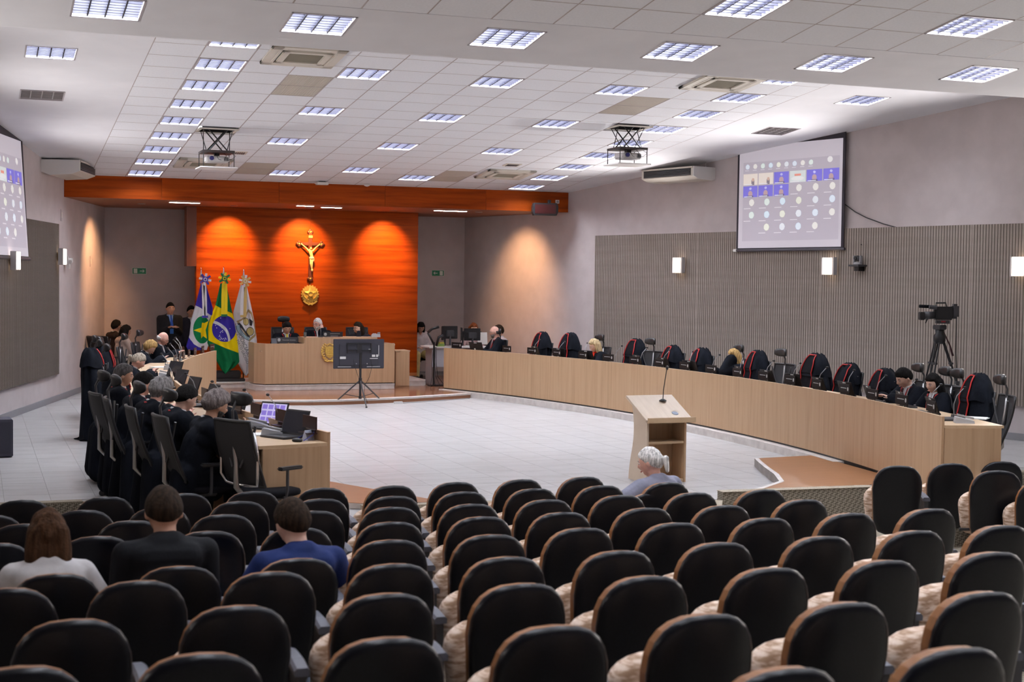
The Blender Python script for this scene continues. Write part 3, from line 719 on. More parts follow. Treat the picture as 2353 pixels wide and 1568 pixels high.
for s in (-1, 1): b.box((s*.035, -.036, -.02), (.085, .014, .014), ry=s*.45); b.box((s*.035, -.036, .02), (.085, .014, .014), ry=s*.45)
b.tube([(-.07, -.035, -.06), (.07, -.035, -.06)], .007); b.build('chevrons', GOLD, t)
for s in (-1, 1):
    MB().tube([(s*.03, -.015, -.17), (s*.12, -.015, -.13), (s*.155, -.015, -.03), (s*.14, -.015, .08), (s*.09, -.015, .16)], .008).build('branch', GOLD, t)
    for k in range(9):
        a = R(-70+k*16); c = (s*(.15*math.cos(a)+.0), -.02, .17*math.sin(a))
        for q in (-1, 1): MB().ell((c[0]+s*q*.018, -.025, c[2]+.012*q), (.012, .008, .027), Matrix.Rotation(s*(a-.4+q*.5), 3, 'Y'), 7, 5).build('leaf', GOLD, t, smooth=True)
b = MB()
for k in range(5): b.ell((-.06+k*.03, -.02, .135+.012*(2-abs(k-2))), (.014, .012, .02), None, 8, 6)
b.build('crest', GOLD, t, smooth=True)
b = MB(); b.tube([(-.11, -.02, -.17), (-.05, -.02, -.19), (0, -.02, -.18), (.05, -.02, -.19), (.11, -.02, -.17)], .014); b.build('ribbon', GOLD, t)
# crucifix
c0 = aty(712.5, 561, YW-.01); sc = .0088
t = thing('crucifix', 'dark wooden crucifix with ivory figure on the wood wall', 'crucifix', (c0.x, YW-.03, c0.z))
zt, zb_ = aty(712, 528, YW).z-c0.z, aty(712, 646, YW).z-c0.z; hx = aty(742, 561, YW).x-c0.x
b = MB(); b.box((0, 0, (zt+zb_)/2), (.072, .035, zt-zb_-.12), b=.006); b.box((0, -.002, 0), (2*hx-.14, .035, .072), b=.006); b.build('beams', DARKWOOD, t)
for x, z in ((hx-.04, 0), (-hx+.04, 0), (0, zt-.05), (0, zb_+.05)):
    b = MB(); d = Vector((x, 0, z)).normalized(); p = Vector((-d.z, 0, d.x))
    for o_ in (d*.035, p*.032, -p*.032): b.ell(Vector((x, -.002, z))+o_, (.036, .02, .036), None, 12, 8)
    b.ell(Vector((x, -.02, z)), (.02, .012, .02), None, 10, 6, mi=1); b.build('trefoil_end', [DARKWOOD, GOLD], t, smooth=True)
MB().box((0, -.03, .155), (.085, .012, .05), b=.004).build('scroll', mat('scroll_gold', (.72, .42, .12), .5), t)
fg = MB(); S_ = 1.0
hz = -.12
fg.cap((-.012, -.05, -.145), (.02, -.05, -.26), .042, .034); fg.ell((.02, -.05, -.275), (.04, .03, .04)); fg.ell((0, -.058, -.10), (.026, .03, .036)); fg.cap((.0, -.05, -.12), (0, -.05, -.15), .016, .02)
for s in (-1, 1):
    fg.cap((s*.045, -.048, -.145), (s*.11, -.045, -.075), .018, .014); fg.cap((s*.11, -.045, -.075), (s*.185, -.038, -.015), .014, .010); fg.ell((s*.195, -.036, -.005), (.013, .01, .018))
    fg.cap((.015+s*.018, -.052, -.30), (.008+s*.017, -.075, -.42), .026, .018); fg.cap((.008+s*.017, -.075, -.42), (.028+s*.004, -.045, -.535), .018, .012)
fg.ell((.03, -.055, -.555), (.022, .022, .03)); fg.build('figure', IVORY, t, smooth=True)
b = MB(); b.ell((.018, -.058, -.30), (.055, .04, .038)); b.ell((.062, -.05, -.33), (.018, .02, .045)); b.build('loincloth', mat('ivory_cloth', (.75, .6, .4), .6), t, smooth=True)
b = MB(); b.ell((-.002, -.072, -.118), (.02, .018, .026)); b.ell((0, -.05, -.085), (.03, .03, .026)); b.build('hair_and_beard', DARKWOOD, t, smooth=True)

# ---- lectern
A = atz(1487, 1114, 0); B_ = atz(1573, 1110, 0); wl = (B_-A).length; an = math.atan2(B_.y-A.y, B_.x-A.x)
an = an + .0
t = thing('lectern', 'light oak lectern with sloping top standing on the white court floor', 'lectern', ((A.x+B_.x)/2, (A.y+B_.y)/2, 0), an)
D_ = .42; hw = wl/2
def side_prof(z):  # wavy left-right side outline in depth
    return .05*math.sin((z-.1)*5.0)
for s in (-1, 1):
    n = 14; rs = []
    for k in range(n+1):
        z = .01+k*(.80 if True else 0)/n; back = D_ - .03 + .06*math.cos(z*6.0)
        zf = z*.90; rs.append([(s*hw-s*.012, 0, zf*.96), (s*hw+s*.012, 0, zf*.96), (s*hw+s*.012, back, z*1.15), (s*hw-s*.012, back, z*1.15)])
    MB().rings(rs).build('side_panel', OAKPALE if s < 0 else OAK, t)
MB().box((0, D_-.12, .42), (wl-.03, .02, .82)).build('back_panel', OAK, t)
MB().box((0, .18, .47), (wl-.03, .34, .025)).build('shelf', OAKH, t)
MB().box((0, .18, .70), (wl-.03, .34, .02)).build('inner_top', OAKDARK, t)
MB().box((0, .18, .03), (wl-.03, .34, .03)).build('bottom_shelf', OAKH, t)
sl = math.atan2(.235, D_+.08)
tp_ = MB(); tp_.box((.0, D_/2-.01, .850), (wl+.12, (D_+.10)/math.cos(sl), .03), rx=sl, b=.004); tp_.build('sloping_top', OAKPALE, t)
MB().box((.03, -.065, .735), (wl+.13, .03, .06), b=.003).build('book_ledge', OAKH, t)
b = MB(); b.T = Matrix.Translation((wl*.28, .06, .802)) @ Matrix.Rotation(sl, 4, 'X'); b.lathe([(.001, .004), (.035, .004), (.04, 0)], n=20); b.build('cable_grommet', mat('grommet_steel', (.12, .14, .18), .35, metal=.6), t)
mt = thing('gooseneck_microphone', 'thin gooseneck microphone standing on the lectern top', 'microphone', t.matrix_basis @ Vector((wl*.22, D_*.73, .925)), an)
MB().lathe([(.001, .025), (.02, .022), (.042, .008), (.045, 0), (.001, -.01)], n=20).build('base', BLACKP, mt)
MB().tube([(0, 0, .01), (.01, .01, .12), (.035, .02, .25), (.06, .03, .36)], .0055).build('neck', BLACKP, mt); MB().ell((.066, .032, .385), (.017, .017, .028)).build('capsule', BLACKP, mt, smooth=True)

# ---- television on a tripod stand
fc = atz(842, 938, 0); pz = Vector((6.73, 25.55, 0))
p = aty(828, 860, 25.55); t = thing('tripod_stand', 'black tripod stand carrying the television before the bench', 'stand', (p.x, 25.55, 0))
MB().cyl((0, 0, .16), (0, 0, 1.12), .022).build('pole', BLACKP, t); MB().cyl((0, 0, .40), (0, 0, .50), .032).build('collar', BLACKP, t); MB().cyl((0, 0, .12), (0, 0, .17), .03).build('lower_collar', BLACKP, t)
for (px, py) in ((766, 930), (842, 938), (880, 926)):
    q = atz(px, py, 0)-Vector((p.x, 25.55, 0)); b = MB(); b.cyl((0, 0, .46), (q.x, q.y, .015), .014, .012); b.build('leg', GREYDARK, t)
    b = MB(); b.cyl((0, 0, .15), (q.x*.62, q.y*.62, .20), .007); b.build('brace', BLACKP, t); b = MB(); b.ell((q.x, q.y, .016), (.02, .02, .016)); b.build('rubber_foot', BLACKP, t, smooth=True)
a1, a2 = aty(769, 780, 25.5), aty(884.5, 779, 25.5); bz = aty(826, 848, 25.5).z; W2 = (a2.x-a1.x)/2; zc2 = (a1.z+bz)/2; H2 = (a1.z-bz)/2
tv = thing('television', 'flat television seen from the back on the tripod stand', 'television', ((a1.x+a2.x)/2, 25.58, zc2), R(-2))
MB().box((0, 0, 0), (2*W2, .035, 2*H2), b=.008).build('rear_case', mat('tv_case', (.035, .035, .05), .5), tv)
MB().box((0, .02, 0), (2*W2-.01, .012, 2*H2-.01)).build('screen', BLACKP, tv)
MB().box((0, -.022, -.02), (2*W2*.78, .02, 2*H2*.72), b=.008).build('rear_bulge', mat('tv_case2', (.03, .03, .042), .5), tv)
b = MB()
for s in (-1, 1): b.box((s*.22, -.045, .10), (.018, .02, .17))
b.box((0, -.045, .19), (.46, .02, .018)); b.box((0, -.045, .06), (.46, .02, .018)); b.box((0, -.05, .10), (.08, .03, .16)); b.build('mount_bracket', BLACKP, tv)
for x, z, w_, h_ in ((-.30, -.07, .11, .045), (.27, -.035, .06, .04), (.335, -.035, .035, .045), (.275, -.085, .15, .012), (.365, .06, .008, .20), (-.02, .085, .05, .008), (.20, .085, .05, .008)):
    MB().box((x, -.034, z), (w_, .004, h_)).build('sticker', PAPER, tv)
for s in (-1, 1): MB().box((s*.27, -.030, -.235), (.25, .012, .02), b=.004).build('speaker_slot', GREYP, tv)
for x in (-.05, .15): MB().ell((x, -.035, -.18), (.01, .006, .01)).build('screw', ALU, tv)
MB().tube([(-.10, -.03, -.10), (-.09, -.05, -.2), (-.05, -.05, -.32), (.0, -.05, -.46)], .004).build('cable', BLACKP, tv)
MB().tube([(.22, -.03, -.10), (.24, -.05, -.22), (.19, -.06, -.42), (.10, -.05, -.6), (.1, -.06, -.75), (.16, -.08, -.9)], .004).build('cable', BLACKP, tv)
pw = atz(915, 928, 0); t = thing('power_strip', 'small white power strip on the floor beside the brown step', 'power strip', pw, R(8)); MB().box((0, 0, .02), (.17, .05, .04), b=.006).build('body', WHITEP, t)
MB().tube([(.1, 0, .01), (.3, .05, .01), (.55, .10, .01), (.8, .22, .01), (1.1, .28, .01), (1.4, .42, .01), (1.75, .52, .01)], .006).build('cord', GREYP, t)

# ================================================================== WALL FIXTURES
def wallthing(name, label, cat, p, n, group=None): return thing(name, label, cat, p, face_rot(n), group)
def sconce(p, n, label):
    t = wallthing('wall_sconce', label, 'wall lamp', p, n, 'wall sconces')
    MB().box((0, .012, 0), (.06, .024, .16)).build('back_plate', mat('brass', (.6, .4, .1), .3, 1.), t)
    b = MB()
    for s in (-1, 1): b.box((s*.115, .075, 0), (.05, .09, .30), b=.004)
    b.box((0, .085, 0), (.18, .03, .29)); b.build('housing', mat('sconce_grey', (.42, .40, .40), .5), t)
    MB().box((0, .12, 0), (.20, .03, .28), b=.005).build('glass', SCGLOW, t)
    for s in (-1, 1): MB().box((0, .06, s*.12), (.16, .04, .02)).build('bulb_end', SCGLOW, t)
    ld = bpy.data.lights.new('sconce_fill', 'SPOT'); ld.energy = CEIL_FILL_W*(.66 if p.y < 23 else (.5 if p.y < 26 else .02))*(.5 if n.x > 0 else 1.); ld.color = (1, .93, .90); ld.spot_size = R(130); ld.spot_blend = 1; ld.shadow_soft_size = .06
    lo = bpy.data.objects.new('sconce_fill', ld); COL.objects.link(lo); lo.parent = t; lo.location = (0, .10, .20); lo.rotation_euler = Vector((0, 1, .42)).to_track_quat('-Z', 'Y').to_euler()  # added fill aimed up and inward to brighten the ceiling
for px, py, l in ((1566, 610, 'lit wall sconce left of the right projection screen'), (1912, 612, 'lit wall sconce below the right projection screen'), (2350, 613, 'lit wall sconce cut by the right edge of the photo')):
    sconce(at_right(px, py, .06), RN, l)
for px, py, l in ((133, 590, 'lit wall sconce at the end of the left acoustic panel'), (24, 599, 'wall sconce just below the left projection screen')):
    sconce(at_left(px, py, .06), LN, l)
for y_, l in ((20.6, 'added fill sconce on the left wall outside the frame, farther one'), (16.9, 'added fill sconce on the left wall outside the frame, nearer one'), (13.8, 'third added fill sconce on the left wall outside the frame'), (9.8, 'added unseen fill sconce on the left wall beside the audience'), (5.5, 'added unseen fill sconce on the left wall at the rear')): sconce(Vector((LX(y_)+.06, y_, 2.64)), LN, l)  # unseen sconces added so their fill beams reach the ceiling
for y_, l in ((13.9, 'added fill sconce on the right wall outside the frame'), (9.8, 'added unseen fill sconce on the right wall beside the audience, nearer'), (5.5, 'added unseen fill sconce on the right wall at the rear')): sconce(Vector((RX(y_)-.06, y_, 2.62)), RN, l)  # likewise added out of view for ceiling fill
# projection screens: projector's light put in as vertex colour and weak glow, drawn as numbers
def screen_grid(fx, fy, nx, ny, name, parent, matl, img):
    """fx: corners (TL,TR,BL,BR) local; img(u,v)->rgb arrays"""
    TL, TR, BL_, BR = [np.array(c_) for c_ in fx]
    u, v = np.meshgrid(np.linspace(0, 1, nx), np.linspace(0, 1, ny)); u1, v1 = u.ravel()[:, None], v.ravel()[:, None]
    P = TL*(1-u1)*(1-v1)+TR*u1*(1-v1)+BL_*(1-u1)*v1+BR*u1*v1
    return grid_mesh(P, nx, ny, img(u.ravel(), v.ravel()), name, parent, matl)
def grid_mesh(P, nx, ny, Cc, name, parent, matl, smooth=True, mask=None):
    me = bpy.data.meshes.new(name); me.vertices.add(nx*ny); me.vertices.foreach_set('co', P.astype(np.float32).ravel())
    i = (np.arange(ny-1)[:, None]*nx+np.arange(nx-1)[None, :]).ravel()
    q = np.stack([i, i+nx, i+nx+1, i+1], 1)
    if mask is not None: q = q[mask.ravel()[q].all(1)]
    nf = len(q); me.loops.add(nf*4); me.loops.foreach_set('vertex_index', q.astype(np.int32).ravel()); me.polygons.add(nf)
    me.polygons.foreach_set('loop_start', np.arange(0, nf*4, 4, dtype=np.int32)); me.polygons.foreach_set('loop_total', np.full(nf, 4, dtype=np.int32))
    me.update(calc_edges=True)
    if smooth: me.polygons.foreach_set('use_smooth', np.ones(nf, bool))
    ca = me.color_attributes.new('print', 'FLOAT_COLOR', 'POINT'); ca.data.foreach_set('color', np.concatenate([Cc, np.ones((nx*ny, 1))], 1).astype(np.float32).ravel())
    me.materials.append(matl); me.update(); o = bpy.data.objects.new(name, me); COL.objects.link(o)
    if parent is not None: o.parent = parent
    return o
def meeting(u, v):
    """a video meeting: grey field, rows of round avatars, blue video tiles"""
    C_ = np.zeros((len(u), 3)); C_[:] = (.44, .41, .455)
    inside = (u > .04) & (u < .975) & (v > .155) & (v < .93); C_[inside] = (.375, .345, .395)
    def rect(x0, y0, x1, y1, c): C_[(u > x0) & (u < x1) & (v > y0) & (v < y1)] = c
    def disc(x, y, rx, ry, c): C_[((u-x)/rx)**2+((v-y)/ry)**2 < 1] = c
    cols = [.04, .195, .35, .505, .665, .82, .975]; hues = [(.62, .70, .80), (.70, .69, .66), (.62, .72, .68), (.58, .70, .80), (.70, .72, .62), (.66, .70, .76)]
    for k in range(9): disc(.085+.078*k, .20, .020, .024, hues[k % 6]); rect(.06+.078*k, .233, .10+.078*k, .238, (.55, .53, .58))
    disc(.885, .185, .024, .027, (.7, .69, .7)); 
    rws = [.265, .385, .505, .625, .75, .87]
    def tile(k, r_, kind):
        x0, x1, y0, y1 = cols[k]+.004, cols[k+1]-.004, rws[r_]+.004, rws[r_+1]-.004; cx = (x0+x1)/2
        if kind == 'blue':
            rect(x0, y0, x1, y1, (.17, .15, .55)); disc(cx, y0+.025, .012, .012, (.45, .45, .75)); disc(cx, y1-.035, .022, .03, (.42, .30, .32)); rect(cx-.03, y1-.018, cx+.03, y1, (.12, .10, .2))
        elif kind == 'room': rect(x0, y0, x1, y1, (.56, .60, .60)); rect(cx-.03, y0+.03, cx+.03, y0+.05, (.62, .25, .2)); disc(cx, y0+.075, .06, .02, (.7, .72, .72))
        elif kind == 'pale': rect(x0, y0, x1, y1, (.66, .60, .55)); rect(cx+.01, y0+.06, cx+.04, y1, (.2, .17, .2)); disc(cx+.025, y0+.06, .013, .017, (.5, .36, .3))
        else: disc(cx+.015, (y0+y1)/2-.012, .026, .033, hues[kind % 6]); rect(x0+.01, y1-.014, x0+.08, y1-.008, (.6, .58, .62))
        if isinstance(kind, str): rect(x0+.01, y1-.012, x0+.09, y1-.006, (.72, .72, .8))
    for k, q in enumerate(['pale', 'pale', 'blue', 'room', 'blue', 'blue']): tile(k, 0, q)
    for k, q in enumerate(['blue', 'blue', 'blue', 1, 1, 1]): tile(k, 1, q)
    for k in range(6): tile(k, 2, k+1)
    for k in range(6): tile(k, 3, k+2)
    for k in range(1, 5): tile(k, 4, k+3)
    return C_
SCRM = mat('projected_picture', (.4, .4, .4), .8, fn=vcol_fn('print', .55))
def pscreen(label, TL, TR, BLp, BRp, group, grid, tl_clip, black=.1, flip=False, bw=.05, lr=(1, 1)):
    org = (TL+TR)/2; t = thing('projection_screen', label, 'screen', org, 0, group)
    L = lambda p_: Vector(p_)-org
    TL, TR, BLp, BRp = L(TL), L(TR), L(BLp), L(BRp)
    ex = (TR-TL).normalized(); nrm = ex.cross(Vector((0, 0, 1))).normalized()
    if nrm.dot(-org) < 0: nrm = -nrm
    back = [TL+Vector((0, 0, .35))-ex*bw, TR+Vector((0, 0, .35))+ex*bw, BRp+ex*bw-Vector((0, 0, .03)), BLp-ex*bw-Vector((0, 0, .03))]
    MB().rings([[q-nrm*.012 for q in back], [q for q in back]]).build('black_border', mat('screen_border', (.02, .016, .026), .7), t)
    screen_grid([TL+nrm*.004, TR+nrm*.004, BLp+nrm*.004, BRp+nrm*.004], None, grid[0], grid[1], 'picture', t, SCRM, (lambda u, v: meeting(1-u, v)) if flip else meeting)
    b = MB(); b.cyl(BLp-ex*(bw+.03)-Vector((0, 0, .04)), BRp+ex*(bw+.03)-Vector((0, 0, .04)), .025); b.build('bottom_bar', mat('bar_dark', (.06, .055, .07), .4), t)
    MB().cyl(BLp-ex*(bw+.06)-Vector((0, 0, .04)), BLp-ex*(bw-.02)-Vector((0, 0, .04)), .027).build('end_cap', WHITEP, t)
    return t
pl_pt = at_ceil(1697, 356); pr_pt = at_ceil(1942, 303)
pd = Vector((pr_pt.x-pl_pt.x, pr_pt.y-pl_pt.y, 0)).normalized(); pn = pd.cross(Vector((0, 0, 1)))
P_ = lambda px, py: atp(px, py, pl_pt+pn*.0, pn)
TLp, TRp, BLp, BRp = P_(1700.5, 345), P_(1938, 317), P_(1696, 570), P_(1932.5, 567)
TLp.z = TRp.z = TRp.z; BLp.z = BRp.z
pscreen('projection screen with a video meeting hanging by the right wall', TLp, TRp, BLp, BRp, 'projection screens', (330, 300), None)
a = at_ceil(47, 322); q = Vector((a.x-.276*3.0, a.y-3.0, 0)); nL = Vector((.276, 1, 0)).normalized().cross(Vector((0, 0, 1)))
TRl = atp(47, 325, a, nL); BRl = atp(65, 590, a, nL); dL = Vector((-.276, -1, 0)).normalized()
TLl = TRl+dL*3.1; BLl = BRl+dL*3.1
pscreen('projection screen cut by the left edge of the photo', TLl, TRl, BLl, BRl, 'projection screens', (150, 130), None, flip=False)
# cable beside the right screen
pts = [at_right(*q_, .03) for q_ in ((1942, 470), (1965, 487), (1990, 500), (2030, 515), (2060, 523))]
tag(MB().tube(pts, .009).build('wall_cable', BLACKP), 'black cable drooping on the wall beside the right screen', 'cable')
# ceiling-hung air conditioners
def hung_ac(p0, axis, L, D, H, label, louvre=True):
    """p0 = centre; local X along the unit, local +Y = blowing side"""
    t = thing('hung_air_conditioner', label, 'air conditioner', p0, axis, 'ceiling-hung air conditioners')
    prof = [(-D/2, H/2), (-D/2, -H*.10), (-D*.15, -H/2), (D*.32, -H*.42), (D/2, -H*.22), (D/2, H/2)]
    rs = [[(x, y, z) for y, z in prof] for x in (-L/2+.012, L/2-.012)]; MB().rings(rs).build('body', CREAMP, t)
    for s in (-1, 1): MB().rings([[(s*(L/2-.012), y, z) for y, z in prof], [(s*L/2, y*.985, z*.97) for y, z in prof]]).build('end_cover', WHITEP, t)
    MB().box((0, D/2+.002, H*.10), (L*.90, .012, H*.52)).build('outlet', BLACKP, t)
    for k in range(5): MB().box((0, D/2+.012, -H*.10+k*H*.10), (L*.88, .02, .006), rx=.5).build('louvre', GREYDARK, t)
    MB().box((0, D/2+.008, H*.42), (L*.97, .02, H*.10), b=.004).build('top_lip', CREAMP, t)
    for s in (-1, 1): MB().cyl((s*L*.38, -.1, H/2), (s*L*.38, -.1, H/2+.25), .006).build('hanger_rod', ALU, t)
    MB().box((L/2+.001, -D*.38, H*.1), (.003, .04, .10)).build('sticker', mat('sticker_blue', (.25, .25, .45), .6), t)
    return t
ra = aty(1570, 403, 24.6); c_ = Vector((12.62, 24.55, ra.z))
ac = hung_ac(c_, 0, 1.45, .74, .25, 'cream ceiling-hung air conditioner left of the right screen')
pa_ = aty(1566, 404, 24.55); ac.location = pa_; ac.rotation_euler = (0, 0, face_rot(RN))
MB().tube([(-.70, -.30, .0), (-.75, -.38, .14), (-.70, -.40, .34)], .03).build('white_pipe', WHITEP, ac)
MB().tube([(-.70, -.34, -.10), (-.78, -.42, -.13), (-.84, -.44, -.07)], .022).build('drain_hose', BLACKP, ac)
la = aty(140, 388, 26.2)
ac2 = hung_ac(la, 0, 1.35, .80, .27, 'cream ceiling-hung air conditioner above the left wall panel')
ac2.rotation_euler = (0, 0, face_rot(LN)); ac2.location = aty(149, 391, 27.0)
# loudspeaker on the fascia, camera, socket, emergency light, exit signs, small items
p = aty(1252, 481, YF-.25); t = thing('hanging_loudspeaker', 'black loudspeaker with red-brown front at the right end of the fascia', 'loudspeaker', p, R(-12))
pr = [(-.27, .06), (-.24, .125), (.24, .125), (.27, .06), (.27, -.06), (.24, -.13), (-.24, -.13), (-.27, -.06)]
MB().rings([[(x, .12, z) for x, z in pr], [(x, -.08, z) for x, z in pr]]).build('case', BLACKP, t); MB().box((0, -.085, 0), (.44, .012, .19)).build('grille', mat('dark_red', (.05, .006, .006), .3), t); MB().box((.1, .06, .16), (.06, .1, .07)).build('bracket', BLACKP, t)
p = aty(1280, 464, YF-.01); t = thing('small_wall_box', 'tiny white square box on the fascia above the loudspeaker', 'box', p); MB().box((0, -.015, 0), (.08, .03, .075), b=.004).build('case', WHITEP, t); b = MB(); b.T = Matrix.Rotation(PI/2, 4, 'X'); b.lathe([(.001, .032), (.02, .034), (.026, .031)], n=16); b.build('dial', GREYP, t)
p = aty(740, 424, YF-.3); t = thing('ceiling_router', 'small white box hanging under the ceiling before the fascia', 'box', (p.x, YF-.3, CZ(YF-.3)-.045)); MB().box((0, 0, 0), (.26, .2, .05), b=.02).build('case', WHITEP, t); MB().box((0, 0, .032), (.12, .08, .02)).build('mount', GREYDARK, t)
p = aty(843, 430, YF-.15); t = thing('smoke_detector', 'tiny white smoke detector by the fascia top', 'smoke detector', (p.x, YF-.15, CZ(YF-.15))); MB().lathe([(.06, 0), (.058, -.03), (.02, -.045), (.001, -.05)], n=18).build('dome', WHITEP, t, smooth=True)
for px, py, s, l in ((320, 623, 1, 'green exit sign with right arrow on the left back wall'), (1006, 628, -1, 'green exit sign with left arrow on the right back wall')):
    p = aty(px, py, YB-.01); t = thing('exit_sign', l, 'sign', p, 0, 'exit signs'); MB().box((0, 0, 0), (.30, .012, .14)).build('plate', WHITEP, t); MB().box((0, -.008, 0), (.285, .006, .125)).build('green_field', mat('exit_green', (.01, .20, .09), .5), t)
    b = MB(); x0 = s*.055
    b.box((x0, -.013, 0), (.09, .004, .014)); b.box((x0+s*.032, -.013, .014), (.045, .004, .012), ry=s*.75); b.box((x0+s*.032, -.013, -.014), (.045, .004, .012), ry=-s*.75); b.build('arrow', WHITEP, t)
    b = MB(); x0 = -s*.08; b.box((x0, -.012, 0), (.075, .003, .10), mi=1); b.ell((x0+s*.01, -.016, .036), (.009, .003, .009)); b.box((x0, -.015, .010), (.014, .004, .036), ry=s*.3)
    b.box((x0+s*.012, -.015, -.02), (.012, .004, .04), ry=-s*.6); b.box((x0-s*.014, -.015, -.022), (.012, .004, .04), ry=s*.7); b.box((x0+s*.014, -.015, .012), (.03, .004, .009), ry=s*.4); b.box((x0-s*.014, -.015, .012), (.028, .004, .009), ry=-s*.6)
    b.build('running_figure', [mat('exit_green', (0, 0, 0)), mat('exit_white', (.75, .8, .72), .5)], t)
    b = bpy.data.objects[t.name]
    for o_ in [o for o in bpy.data.objects if o.parent == t and o.name.startswith('running')]:
        o_.data.materials.clear(); o_.data.materials.append(mat('exit_green', (.01, .20, .09), .5)) ; o_.data.materials.append(mat('exit_white', (.75, .8, .72), .5))
        for pz_ in o_.data.polygons: pz_.material_index = 1-pz_.material_index
p = at_left(153, 612, .05); t = wallthing('wall_camera', 'small white camera on a socket box beside the left sconce', 'camera', p, LN)
MB().box((0, .03, 0), (.10, .06, .10), b=.006).build('socket_box', WHITEP, t); MB().box((-.04, .06, .10), (.12, .08, .08), ry=.4, b=.01).build('camera_body', WHITEP, t); MB().cyl((.03, .03, .05), (.03, .03, .18), .012).build('antenna', WHITEP, t)
p = at_right(1980, 604, .06); t = wallthing('conference_camera', 'grey dome conference camera on a shelf, right acoustic panel', 'camera', p, RN)
MB().box((0, .10, -.05), (.22, .22, .03), b=.005).build('shelf', GREYDARK, t); MB().box((0, .06, -.10), (.10, .14, .08)).build('bracket', BLACKP, t); MB().lathe([(.07, 0), (.075, .02), (.05, .045), (.001, .05)], (0, .1, -.035), 20).build('base', GREYP, t, smooth=True)
b = MB()
for s in (-1, 1): b.box((s*.065, .1, .055), (.025, .07, .12), b=.008)
b.build('yoke', GREYP, t); MB().ell((0, .1, .07), (.05, .06, .05)).build('head', GREYDARK, t, smooth=True); MB().cyl((0, .15, .07), (0, .175, .07), .028).build('lens', BLACKP, t); MB().ell((.02, .0, .3), (.012, .01, .012)).build('screw', BLACKP, t)
for px, py, l in ((648/4.61, (990)/4.61+280, 'small beige wall plate high on the left wall'), (957/4.61, 1480/4.61+280, 'narrow beige wall plate near the back left corner')):
    p = at_left(px, py, .0); t = wallthing('wall_plate', l, 'wall plate', p, LN); MB().box((0, .006, 0), (.10, .012, .22), b=.003).build('cover', WALL, t); MB().box((0, .014, 0), (.05, .004, .10)).build('insert', CREAMP, t)
# projector lifts
def lift(i, j, zd, label, tone, flip):
    x, y = gxy(i+.5, j+.5); z0 = CZ(y)
    t = thing('projector_lift', label, 'projector lift', (x, y, z0), 0, 'projector lifts')
    b = MB()
    for sx in (-1, 1): b.box((sx*.285, 0, .0), (.05, .61, .02))
    for sy in (-1, 1): b.box((0, sy*.285, 0), (.61, .05, .02))
    b.build('hatch_frame', CREAMP, t)
    b = MB(); b.box((0, 0, .12), (.52, .52, .01))
    for sx in (-1, 1): b.box((sx*.26, 0, .06), (.01, .52, .12)); b.box((0, sx*.26, .06), (.52, .01, .12))
    b.build('recess', BLACKP, t)
    zm = -zd*.58; b = MB()
    for sy in (-1, 1):
        b.tube([(-.20, sy*.18, .06), (.16, sy*.18, zm)], .011, 6); b.tube([(.20, sy*.18, .06), (-.16, sy*.18, zm)], .011, 6)
    for sx in (-1, 1):
        b.tube([(sx*.24, -.20, .06), (sx*.18, .16, zm)], .007, 6); b.tube([(sx*.24, .20, .06), (sx*.18, -.16, zm)], .007, 6)
    b.build('scissor_arms', BLACKP, t)
    MB().box((0, 0, zm), (.50, .50, .035)).build('carrier_plate', mat('lift_dark', (.03, .02, .018), .5), t)
    for sx in (-1, 1):
        for sy in (-1, 1): MB().cyl((sx*.24, sy*.24, zm), (sx*.24, sy*.24, -zd+.01), .007, n=6).build('rod', BLACKP, t)
    MB().box((0, 0, -zd), (.58, .58, .018)).build('cover_plate', tone, t)
    for k in range(3): MB().tube([(.2-.1*k, -.1, zm), (.28-.15*k, -.16, zm-.06), (.2-.1*k, -.2, zm-.12), (.1, -.12, zm-.14)], .004, 5).build('cable', BLACKP, t)
    p = thing('projector', 'white projector hanging in the '+('left' if flip else 'right')+' ceiling lift', 'projector', (x, y-.02, z0+zm-.115), R(0 if flip else 8), 'projectors')
    MB().box((0, 0, 0), (.36, .28, .10), b=.018).build('body', WHITEP if flip else mat('projector_grey', (.5, .48, .47), .5), p); MB().box((.0, 0, .07), (.08, .08, .06)).build('mount', BLACKP, p)
    b = MB(); b.cyl((-.10, -.14, .01), (-.10, -.165, .01), .035); b.build('lens', mat('lens_blue', (.03, .03, .12), .15), p); b = MB()
    for k in range(6): b.box((.10+.012*k, -.142, 0), (.006, .004, .06))
    tag(b.build('vent_slots', GREYDARK, p), kind='stuff')
lift(2, 9, .60, 'scissor projector lift hanging from the ceiling, left', WHITEP, True)
lift(12, 6, .60, 'scissor projector lift hanging from the ceiling, right', WHITEP, False)
# subwoofer at the left edge
p = atz(26, 1044, 0); t = thing('subwoofer_box', 'dark grey box on the floor at the left edge of the photo', 'loudspeaker', (p.x-.28, p.y-.18, 0), R(4)); gm = mat('grey_felt', (.07, .07, .095), .9)
MB().box((0, 0, .245), (.56, .42, .47), b=.01).build('case', gm, t); MB().box((0, -.212, .25), (.50, .01, .40)).build('grille', mat('dark_felt', (.05, .05, .07), .9), t)
for s in (-1, 1): MB().cyl((s*.2, 0, 0), (s*.2, 0, .012), .02).build('foot', BLACKP, t)
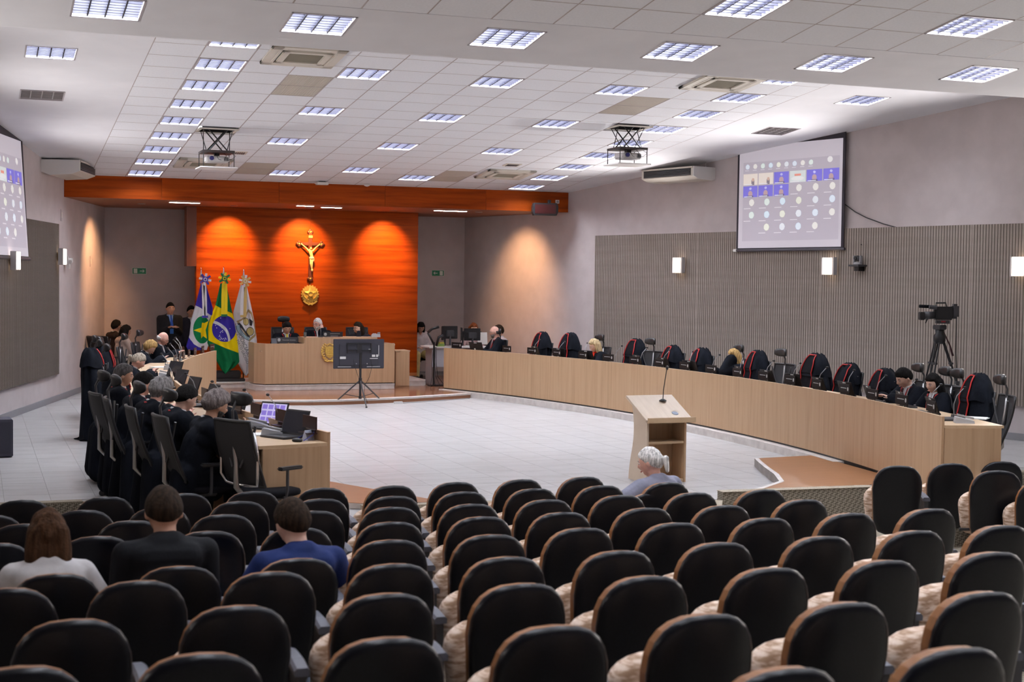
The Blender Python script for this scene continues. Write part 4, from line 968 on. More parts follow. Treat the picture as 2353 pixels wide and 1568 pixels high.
# ================================================================== AUDIENCE CHAIRS
def chair_outline(w, h, n=12):
    """arched outline (x, z), z from 0 to h, counter-clockwise"""
    p = []
    hw = w/2
    for k in range(n+1):                                  # top arch, right to left (superellipse)
        a = PI*k/n; c, s = math.cos(a), math.sin(a)
        p.append((hw*math.copysign(abs(c)**.74, c), h-.23+.23*abs(s)**.84))
    for k in range(5):                                    # left side down, slight taper
        q = (k+1)/6; p.append((-hw*(1-.13*q), (h-.23)*(1-q)))
    for k in range(7):                                    # rounded foot
        a = PI+PI*k/6; p.append((hw*.80*math.cos(a), .07*math.sin(a)+.07*0))
    for k in range(5):
        q = 1-(k+1)/6; p.append((hw*(1-.13*q), (h-.23)*(1-q)))
    return p
def shell_rings(out, h, layers, lean):
    rs = []
    cx, cz = 0, h*.5
    for sc_, dy in layers:
        r = []
        for x, z in out:
            xx, zz = x*sc_, cz+(z-cz)*sc_
            bow = -.035*(1-(xx/.25)**2)
            r.append((xx, dy+bow-lean*(zz), zz))
        rs.append(r)
    return rs
def make_aud_chair(lean=.17, h=.60, w=.455, zb=.335, folded=True, tall=False):
    t = thing('auditorium_chair', 'x', 'chair')
    out = chair_outline(w, h); T = Matrix.Translation((0, -.10, zb))
    b = MB(); b.T = T; b.rings(shell_rings(out, h, [(.985, .004), (1.005, -.004), (1.01, -.014), (.995, -.026), (.955, -.036), (.88, -.041), (.6, -.044), (.2, -.045)], lean)); b.build('back_shell', BLACKLEATHER, t, smooth=True)
    b = MB(); b.T = T; b.rings(shell_rings(out, h, [(.965, .062), (.975, .056), (.98, .008), (.965, .002)], lean)); b.build('wood_edge', WOODRIM, t, smooth=False)
    b = MB(); b.T = T; b.rings(shell_rings(out, h, [(.93, .045), (.92, .07), (.86, .09), (.7, .10), (.2, .102)], lean)); b.build('back_cushion', BEIGESEAT, t, smooth=True)
    if folded:
        so = [(x*1.02, z*.62) for x, z in chair_outline(.47, .60)]
        rs = []
        for sc_, dy in ((.9, .0), (1.0, .02), (1.02, .07), (.98, .115), (.8, .135), (.4, .14)):
            rs.append([(x*sc_, .045+dy+.10*(.36-z)*.5, .335+.18+(z-.18)*sc_) for x, z in so])
        MB().rings(rs).build('tip_up_seat', BEIGESEAT, t, smooth=True)
    else:
        so = chair_outline(.47, .46); rs = []
        for sc_, dz in ((.9, -.06), (1.0, -.04), (1.02, .0), (.97, .03), (.8, .045), (.4, .05)): rs.append([(x*sc_, -.05+.23+(z-.23)*sc_, .40+dz) for x, z in so])
        MB().rings(rs).build('seat', BEIGESEAT, t, smooth=True)
    ax = .295; b = MB()
    pr = [(-.10, .0), (.02, .018), (.16, .02), (.26, .0), (.30, -.035)]
    rs = []
    for y, dz in pr: rs.append([(ax-.032, y, .615+dz-.03), (ax+.032, y, .615+dz-.03), (ax+.034, y, .615+dz-.006), (ax+.022, y, .615+dz+.006), (ax-.022, y, .615+dz+.006), (ax-.034, y, .615+dz-.006)])
    b.rings(rs); b.build('armrest', ARMP, t, smooth=False)
    b = MB(); b.rings([[(ax-.018, -.09, z0), (ax+.018, -.09, z0), (ax+.018, y1, z0), (ax-.018, y1, z0)] for z0, y1 in ((.02, .05), (.08, .10), (.36, .16), (.50, .25), (.588, .27))]); b.build('side_stand', GREYDARK, t)
    MB().box((ax, .0, .012), (.07, .26, .024), b=.005).build('foot', GREYDARK, t)
    b = MB(); b.tube([(-.26, .02, .36), (.28, .02, .36)], .014); b.build('crossbar', BLACKP, t)
    return t
ROWS = {
 'first': [(52, 1148), (243, 1141), (424, 1133), (584, 1128), (744, 1120), (902, 1115), (1050, 1107), (1197, 1101), (1341, 1095)],
 'second': [(-20, 1183), (193, 1171), (369, 1165), (553, 1151), (739, 1145), (906, 1139), (1066, 1129), (1226, 1122), (1383, 1115), (1534, 1108)],
 'third': [(54, 1203), (305, 1195), (517, 1181), (722, 1173), (903, 1164), (1086, 1157), (1257, 1147), (1427, 1137), (1593, 1131), (1753, 1124)],
 'fourth': [(-10, 1247), (225, 1231), (482, 1219), (689, 1211), (902, 1198), (1107, 1186), (1294, 1176), (1485, 1166), (1666, 1160), (1845, 1147)],
 'fifth': [(901, 1239), (1131, 1227), (1336, 1212), (1552, 1200), (1759, 1189), (1952, 1178), (2137, 1168)],
 'sixth': [(20, 1350), (321, 1333), (625, 1312), (903, 1294), (1166, 1278), (1423, 1264), (1656, 1245), (1890, 1231), (2104, 1218), (2305, 1206)],
 'seventh': [(170, 1422), (550, 1390), (887, 1362), (1200, 1339), (1487, 1322), (1771, 1303), (2032, 1286), (2282, 1267)],
 'eighth': [(50, 1530), (468, 1499), (894, 1463), (1281, 1435), (1620, 1409), (1944, 1382), (2258, 1358)],
 'ninth': [(1805, 1532), (2197, 1485), (1420, 1575)]}
PLN = (0, .0618, 1)
def seat_pos(px, py, drop=0.):
    p = atp(px, py, (0, 11.27, .63-drop), PLN); return p
CH0 = make_aud_chair(); CHR = make_aud_chair(lean=.30, folded=False, h=.58)
index_kids(); CH_USED = [0, 0]
def put_chair(kind, x, y, z, rz, label, group):
    src = (CH0, CHR)[kind]; o = src if CH_USED[kind] == 0 else dup(src); CH_USED[kind] += 1
    return place(o, (x, y, z), rz, label, group)
TOPY = -.10-.17*.60-.01          # where the top edge of the back lies in the chair's own frame
for rn, lst in ROWS.items():
    ks = sorted(lst); n = len(ks)
    for k, (px, py) in enumerate(ks):
        p = seat_pos(px, py); fz = top_z(p.y)-.935
        lab = f'black-backed auditorium chair, {rn} row, {ordn(k)} from the left'
        put_chair(0, p.x-.01, p.y-TOPY, fz, R(rng.uniform(-1.5, 1.5)), lab, f'{rn} row of auditorium chairs')
OCC = []
for (px, py, who) in ((127, 1322, 'the long-haired woman'), (410, 1304, 'the man in the black shirt'), (686, 1286, 'the young man in the navy polo')):
    p = atp(px, py, (0, 11.27, .63-.085), PLN); Y = 7.66
    # reclined back: top edge sits lower and further back
    x = atp(px, py, (0, Y-.30, 0), (0, 1, 0)).x
    zt = aty(px, py, Y-.33).z
    o = put_chair(1, x, Y-.0, zt-.915+.0, 0, f'reclined auditorium chair with brown top edge, behind {who}', 'fifth row of auditorium chairs'); OCC.append((x, Y, zt-.915))
p = seat_pos(1497, 1109); xo, yo = p.x, p.y+.28; put_chair(1, xo, yo, top_z(11.27)-.95, 0, 'auditorium chair of the ponytailed man, first row', 'first row of auditorium chairs'); OCC.append((xo, yo, top_z(11.27)-.95))
def side_chair(px, py, wpx, rz, label, dz=0.0):
    d = .455*F_PX*.93/wpx; q = ray(px, py); p = E0+q*(d/q.dot(_f)); z = p.z-.935
    put_chair(0, p.x, p.y+.1, z, rz, label, 'side block of auditorium chairs at the right')
    return z
for (px, py, wpx, l) in ((2067, 1066, 104, 'tall-looking auditorium chair of the right side block, nearest the brown platform'), (2188, 1061, 98, 'auditorium chair of the right side block, second from the platform'), (2302, 1057, 92, 'auditorium chair of the right side block, farthest right at the back'), (2292, 1077, 108, 'auditorium chair of the right side block, nearer one by the right edge'), (2400, 1100, 112, 'auditorium chair cut by the right edge of the photo')):
    side_chair(px, py, wpx, R(-22), l)
b = MB(); b.prism([(10.0, 9.6), (16, 9.6), (16, 14.4), (11.0, 14.2), (10.95, 11.6), (10.0, 11.6)], -.6, -.2); tag(b.build('floor', CARPET), kind='structure')

# ================================================================== OFFICE CHAIRS
def make_office(head=True, cantilever=False):
    t = thing('office_chair', 'x', 'chair')
    SH = .47
    def bk(u, v):      # back surface, u across -1..1, v up 0..1
        return Vector((u*(.235-.02*abs(v-.4)), -.20-.05*math.sin(v*2.2)-.13*v-.03*(1-u*u), SH+.06+.56*v))
    b = MB(); nu, nv = 8, 10
    vs = [bk(-1+2*i/nu, j/nv) for j in range(nv+1) for i in range(nu+1)]; vs2 = [q+Vector((0, -.014, 0)) for q in vs]
    fs = []
    W_ = nu+1; M_ = len(vs)
    for j in range(nv):
        for i in range(nu):
            a = j*W_+i; fs += [(a, a+1, a+1+W_, a+W_), (M_+a, M_+a+W_, M_+a+1+W_, M_+a+1)]
    b.add(vs+vs2, fs); b.build('mesh_back', MESHF, t, smooth=True)
    loop = [bk(-1+2*i/8, 0) for i in range(9)]+[bk(1, j/8) for j in range(1, 9)]+[bk(1-2*i/8, 1) for i in range(1, 9)]+[bk(-1, 1-j/8) for j in range(1, 8)]
    MB().tube([q+Vector((0, -.007, 0)) for q in loop], .016, 6, close=True).build('back_frame', BLACKP, t, smooth=True)
    MB().tube([(0, -.05, SH-.06), (0, -.24, SH-.05), (0, -.33, SH+.05), (0, -.33, SH+.25), (0, -.36, SH+.45), (0, -.37, SH+.62)], [.022, .022, .026, .022, .018, .012], 8).build('spine', ALU, t, smooth=True)
    for s in (-1, 1): MB().tube([(s*.05, -.33, SH+.22), (s*.15, -.31, SH+.42), (s*.21, -.30, SH+.58)], .012, 6).build('back_strut', GREYDARK, t)
    if head:
        h = MB(); h.T = Matrix.Translation((0, -.30, SH+.80))
        rs = []
        for sc_, dy in ((.6, .035), (.9, .03), (1, .01), (.96, -.015), (.6, -.03)): rs.append([(.128*sc_*math.copysign(abs(math.cos(a))**.6, math.cos(a)), dy-.05*(1-(math.cos(a)*sc_)**2)+.03, .062*sc_*math.copysign(abs(math.sin(a))**.7, math.sin(a))) for a in [2*PI*k/20 for k in range(20)]])
        h.rings(rs); h.build('headrest', BLACKP, t, smooth=True)
        MB().tube([(0, -.365, SH+.60), (0, -.375, SH+.70), (0, -.33, SH+.79)], .013, 6).build('headrest_post', GREYDARK, t)
    s_ = MB(); so = [(.235*math.copysign(abs(math.cos(a))**.5, math.cos(a)), .03+.235*math.copysign(abs(math.sin(a))**.5, math.sin(a))) for a in [2*PI*k/24 for k in range(24)]]
    s_.rings([[(x*q, y*q, SH+dz) for x, y in so] for q, dz in ((.88, -.055), (.98, -.045), (1, -.02), (.97, 0), (.8, .012))]); s_.build('seat', BLACKF, t, smooth=True)
    for s in (-1, 1):
        MB().tube([(s*.10, .0, SH-.06), (s*.26, .0, SH-.05), (s*.275, .0, SH+.02), (s*.275, .0, SH+.19)], .014, 6).build('arm_support', GREYDARK, t)
        MB().box((s*.275, .03, SH+.205), (.075, .25, .03), b=.012).build('arm_pad', BLACKP, t)
    MB().box((0, 0, SH-.075), (.20, .22, .045), b=.01).build('mechanism', GREYDARK, t)
    MB().cyl((0, 0, .13), (0, 0, SH-.07), .024).build('gas_column', ALU, t); MB().cyl((0, 0, .09), (0, 0, .25), .034).build('column_sleeve', BLACKP, t)
    for k in range(5):
        a = 2*PI*k/5+.3; c, s = math.cos(a), math.sin(a)
        MB().rings([[(c*r-s*w_, s*r+c*w_, z-h_), (c*r+s*w_, s*r-c*w_, z-h_), (c*r+s*w_, s*r-c*w_, z+h_), (c*r-s*w_, s*r+c*w_, z+h_)] for r, z, w_, h_ in ((.02, .12, .026, .02), (.18, .105, .021, .014), (.31, .085, .014, .010))]).build('base_leg', ALU, t)
        cs = MB(); cx, cy = c*.31, s*.31
        for q in (-1, 1): cs.cyl((cx-s*q*.013, cy+c*q*.013, .031), (cx-s*q*.028, cy+c*q*.028, .031), .031, n=12)
        cs.cyl((cx, cy, .03), (cx, cy, .08), .008, n=6); cs.build('caster', BLACKP, t)
    return t
OF = make_office(); OFN = make_office(head=False)
# ================================================================== ROBES HUNG OVER CHAIRS
def make_drape(w=.30, top=1.0, zlow=.42, flare=1.25, slump=0., seed=1, trim=True, long=False):
    r2 = random.Random(seed); t = thing('draped_robe', 'x', 'robe'); n = 40; rs = []
    ph = [r2.uniform(0, 6.28) for _ in range(4)]
    prof = [(0, .14, .04), (.025, .34, .065), (.08, .50, .09), (.2, .66, .115), (.40, .88, .135), (.66, 1.10, .155), (1, flare*1.12, .18)]
    if long: prof += [(1.5, flare*1.12, .20), (2.2, flare*1.2, .22)]
    Htot = (top-zlow)
    for q, ws, dp in prof:
        z = top-Htot*min(q, 1) if not long else top-(top-.012)*q/2.2
        ring = []
        for k in range(n):
            a = 2*PI*k/n; am = .05*min(1, q*1.5)
            rr = 1+am*(math.sin(7*a+ph[0])+.7*math.sin(11*a+ph[1]+q*2)+.5*math.sin(17*a+ph[2]))*1.6+.09*math.sin(2*a+ph[3]+q*3)*min(1, q*4)
            x = w*ws*math.copysign(abs(math.cos(a))**.8, math.cos(a))*rr; y = dp*math.sin(a)*rr
            ring.append((x+slump*q*.1, y-.10*(1-q)*.5-.02, z+.02*math.sin(3*a+ph[3])*min(1, q)))
        rs.append(ring)
    if long:
        rs.append([(x*1.10-.03, y*1.15-.04, .008) for x, y, z in rs[-1]])
    b = MB(); b.rings(list(reversed(rs))); b.build('robe', ROBE, t, smooth=True)
    # shoulder cape lying over
    rs = []
    for q, ws, dp in ((.0, .16, .05), (.045, .42, .085), (.14, .62, .12), (.30, .84, .15), (.46, 1.0, .168)):
        rs.append([(w*ws*math.copysign(abs(math.cos(a))**.8, math.cos(a))*(1+.03*math.sin(5*a+ph[1])), dp*math.sin(a)-.10*(1-q)*.5-.025, top+.012-(Htot if not long else .55)*q+.015*math.sin(4*a+ph[2])) for a in [2*PI*k/n for k in range(n)]])
    b = MB(); b.rings(list(reversed(rs)), False, True); b.build('cape', ROBE, t, smooth=True)
    if trim:
        k_ = .30+.12*r2.random(); asy = r2.uniform(-.25, .25)
        def front(x, z):
            q = (top-z)/Htot; qs = [p_[0] for p_ in prof]; ws = np.interp(q, qs, [p_[1] for p_ in prof]); dp = np.interp(q, qs, [p_[2] for p_ in prof])
            qc = [.0, .045, .14, .30, .46]; Hc = Htot if not long else .55; qq = (top+.012-z)/Hc
            wc = np.interp(qq, qc, [.16, .42, .62, .84, 1.0]); dc = np.interp(qq, qc, [.05, .085, .12, .15, .168])
            f1 = dp*math.sqrt(max(.02, 1-min(1, abs(x)/(w*ws))**2.4)); f2 = dc*math.sqrt(max(.02, 1-min(1, abs(x)/(w*wc))**2.4)) if qq < .46 else 0
            return max(f1, f2)-.05*(1-q)-.02+.016
        hgt = min(Htot*.98, .62); pts = []
        for q in np.linspace(-1, 1, 25):
            aq = abs(q); x = w*k_*(math.copysign(min(1, aq*2.2)**.6, q)*(1+.35*aq)+asy*(1-aq)*.5+asy); z = top-.005-hgt*(max(0, aq-.18)/.82)**1.25
            pts.append((x, front(x, z), z))
        MB().tube(pts, .0095, 6).build('red_trim', REDTRIM, t, smooth=True)
        b = MB(); vs = []; m_ = len(pts)//2
        for i in range(m_+1): vs += [(pts[i][0], pts[i][1]-.006, pts[i][2]), (pts[-1-i][0], pts[-1-i][1]-.006, pts[-1-i][2])]
        b.add(vs, [(2*i, 2*i+1, 2*i+3, 2*i+2) for i in range(m_)]); b.build('lining', BLACKF, t)
    return t

# seats behind the right desk, from the far end to the near end
RSEAT = [(1137, 743, 'bald', 0), (1240, 765, 'drape', .5), (1305, 767, 'drape', 0), (1372, 785, 'red scarf woman', 0), (1455, 781, 'drape', -.3), (1499, 787, 'empty', 0), (1540, 796, 'drape', 0),
         (1606, 802, 'drape', .2), (1690, 798, 'blond woman', 0), (1733, 808, 'drape', 0), (1799, 822, 'empty', 0), (1867, 815, 'drapew', 0), (1942, 837, 'drape', .2), (2025, 850, 'drape', -.3),
         (2098, 845, 'man', 0), (2160, 862, 'woman', 0), (2200, 878, 'empty', 0), (2237, 862, 'drape', 0), (2294, 895, 'empty', 0)]
index_kids(); ofu = 0; nd = 0; RS = {}; ne = 0
for k, (px, py, kind, sl_) in enumerate(RSEAT):
    off = .98 if kind != 'empty' else 1.0
    p = at_arc(px, py, 'r', off); d = arc_dir(p.x, p.y, 'r'); rz = face_rot(d); RS[k] = (p, rz, d)
    src = OF if kind in ('empty', 'red scarf woman', 'bald', 'man', 'woman', 'blond woman') else OFN; o = dup(src)
    back = p - d*.0
    if kind == 'empty':
        lab = ['empty black mesh chair with raised headrest, among the far draped chairs', 'empty black mesh chair with headrest left of the widest draped robe', 'empty black chair with round headrest behind the dark-haired woman', 'empty black mesh chair at the near end of the right desk'][ne]; ne += 1
        place(o, (p.x+d.x*.28, p.y+d.y*.28, 0), rz+R(rng.uniform(-14, 14)), lab, 'office chairs behind the right desk')
        zt = p.z; o.scale = (1, 1, 1); o.location.z = 0
    else:
        who = {'bald': 'office chair of the bald bearded judge', 'red scarf woman': 'office chair of the woman with the red scarf', 'blond woman': 'office chair of the long-haired blond woman', 'man': 'office chair of the robed man reading at the right', 'woman': 'office chair of the dark-haired woman at the right'}.get(kind, f'office chair under the {ordn(nd)} draped robe, right desk')
        place(o, (p.x+d.x*.22, p.y+d.y*.22, 0), rz, who, 'office chairs behind the right desk')
    if kind.startswith('drape'):
        top = min(max(p.z, 1.12), 1.34); wd = .27 if kind == 'drape' else .36
        
        dr = make_drape(wd, top, .62, 1.2, sl_, seed=k+3); 
        place(dr, (p.x, p.y, 0), rz+R(rng.uniform(-6, 6)), f'black red-trimmed robe over a chair, {ordn(nd)} from the far end' if kind == 'drape' else 'widest black robe with red trim over a chair back, right desk', 'robes hung over the chairs of the right desk'); nd += 1
# left side seats: at pixel of the head top
LSEAT = {'bushy': (490, 877), 'black': (418, 864), 'grey': (361, 851), 'dark': (325, 838), 'brown': (282, 828)}
LFAR = {'pony': (312, 787), 'blond': (340, 764), 'baldl': (370, 756)}
LP3 = {}
for k_, (px, py) in LSEAT.items(): LP3[k_] = at_arc(px, py, 'l', .90)
for k_, (px, py) in LFAR.items(): LP3[k_] = atz(px, py, 1.35)
names = {'bushy': 'the bushy-haired judge', 'black': 'the black-haired young judge', 'grey': 'the curly grey-haired judge', 'dark': 'the dark-haired judge with white collar', 'brown': 'the brown-haired judge with red collar', 'pony': 'the grey ponytailed woman', 'blond': 'the curly blond judge', 'baldl': 'the bald judge at the far left'}
for k_, p in LP3.items():
    if k_ == 'brown': continue
    d = arc_dir(p.x, p.y, 'l'); rz = face_rot(d); o = dup(OF)
    place(o, (p.x-d.x*.10, p.y-d.y*.10, 0), rz+R(rng.uniform(-8, 8)), f'black and chrome office chair of {names[k_]}', 'office chairs behind the left desk')
# the tall robes hanging to the floor behind the left desk
for n_, (pa, lab, tz) in enumerate((((207, 1010), 'long black robe hanging to the floor over the leftmost chair', (213, 803)), ((262, 1082), 'long black robe trailing on the floor behind the brown-haired judge', (268, 850)))):
    p = atz(*pa, 0); zt = aty(tz[0], tz[1], p.y).z; d = arc_dir(p.x, p.y, 'l'); rz = face_rot(d)
    dr = make_drape(.25, zt, .45, 1.3, 0, seed=31+n_, long=True); place(dr, (p.x+.08, p.y+.05, 0), rz, lab, 'long robes behind the left desk')
for n_, (px, py, lab, kind) in enumerate(((252, 815, 'black robe with red collar over a chair beside the long robe', 'd'), (303, 925, 'empty tall mesh chair with headrest behind the left desk, middle', 'c'), (345, 950, 'tall chrome-spined mesh chair seen from the side, left desk', 'c'), (405, 965, 'mesh chair with large curved headrest nearest the audience', 'c'))):
    pass
for (px, py, off, lab, tw) in ():
    p = at_arc(px, py, 'l', off); d = arc_dir(p.x, p.y, 'l'); o = dup(OF); place(o, (p.x, p.y, 0), face_rot(d)+R(tw), lab, 'office chairs behind the left desk')
for (px, py, lab) in ((290, 775, 'empty black chair headrest between the far left judges'), (302, 778, 'second empty black chair among the far left judges')):
    p = atz(px, py, 1.30); d = arc_dir(p.x, p.y, 'l'); o = dup(OF); place(o, (p.x-.2, p.y, 0), face_rot(d), lab, 'office chairs behind the left desk')
p = at_arc(252, 800, 'l', 1.1) if False else atz(246, 800, 1.2); d = arc_dir(p.x, p.y, 'l'); dr = make_drape(.27, 1.22, .5, 1.2, 0, seed=77); place(dr, (p.x, p.y, 0), face_rot(d), 'black robe with red collar over the chair beside the long hanging robe', 'long robes behind the left desk')
o = dup(OF); place(o, (p.x+d.x*.2, p.y+d.y*.2, 0), face_rot(d), 'office chair under the red-collared robe, left side', 'office chairs behind the left desk')
o = dup(OF); place(o, (2.36, 12.36, 0), face_rot((.85, .50)), 'black mesh chair with chrome loop at the near end of the left desk', 'office chairs behind the left desk')
MB().tube([(-.22, -.33, 1.0), (-.235, -.30, .80), (-.235, -.30, .62), (-.20, -.27, .545), (-.1, -.26, .53), (.1, -.26, .53), (.20, -.27, .545), (.235, -.30, .62), (.235, -.30, .80), (.22, -.33, 1.0)], .014, 8).build('chrome_loop', CHROME, o, smooth=True)
# ================================================================== PEOPLE
HN, HK = 34, 26
def head_r(d):
    """radius of the head along unit direction d (x right, y forward, z up)"""
    x, y, z = d
    r = 1/math.sqrt((x/.076)**2+(y/.096)**2+(z/.118)**2)
    g = lambda cx, cz, sx, sz: math.exp(-((x-cx)/sx)**2-((z-cz)/sz)**2)
    if z < 0: r *= 1-.20*min(1, -z)**1.5*(1 if y < .2 else .25)*(1-.2*abs(y))
    if z < -.2: r *= 1-.16*abs(x)*(-z)
    if y > 0:
        f = min(1, y*1.6)
        r += f*(.020*g(0, -.22, .13, .20)+.010*g(0, -.08, .09, .22))      # nose
        r -= f*.0085*(g(.34, .02, .17, .12)+g(-.34, .02, .17, .12))       # eye sockets
        r += f*.004*(g(.30, .20, .28, .08)+g(-.30, .20, .28, .08))        # brows
        r += f*.006*g(0, -.52, .20, .07)-f*.004*g(0, -.64, .25, .05)      # lips, fold
        r += f*.010*g(0, -.84, .24, .14)                                   # chin
        r += f*.005*(g(.52, -.25, .2, .2)+g(-.52, -.25, .2, .2))          # cheeks
    return r
HDIR = []
for j in range(1, HK):
    a = PI*j/HK
    HDIR.append([(math.sin(a)*math.cos(2*PI*i/HN+PI/2), math.sin(a)*math.sin(2*PI*i/HN+PI/2), -math.cos(a)) for i in range(HN)])
HRAD = [[head_r(d) for d in r] for r in HDIR]
def sm(x, a, b_): t = max(0, min(1, (x-a)/(b_-a))); return t*t*(3-2*t)
def hairline(kind, d):
    x, y, z = d
    if kind == 'bald':
        base = sm(-y, -.25, .1)*sm(z, -.55, -.35)*sm(-z, -.42, -.25); return base
    if kind == 'thin':
        return sm(z, .55-.9*max(0, -y), .7-.9*max(0, -y))*.9 if y > -.2 else sm(z, -.5, -.35)
    hl = .50 if y > .55 else (.50-.62*(.55-y)/.55 if y > 0 else -.22-.55*(-y))
    if abs(x) > .55 and y > .1: hl -= .10
    return sm(z, hl-.05, hl+.06)
def shell(mb, M, mask, t, seed=0, sc_=1.0, lumps=.25):
    r2 = random.Random(seed); ph = [r2.uniform(0, 6) for _ in range(3)]; rs = []
    for j, row in enumerate(HDIR):
        ring = []
        for i, d in enumerate(row):
            m_ = mask(d); n_ = 1+lumps*(math.sin(9*d[0]+ph[0]+4*d[2])*.5+math.sin(13*d[1]+7*d[2]+ph[1])*.5)
            r = HRAD[j][i]*sc_+t*m_*n_*(.30+.70*sm(d[2]+.35*max(0, -d[1]), -.45, .55))+.002*m_-.010*(1-m_); ring.append(M @ Vector((d[0]*r, d[1]*r, d[2]*r)))
        rs.append(ring)
    mb.rings(rs)
def limb(mb, a, b_, r0, r1, n=12): mb.cap(a, b_, r0, r1, n)
def ik(sh, hand, l1, l2, pole):
    sh, hand = Vector(sh), Vector(hand); d = hand-sh; L = min(d.length, (l1+l2)*.995); u = d.normalized(); hand = sh+u*L
    x = (l1*l1-l2*l2+L*L)/(2*L); h = math.sqrt(max(l1*l1-x*x, 0)); p = Vector(pole); p = (p-u*p.dot(u)).normalized()
    return sh+u*x+p*h, hand
def hand_mesh(mb, wrist, dirv, palm_n, side, curl=.5, s=1.0):
    """palm + four fingers + thumb leaving its side"""
    d = dirv.normalized(); n = (palm_n-d*palm_n.dot(d)).normalized(); x = d.cross(n)*side
    c = wrist+d*.045*s
    M3 = Matrix((x, d, n)).transposed(); mb.ell(c, (.040*s, .050*s, .016*s), M3, 12, 8)
    for k, L in enumerate((.068, .076, .071, .056)):
        b0 = wrist+d*.080*s+x*(-.027+.018*k)*s*-1; dd = d; p = b0
        for q in range(3):
            ang = curl*(.35+.45*q); dd = (d*math.cos(ang)+n*-math.sin(ang)).normalized(); e = p+dd*L*s*(.42, .32, .26)[q]; mb.cap(p, e, .0085*s, .0075*s, 8); p = e
    b0 = wrist+d*.028*s+x*.034*s; e = b0+(d*.6+x*.75-n*.2).normalized()*.040*s; mb.cap(b0, e, .012*s, .010*s, 8)
    e2 = e+(d*.9+x*.15-n*.35*(.5+curl)).normalized()*.032*s; mb.cap(e, e2, .010*s, .008*s, 8)
def remesh(o, v, sm_=3):
    m_ = o.modifiers.new('r', 'REMESH'); m_.mode = 'VOXEL'; m_.voxel_size = v; m_.use_smooth_shade = True
    if sm_: s_ = o.modifiers.new('s', 'SMOOTH'); s_.iterations = sm_; s_.factor = .5
def person(label, loc, rz, skn='light', hair='dark', style='short', sit=True, lean=.12, look=(0, 0, 0), hands=None, top='robe', topc=None, bottomc=(.012, .012, .015), fem=False,
           vox=.011, glasses=False, beard=None, tie=None, collar=True, seat_h=.47, scale=1., face=True, sleeve='long', red=False, long_hair=0, group=None, legs=True, skirt=True, shirtc=None, lanyard=False, redsleeve=False):
    t = thing('person', label, 'person', loc, rz, group); t.scale = (scale,)*3
    hz = seat_h+.07 if sit else .92; sw = .165 if fem else .19; k = .94 if fem else 1.
    la = lean; up = Vector((0, math.sin(la), math.cos(la)))
    H = Vector((0, 0, hz)); C = H+up*.30*k; SHc = H+up*.50*k; Nk = SHc+Vector((0, .012, .0))+up*.015
    Hd = Nk+Vector((0, .03+.3*max(0, -look[0])*.1, .143 if not fem else .135))
    LR = Matrix.Rotation(look[1], 4, 'Z') @ Matrix.Rotation(look[0], 4, 'X') @ Matrix.Rotation(look[2], 4, 'Y')
    hs = 1.0 if fem else 1.07
    piv = Nk+Vector((0, 0, .06)); HM = Matrix.Translation(piv) @ LR @ Matrix.Translation(Hd-piv) @ Matrix.Scale(hs, 4)
    sk = skin(skn); B = MB()
    B.rings([[HM @ Vector((d[0]*r, d[1]*r, d[2]*r)) for d, r in zip(row, rr)] for row, rr in zip(HDIR, HRAD)])
    for s in (-1, 1):
        B.ell(HM @ Vector((s*.078, -.006, -.004)), (.011, .020, .032), (HM.to_3x3().normalized() @ Matrix.Rotation(s*-.35, 3, 'Z')), 10, 8)
    limb(B, Nk-up*.05, HM @ Vector((0, -.012, -.05)), .058 if not fem else .047, .055 if not fem else .046)
    # trunk
    limb(B, H+Vector((0, 0, .0)), C, .125, .13); limb(B, C+Vector((-.06, 0, 0)), SHc+Vector((-.07, 0, -.07)), .10, .085); limb(B, C+Vector((.06, 0, 0)), SHc+Vector((.07, 0, -.07)), .10, .085)
    hands = hands or ((-.16, .42, hz+.22), (.16, .42, hz+.22)); arms = []
    for s, hd in zip((-1, 1), hands):
        sh = SHc+Vector((s*sw, 0, -.045)); pole = (s*.55, -.35, -.8); wr = Vector(hd[:3]); curl = hd[3] if len(hd) > 3 else .5
        if len(hd) > 4: pole = hd[4]
        el, wr = ik(sh, wr, .285*k, .25*k, pole); arms.append((sh, el, wr, curl))
        limb(B, SHc+Vector((s*.08, 0, -.04)), sh, .06, .055); limb(B, sh, el, .052*k, .042*k); limb(B, el, wr, .040*k, .027*k)
        dv = (wr-el).normalized(); pn = Vector((0, 0, -1)) if abs(dv.z) < .75 else Vector((0, 1, 0))
        if abs(dv.z) >= .75: pn = Vector((0, -1, 0))
        hand_mesh(B, wr, dv, -pn, s, curl, 1.0 if not fem else .92)
    feet = []
    if sit:
        for s in (-1, 1):
            hp = Vector((s*.09, .02, hz-.02)); kn = Vector((s*.13, .43*k, seat_h+.05)); an_ = Vector((s*.13, .40*k, .085)); feet.append((hp, kn, an_))
    else:
        for s in (-1, 1):
            hp = Vector((s*.09, 0, hz-.02)); kn = Vector((s*.10, .02, .49)); an_ = Vector((s*.11, 0, .08)); feet.append((hp, kn, an_))
    for hp, kn, an_ in feet: limb(B, hp, kn, .085, .058); limb(B, kn, an_, .056, .036); limb(B, an_-Vector((0, .02, .03)), an_+Vector((0, .14, -.05)), .036, .03)
    body = B.build('body', sk, t); remesh(body, vox, 2)
    if legs:
        P = MB()
        for hp, kn, an_ in feet: limb(P, hp, kn, .105, .075); limb(P, kn, an_+Vector((0, 0, .0)), .074, .055)
        limb(P, H+Vector((-.07, 0, 0)), H+Vector((.07, 0, 0)), .12, .12); o = P.build('trousers', cloth('pants_%d' % int(sum(bottomc)*1e4), bottomc), t); remesh(o, .02, 2)
        for hp, kn, an_ in feet: 
            P = MB(); limb(P, an_-Vector((0, .035, .035)), an_+Vector((0, .15, -.045)), .045, .036); P.build('shoe', BLACKP, t, smooth=True)
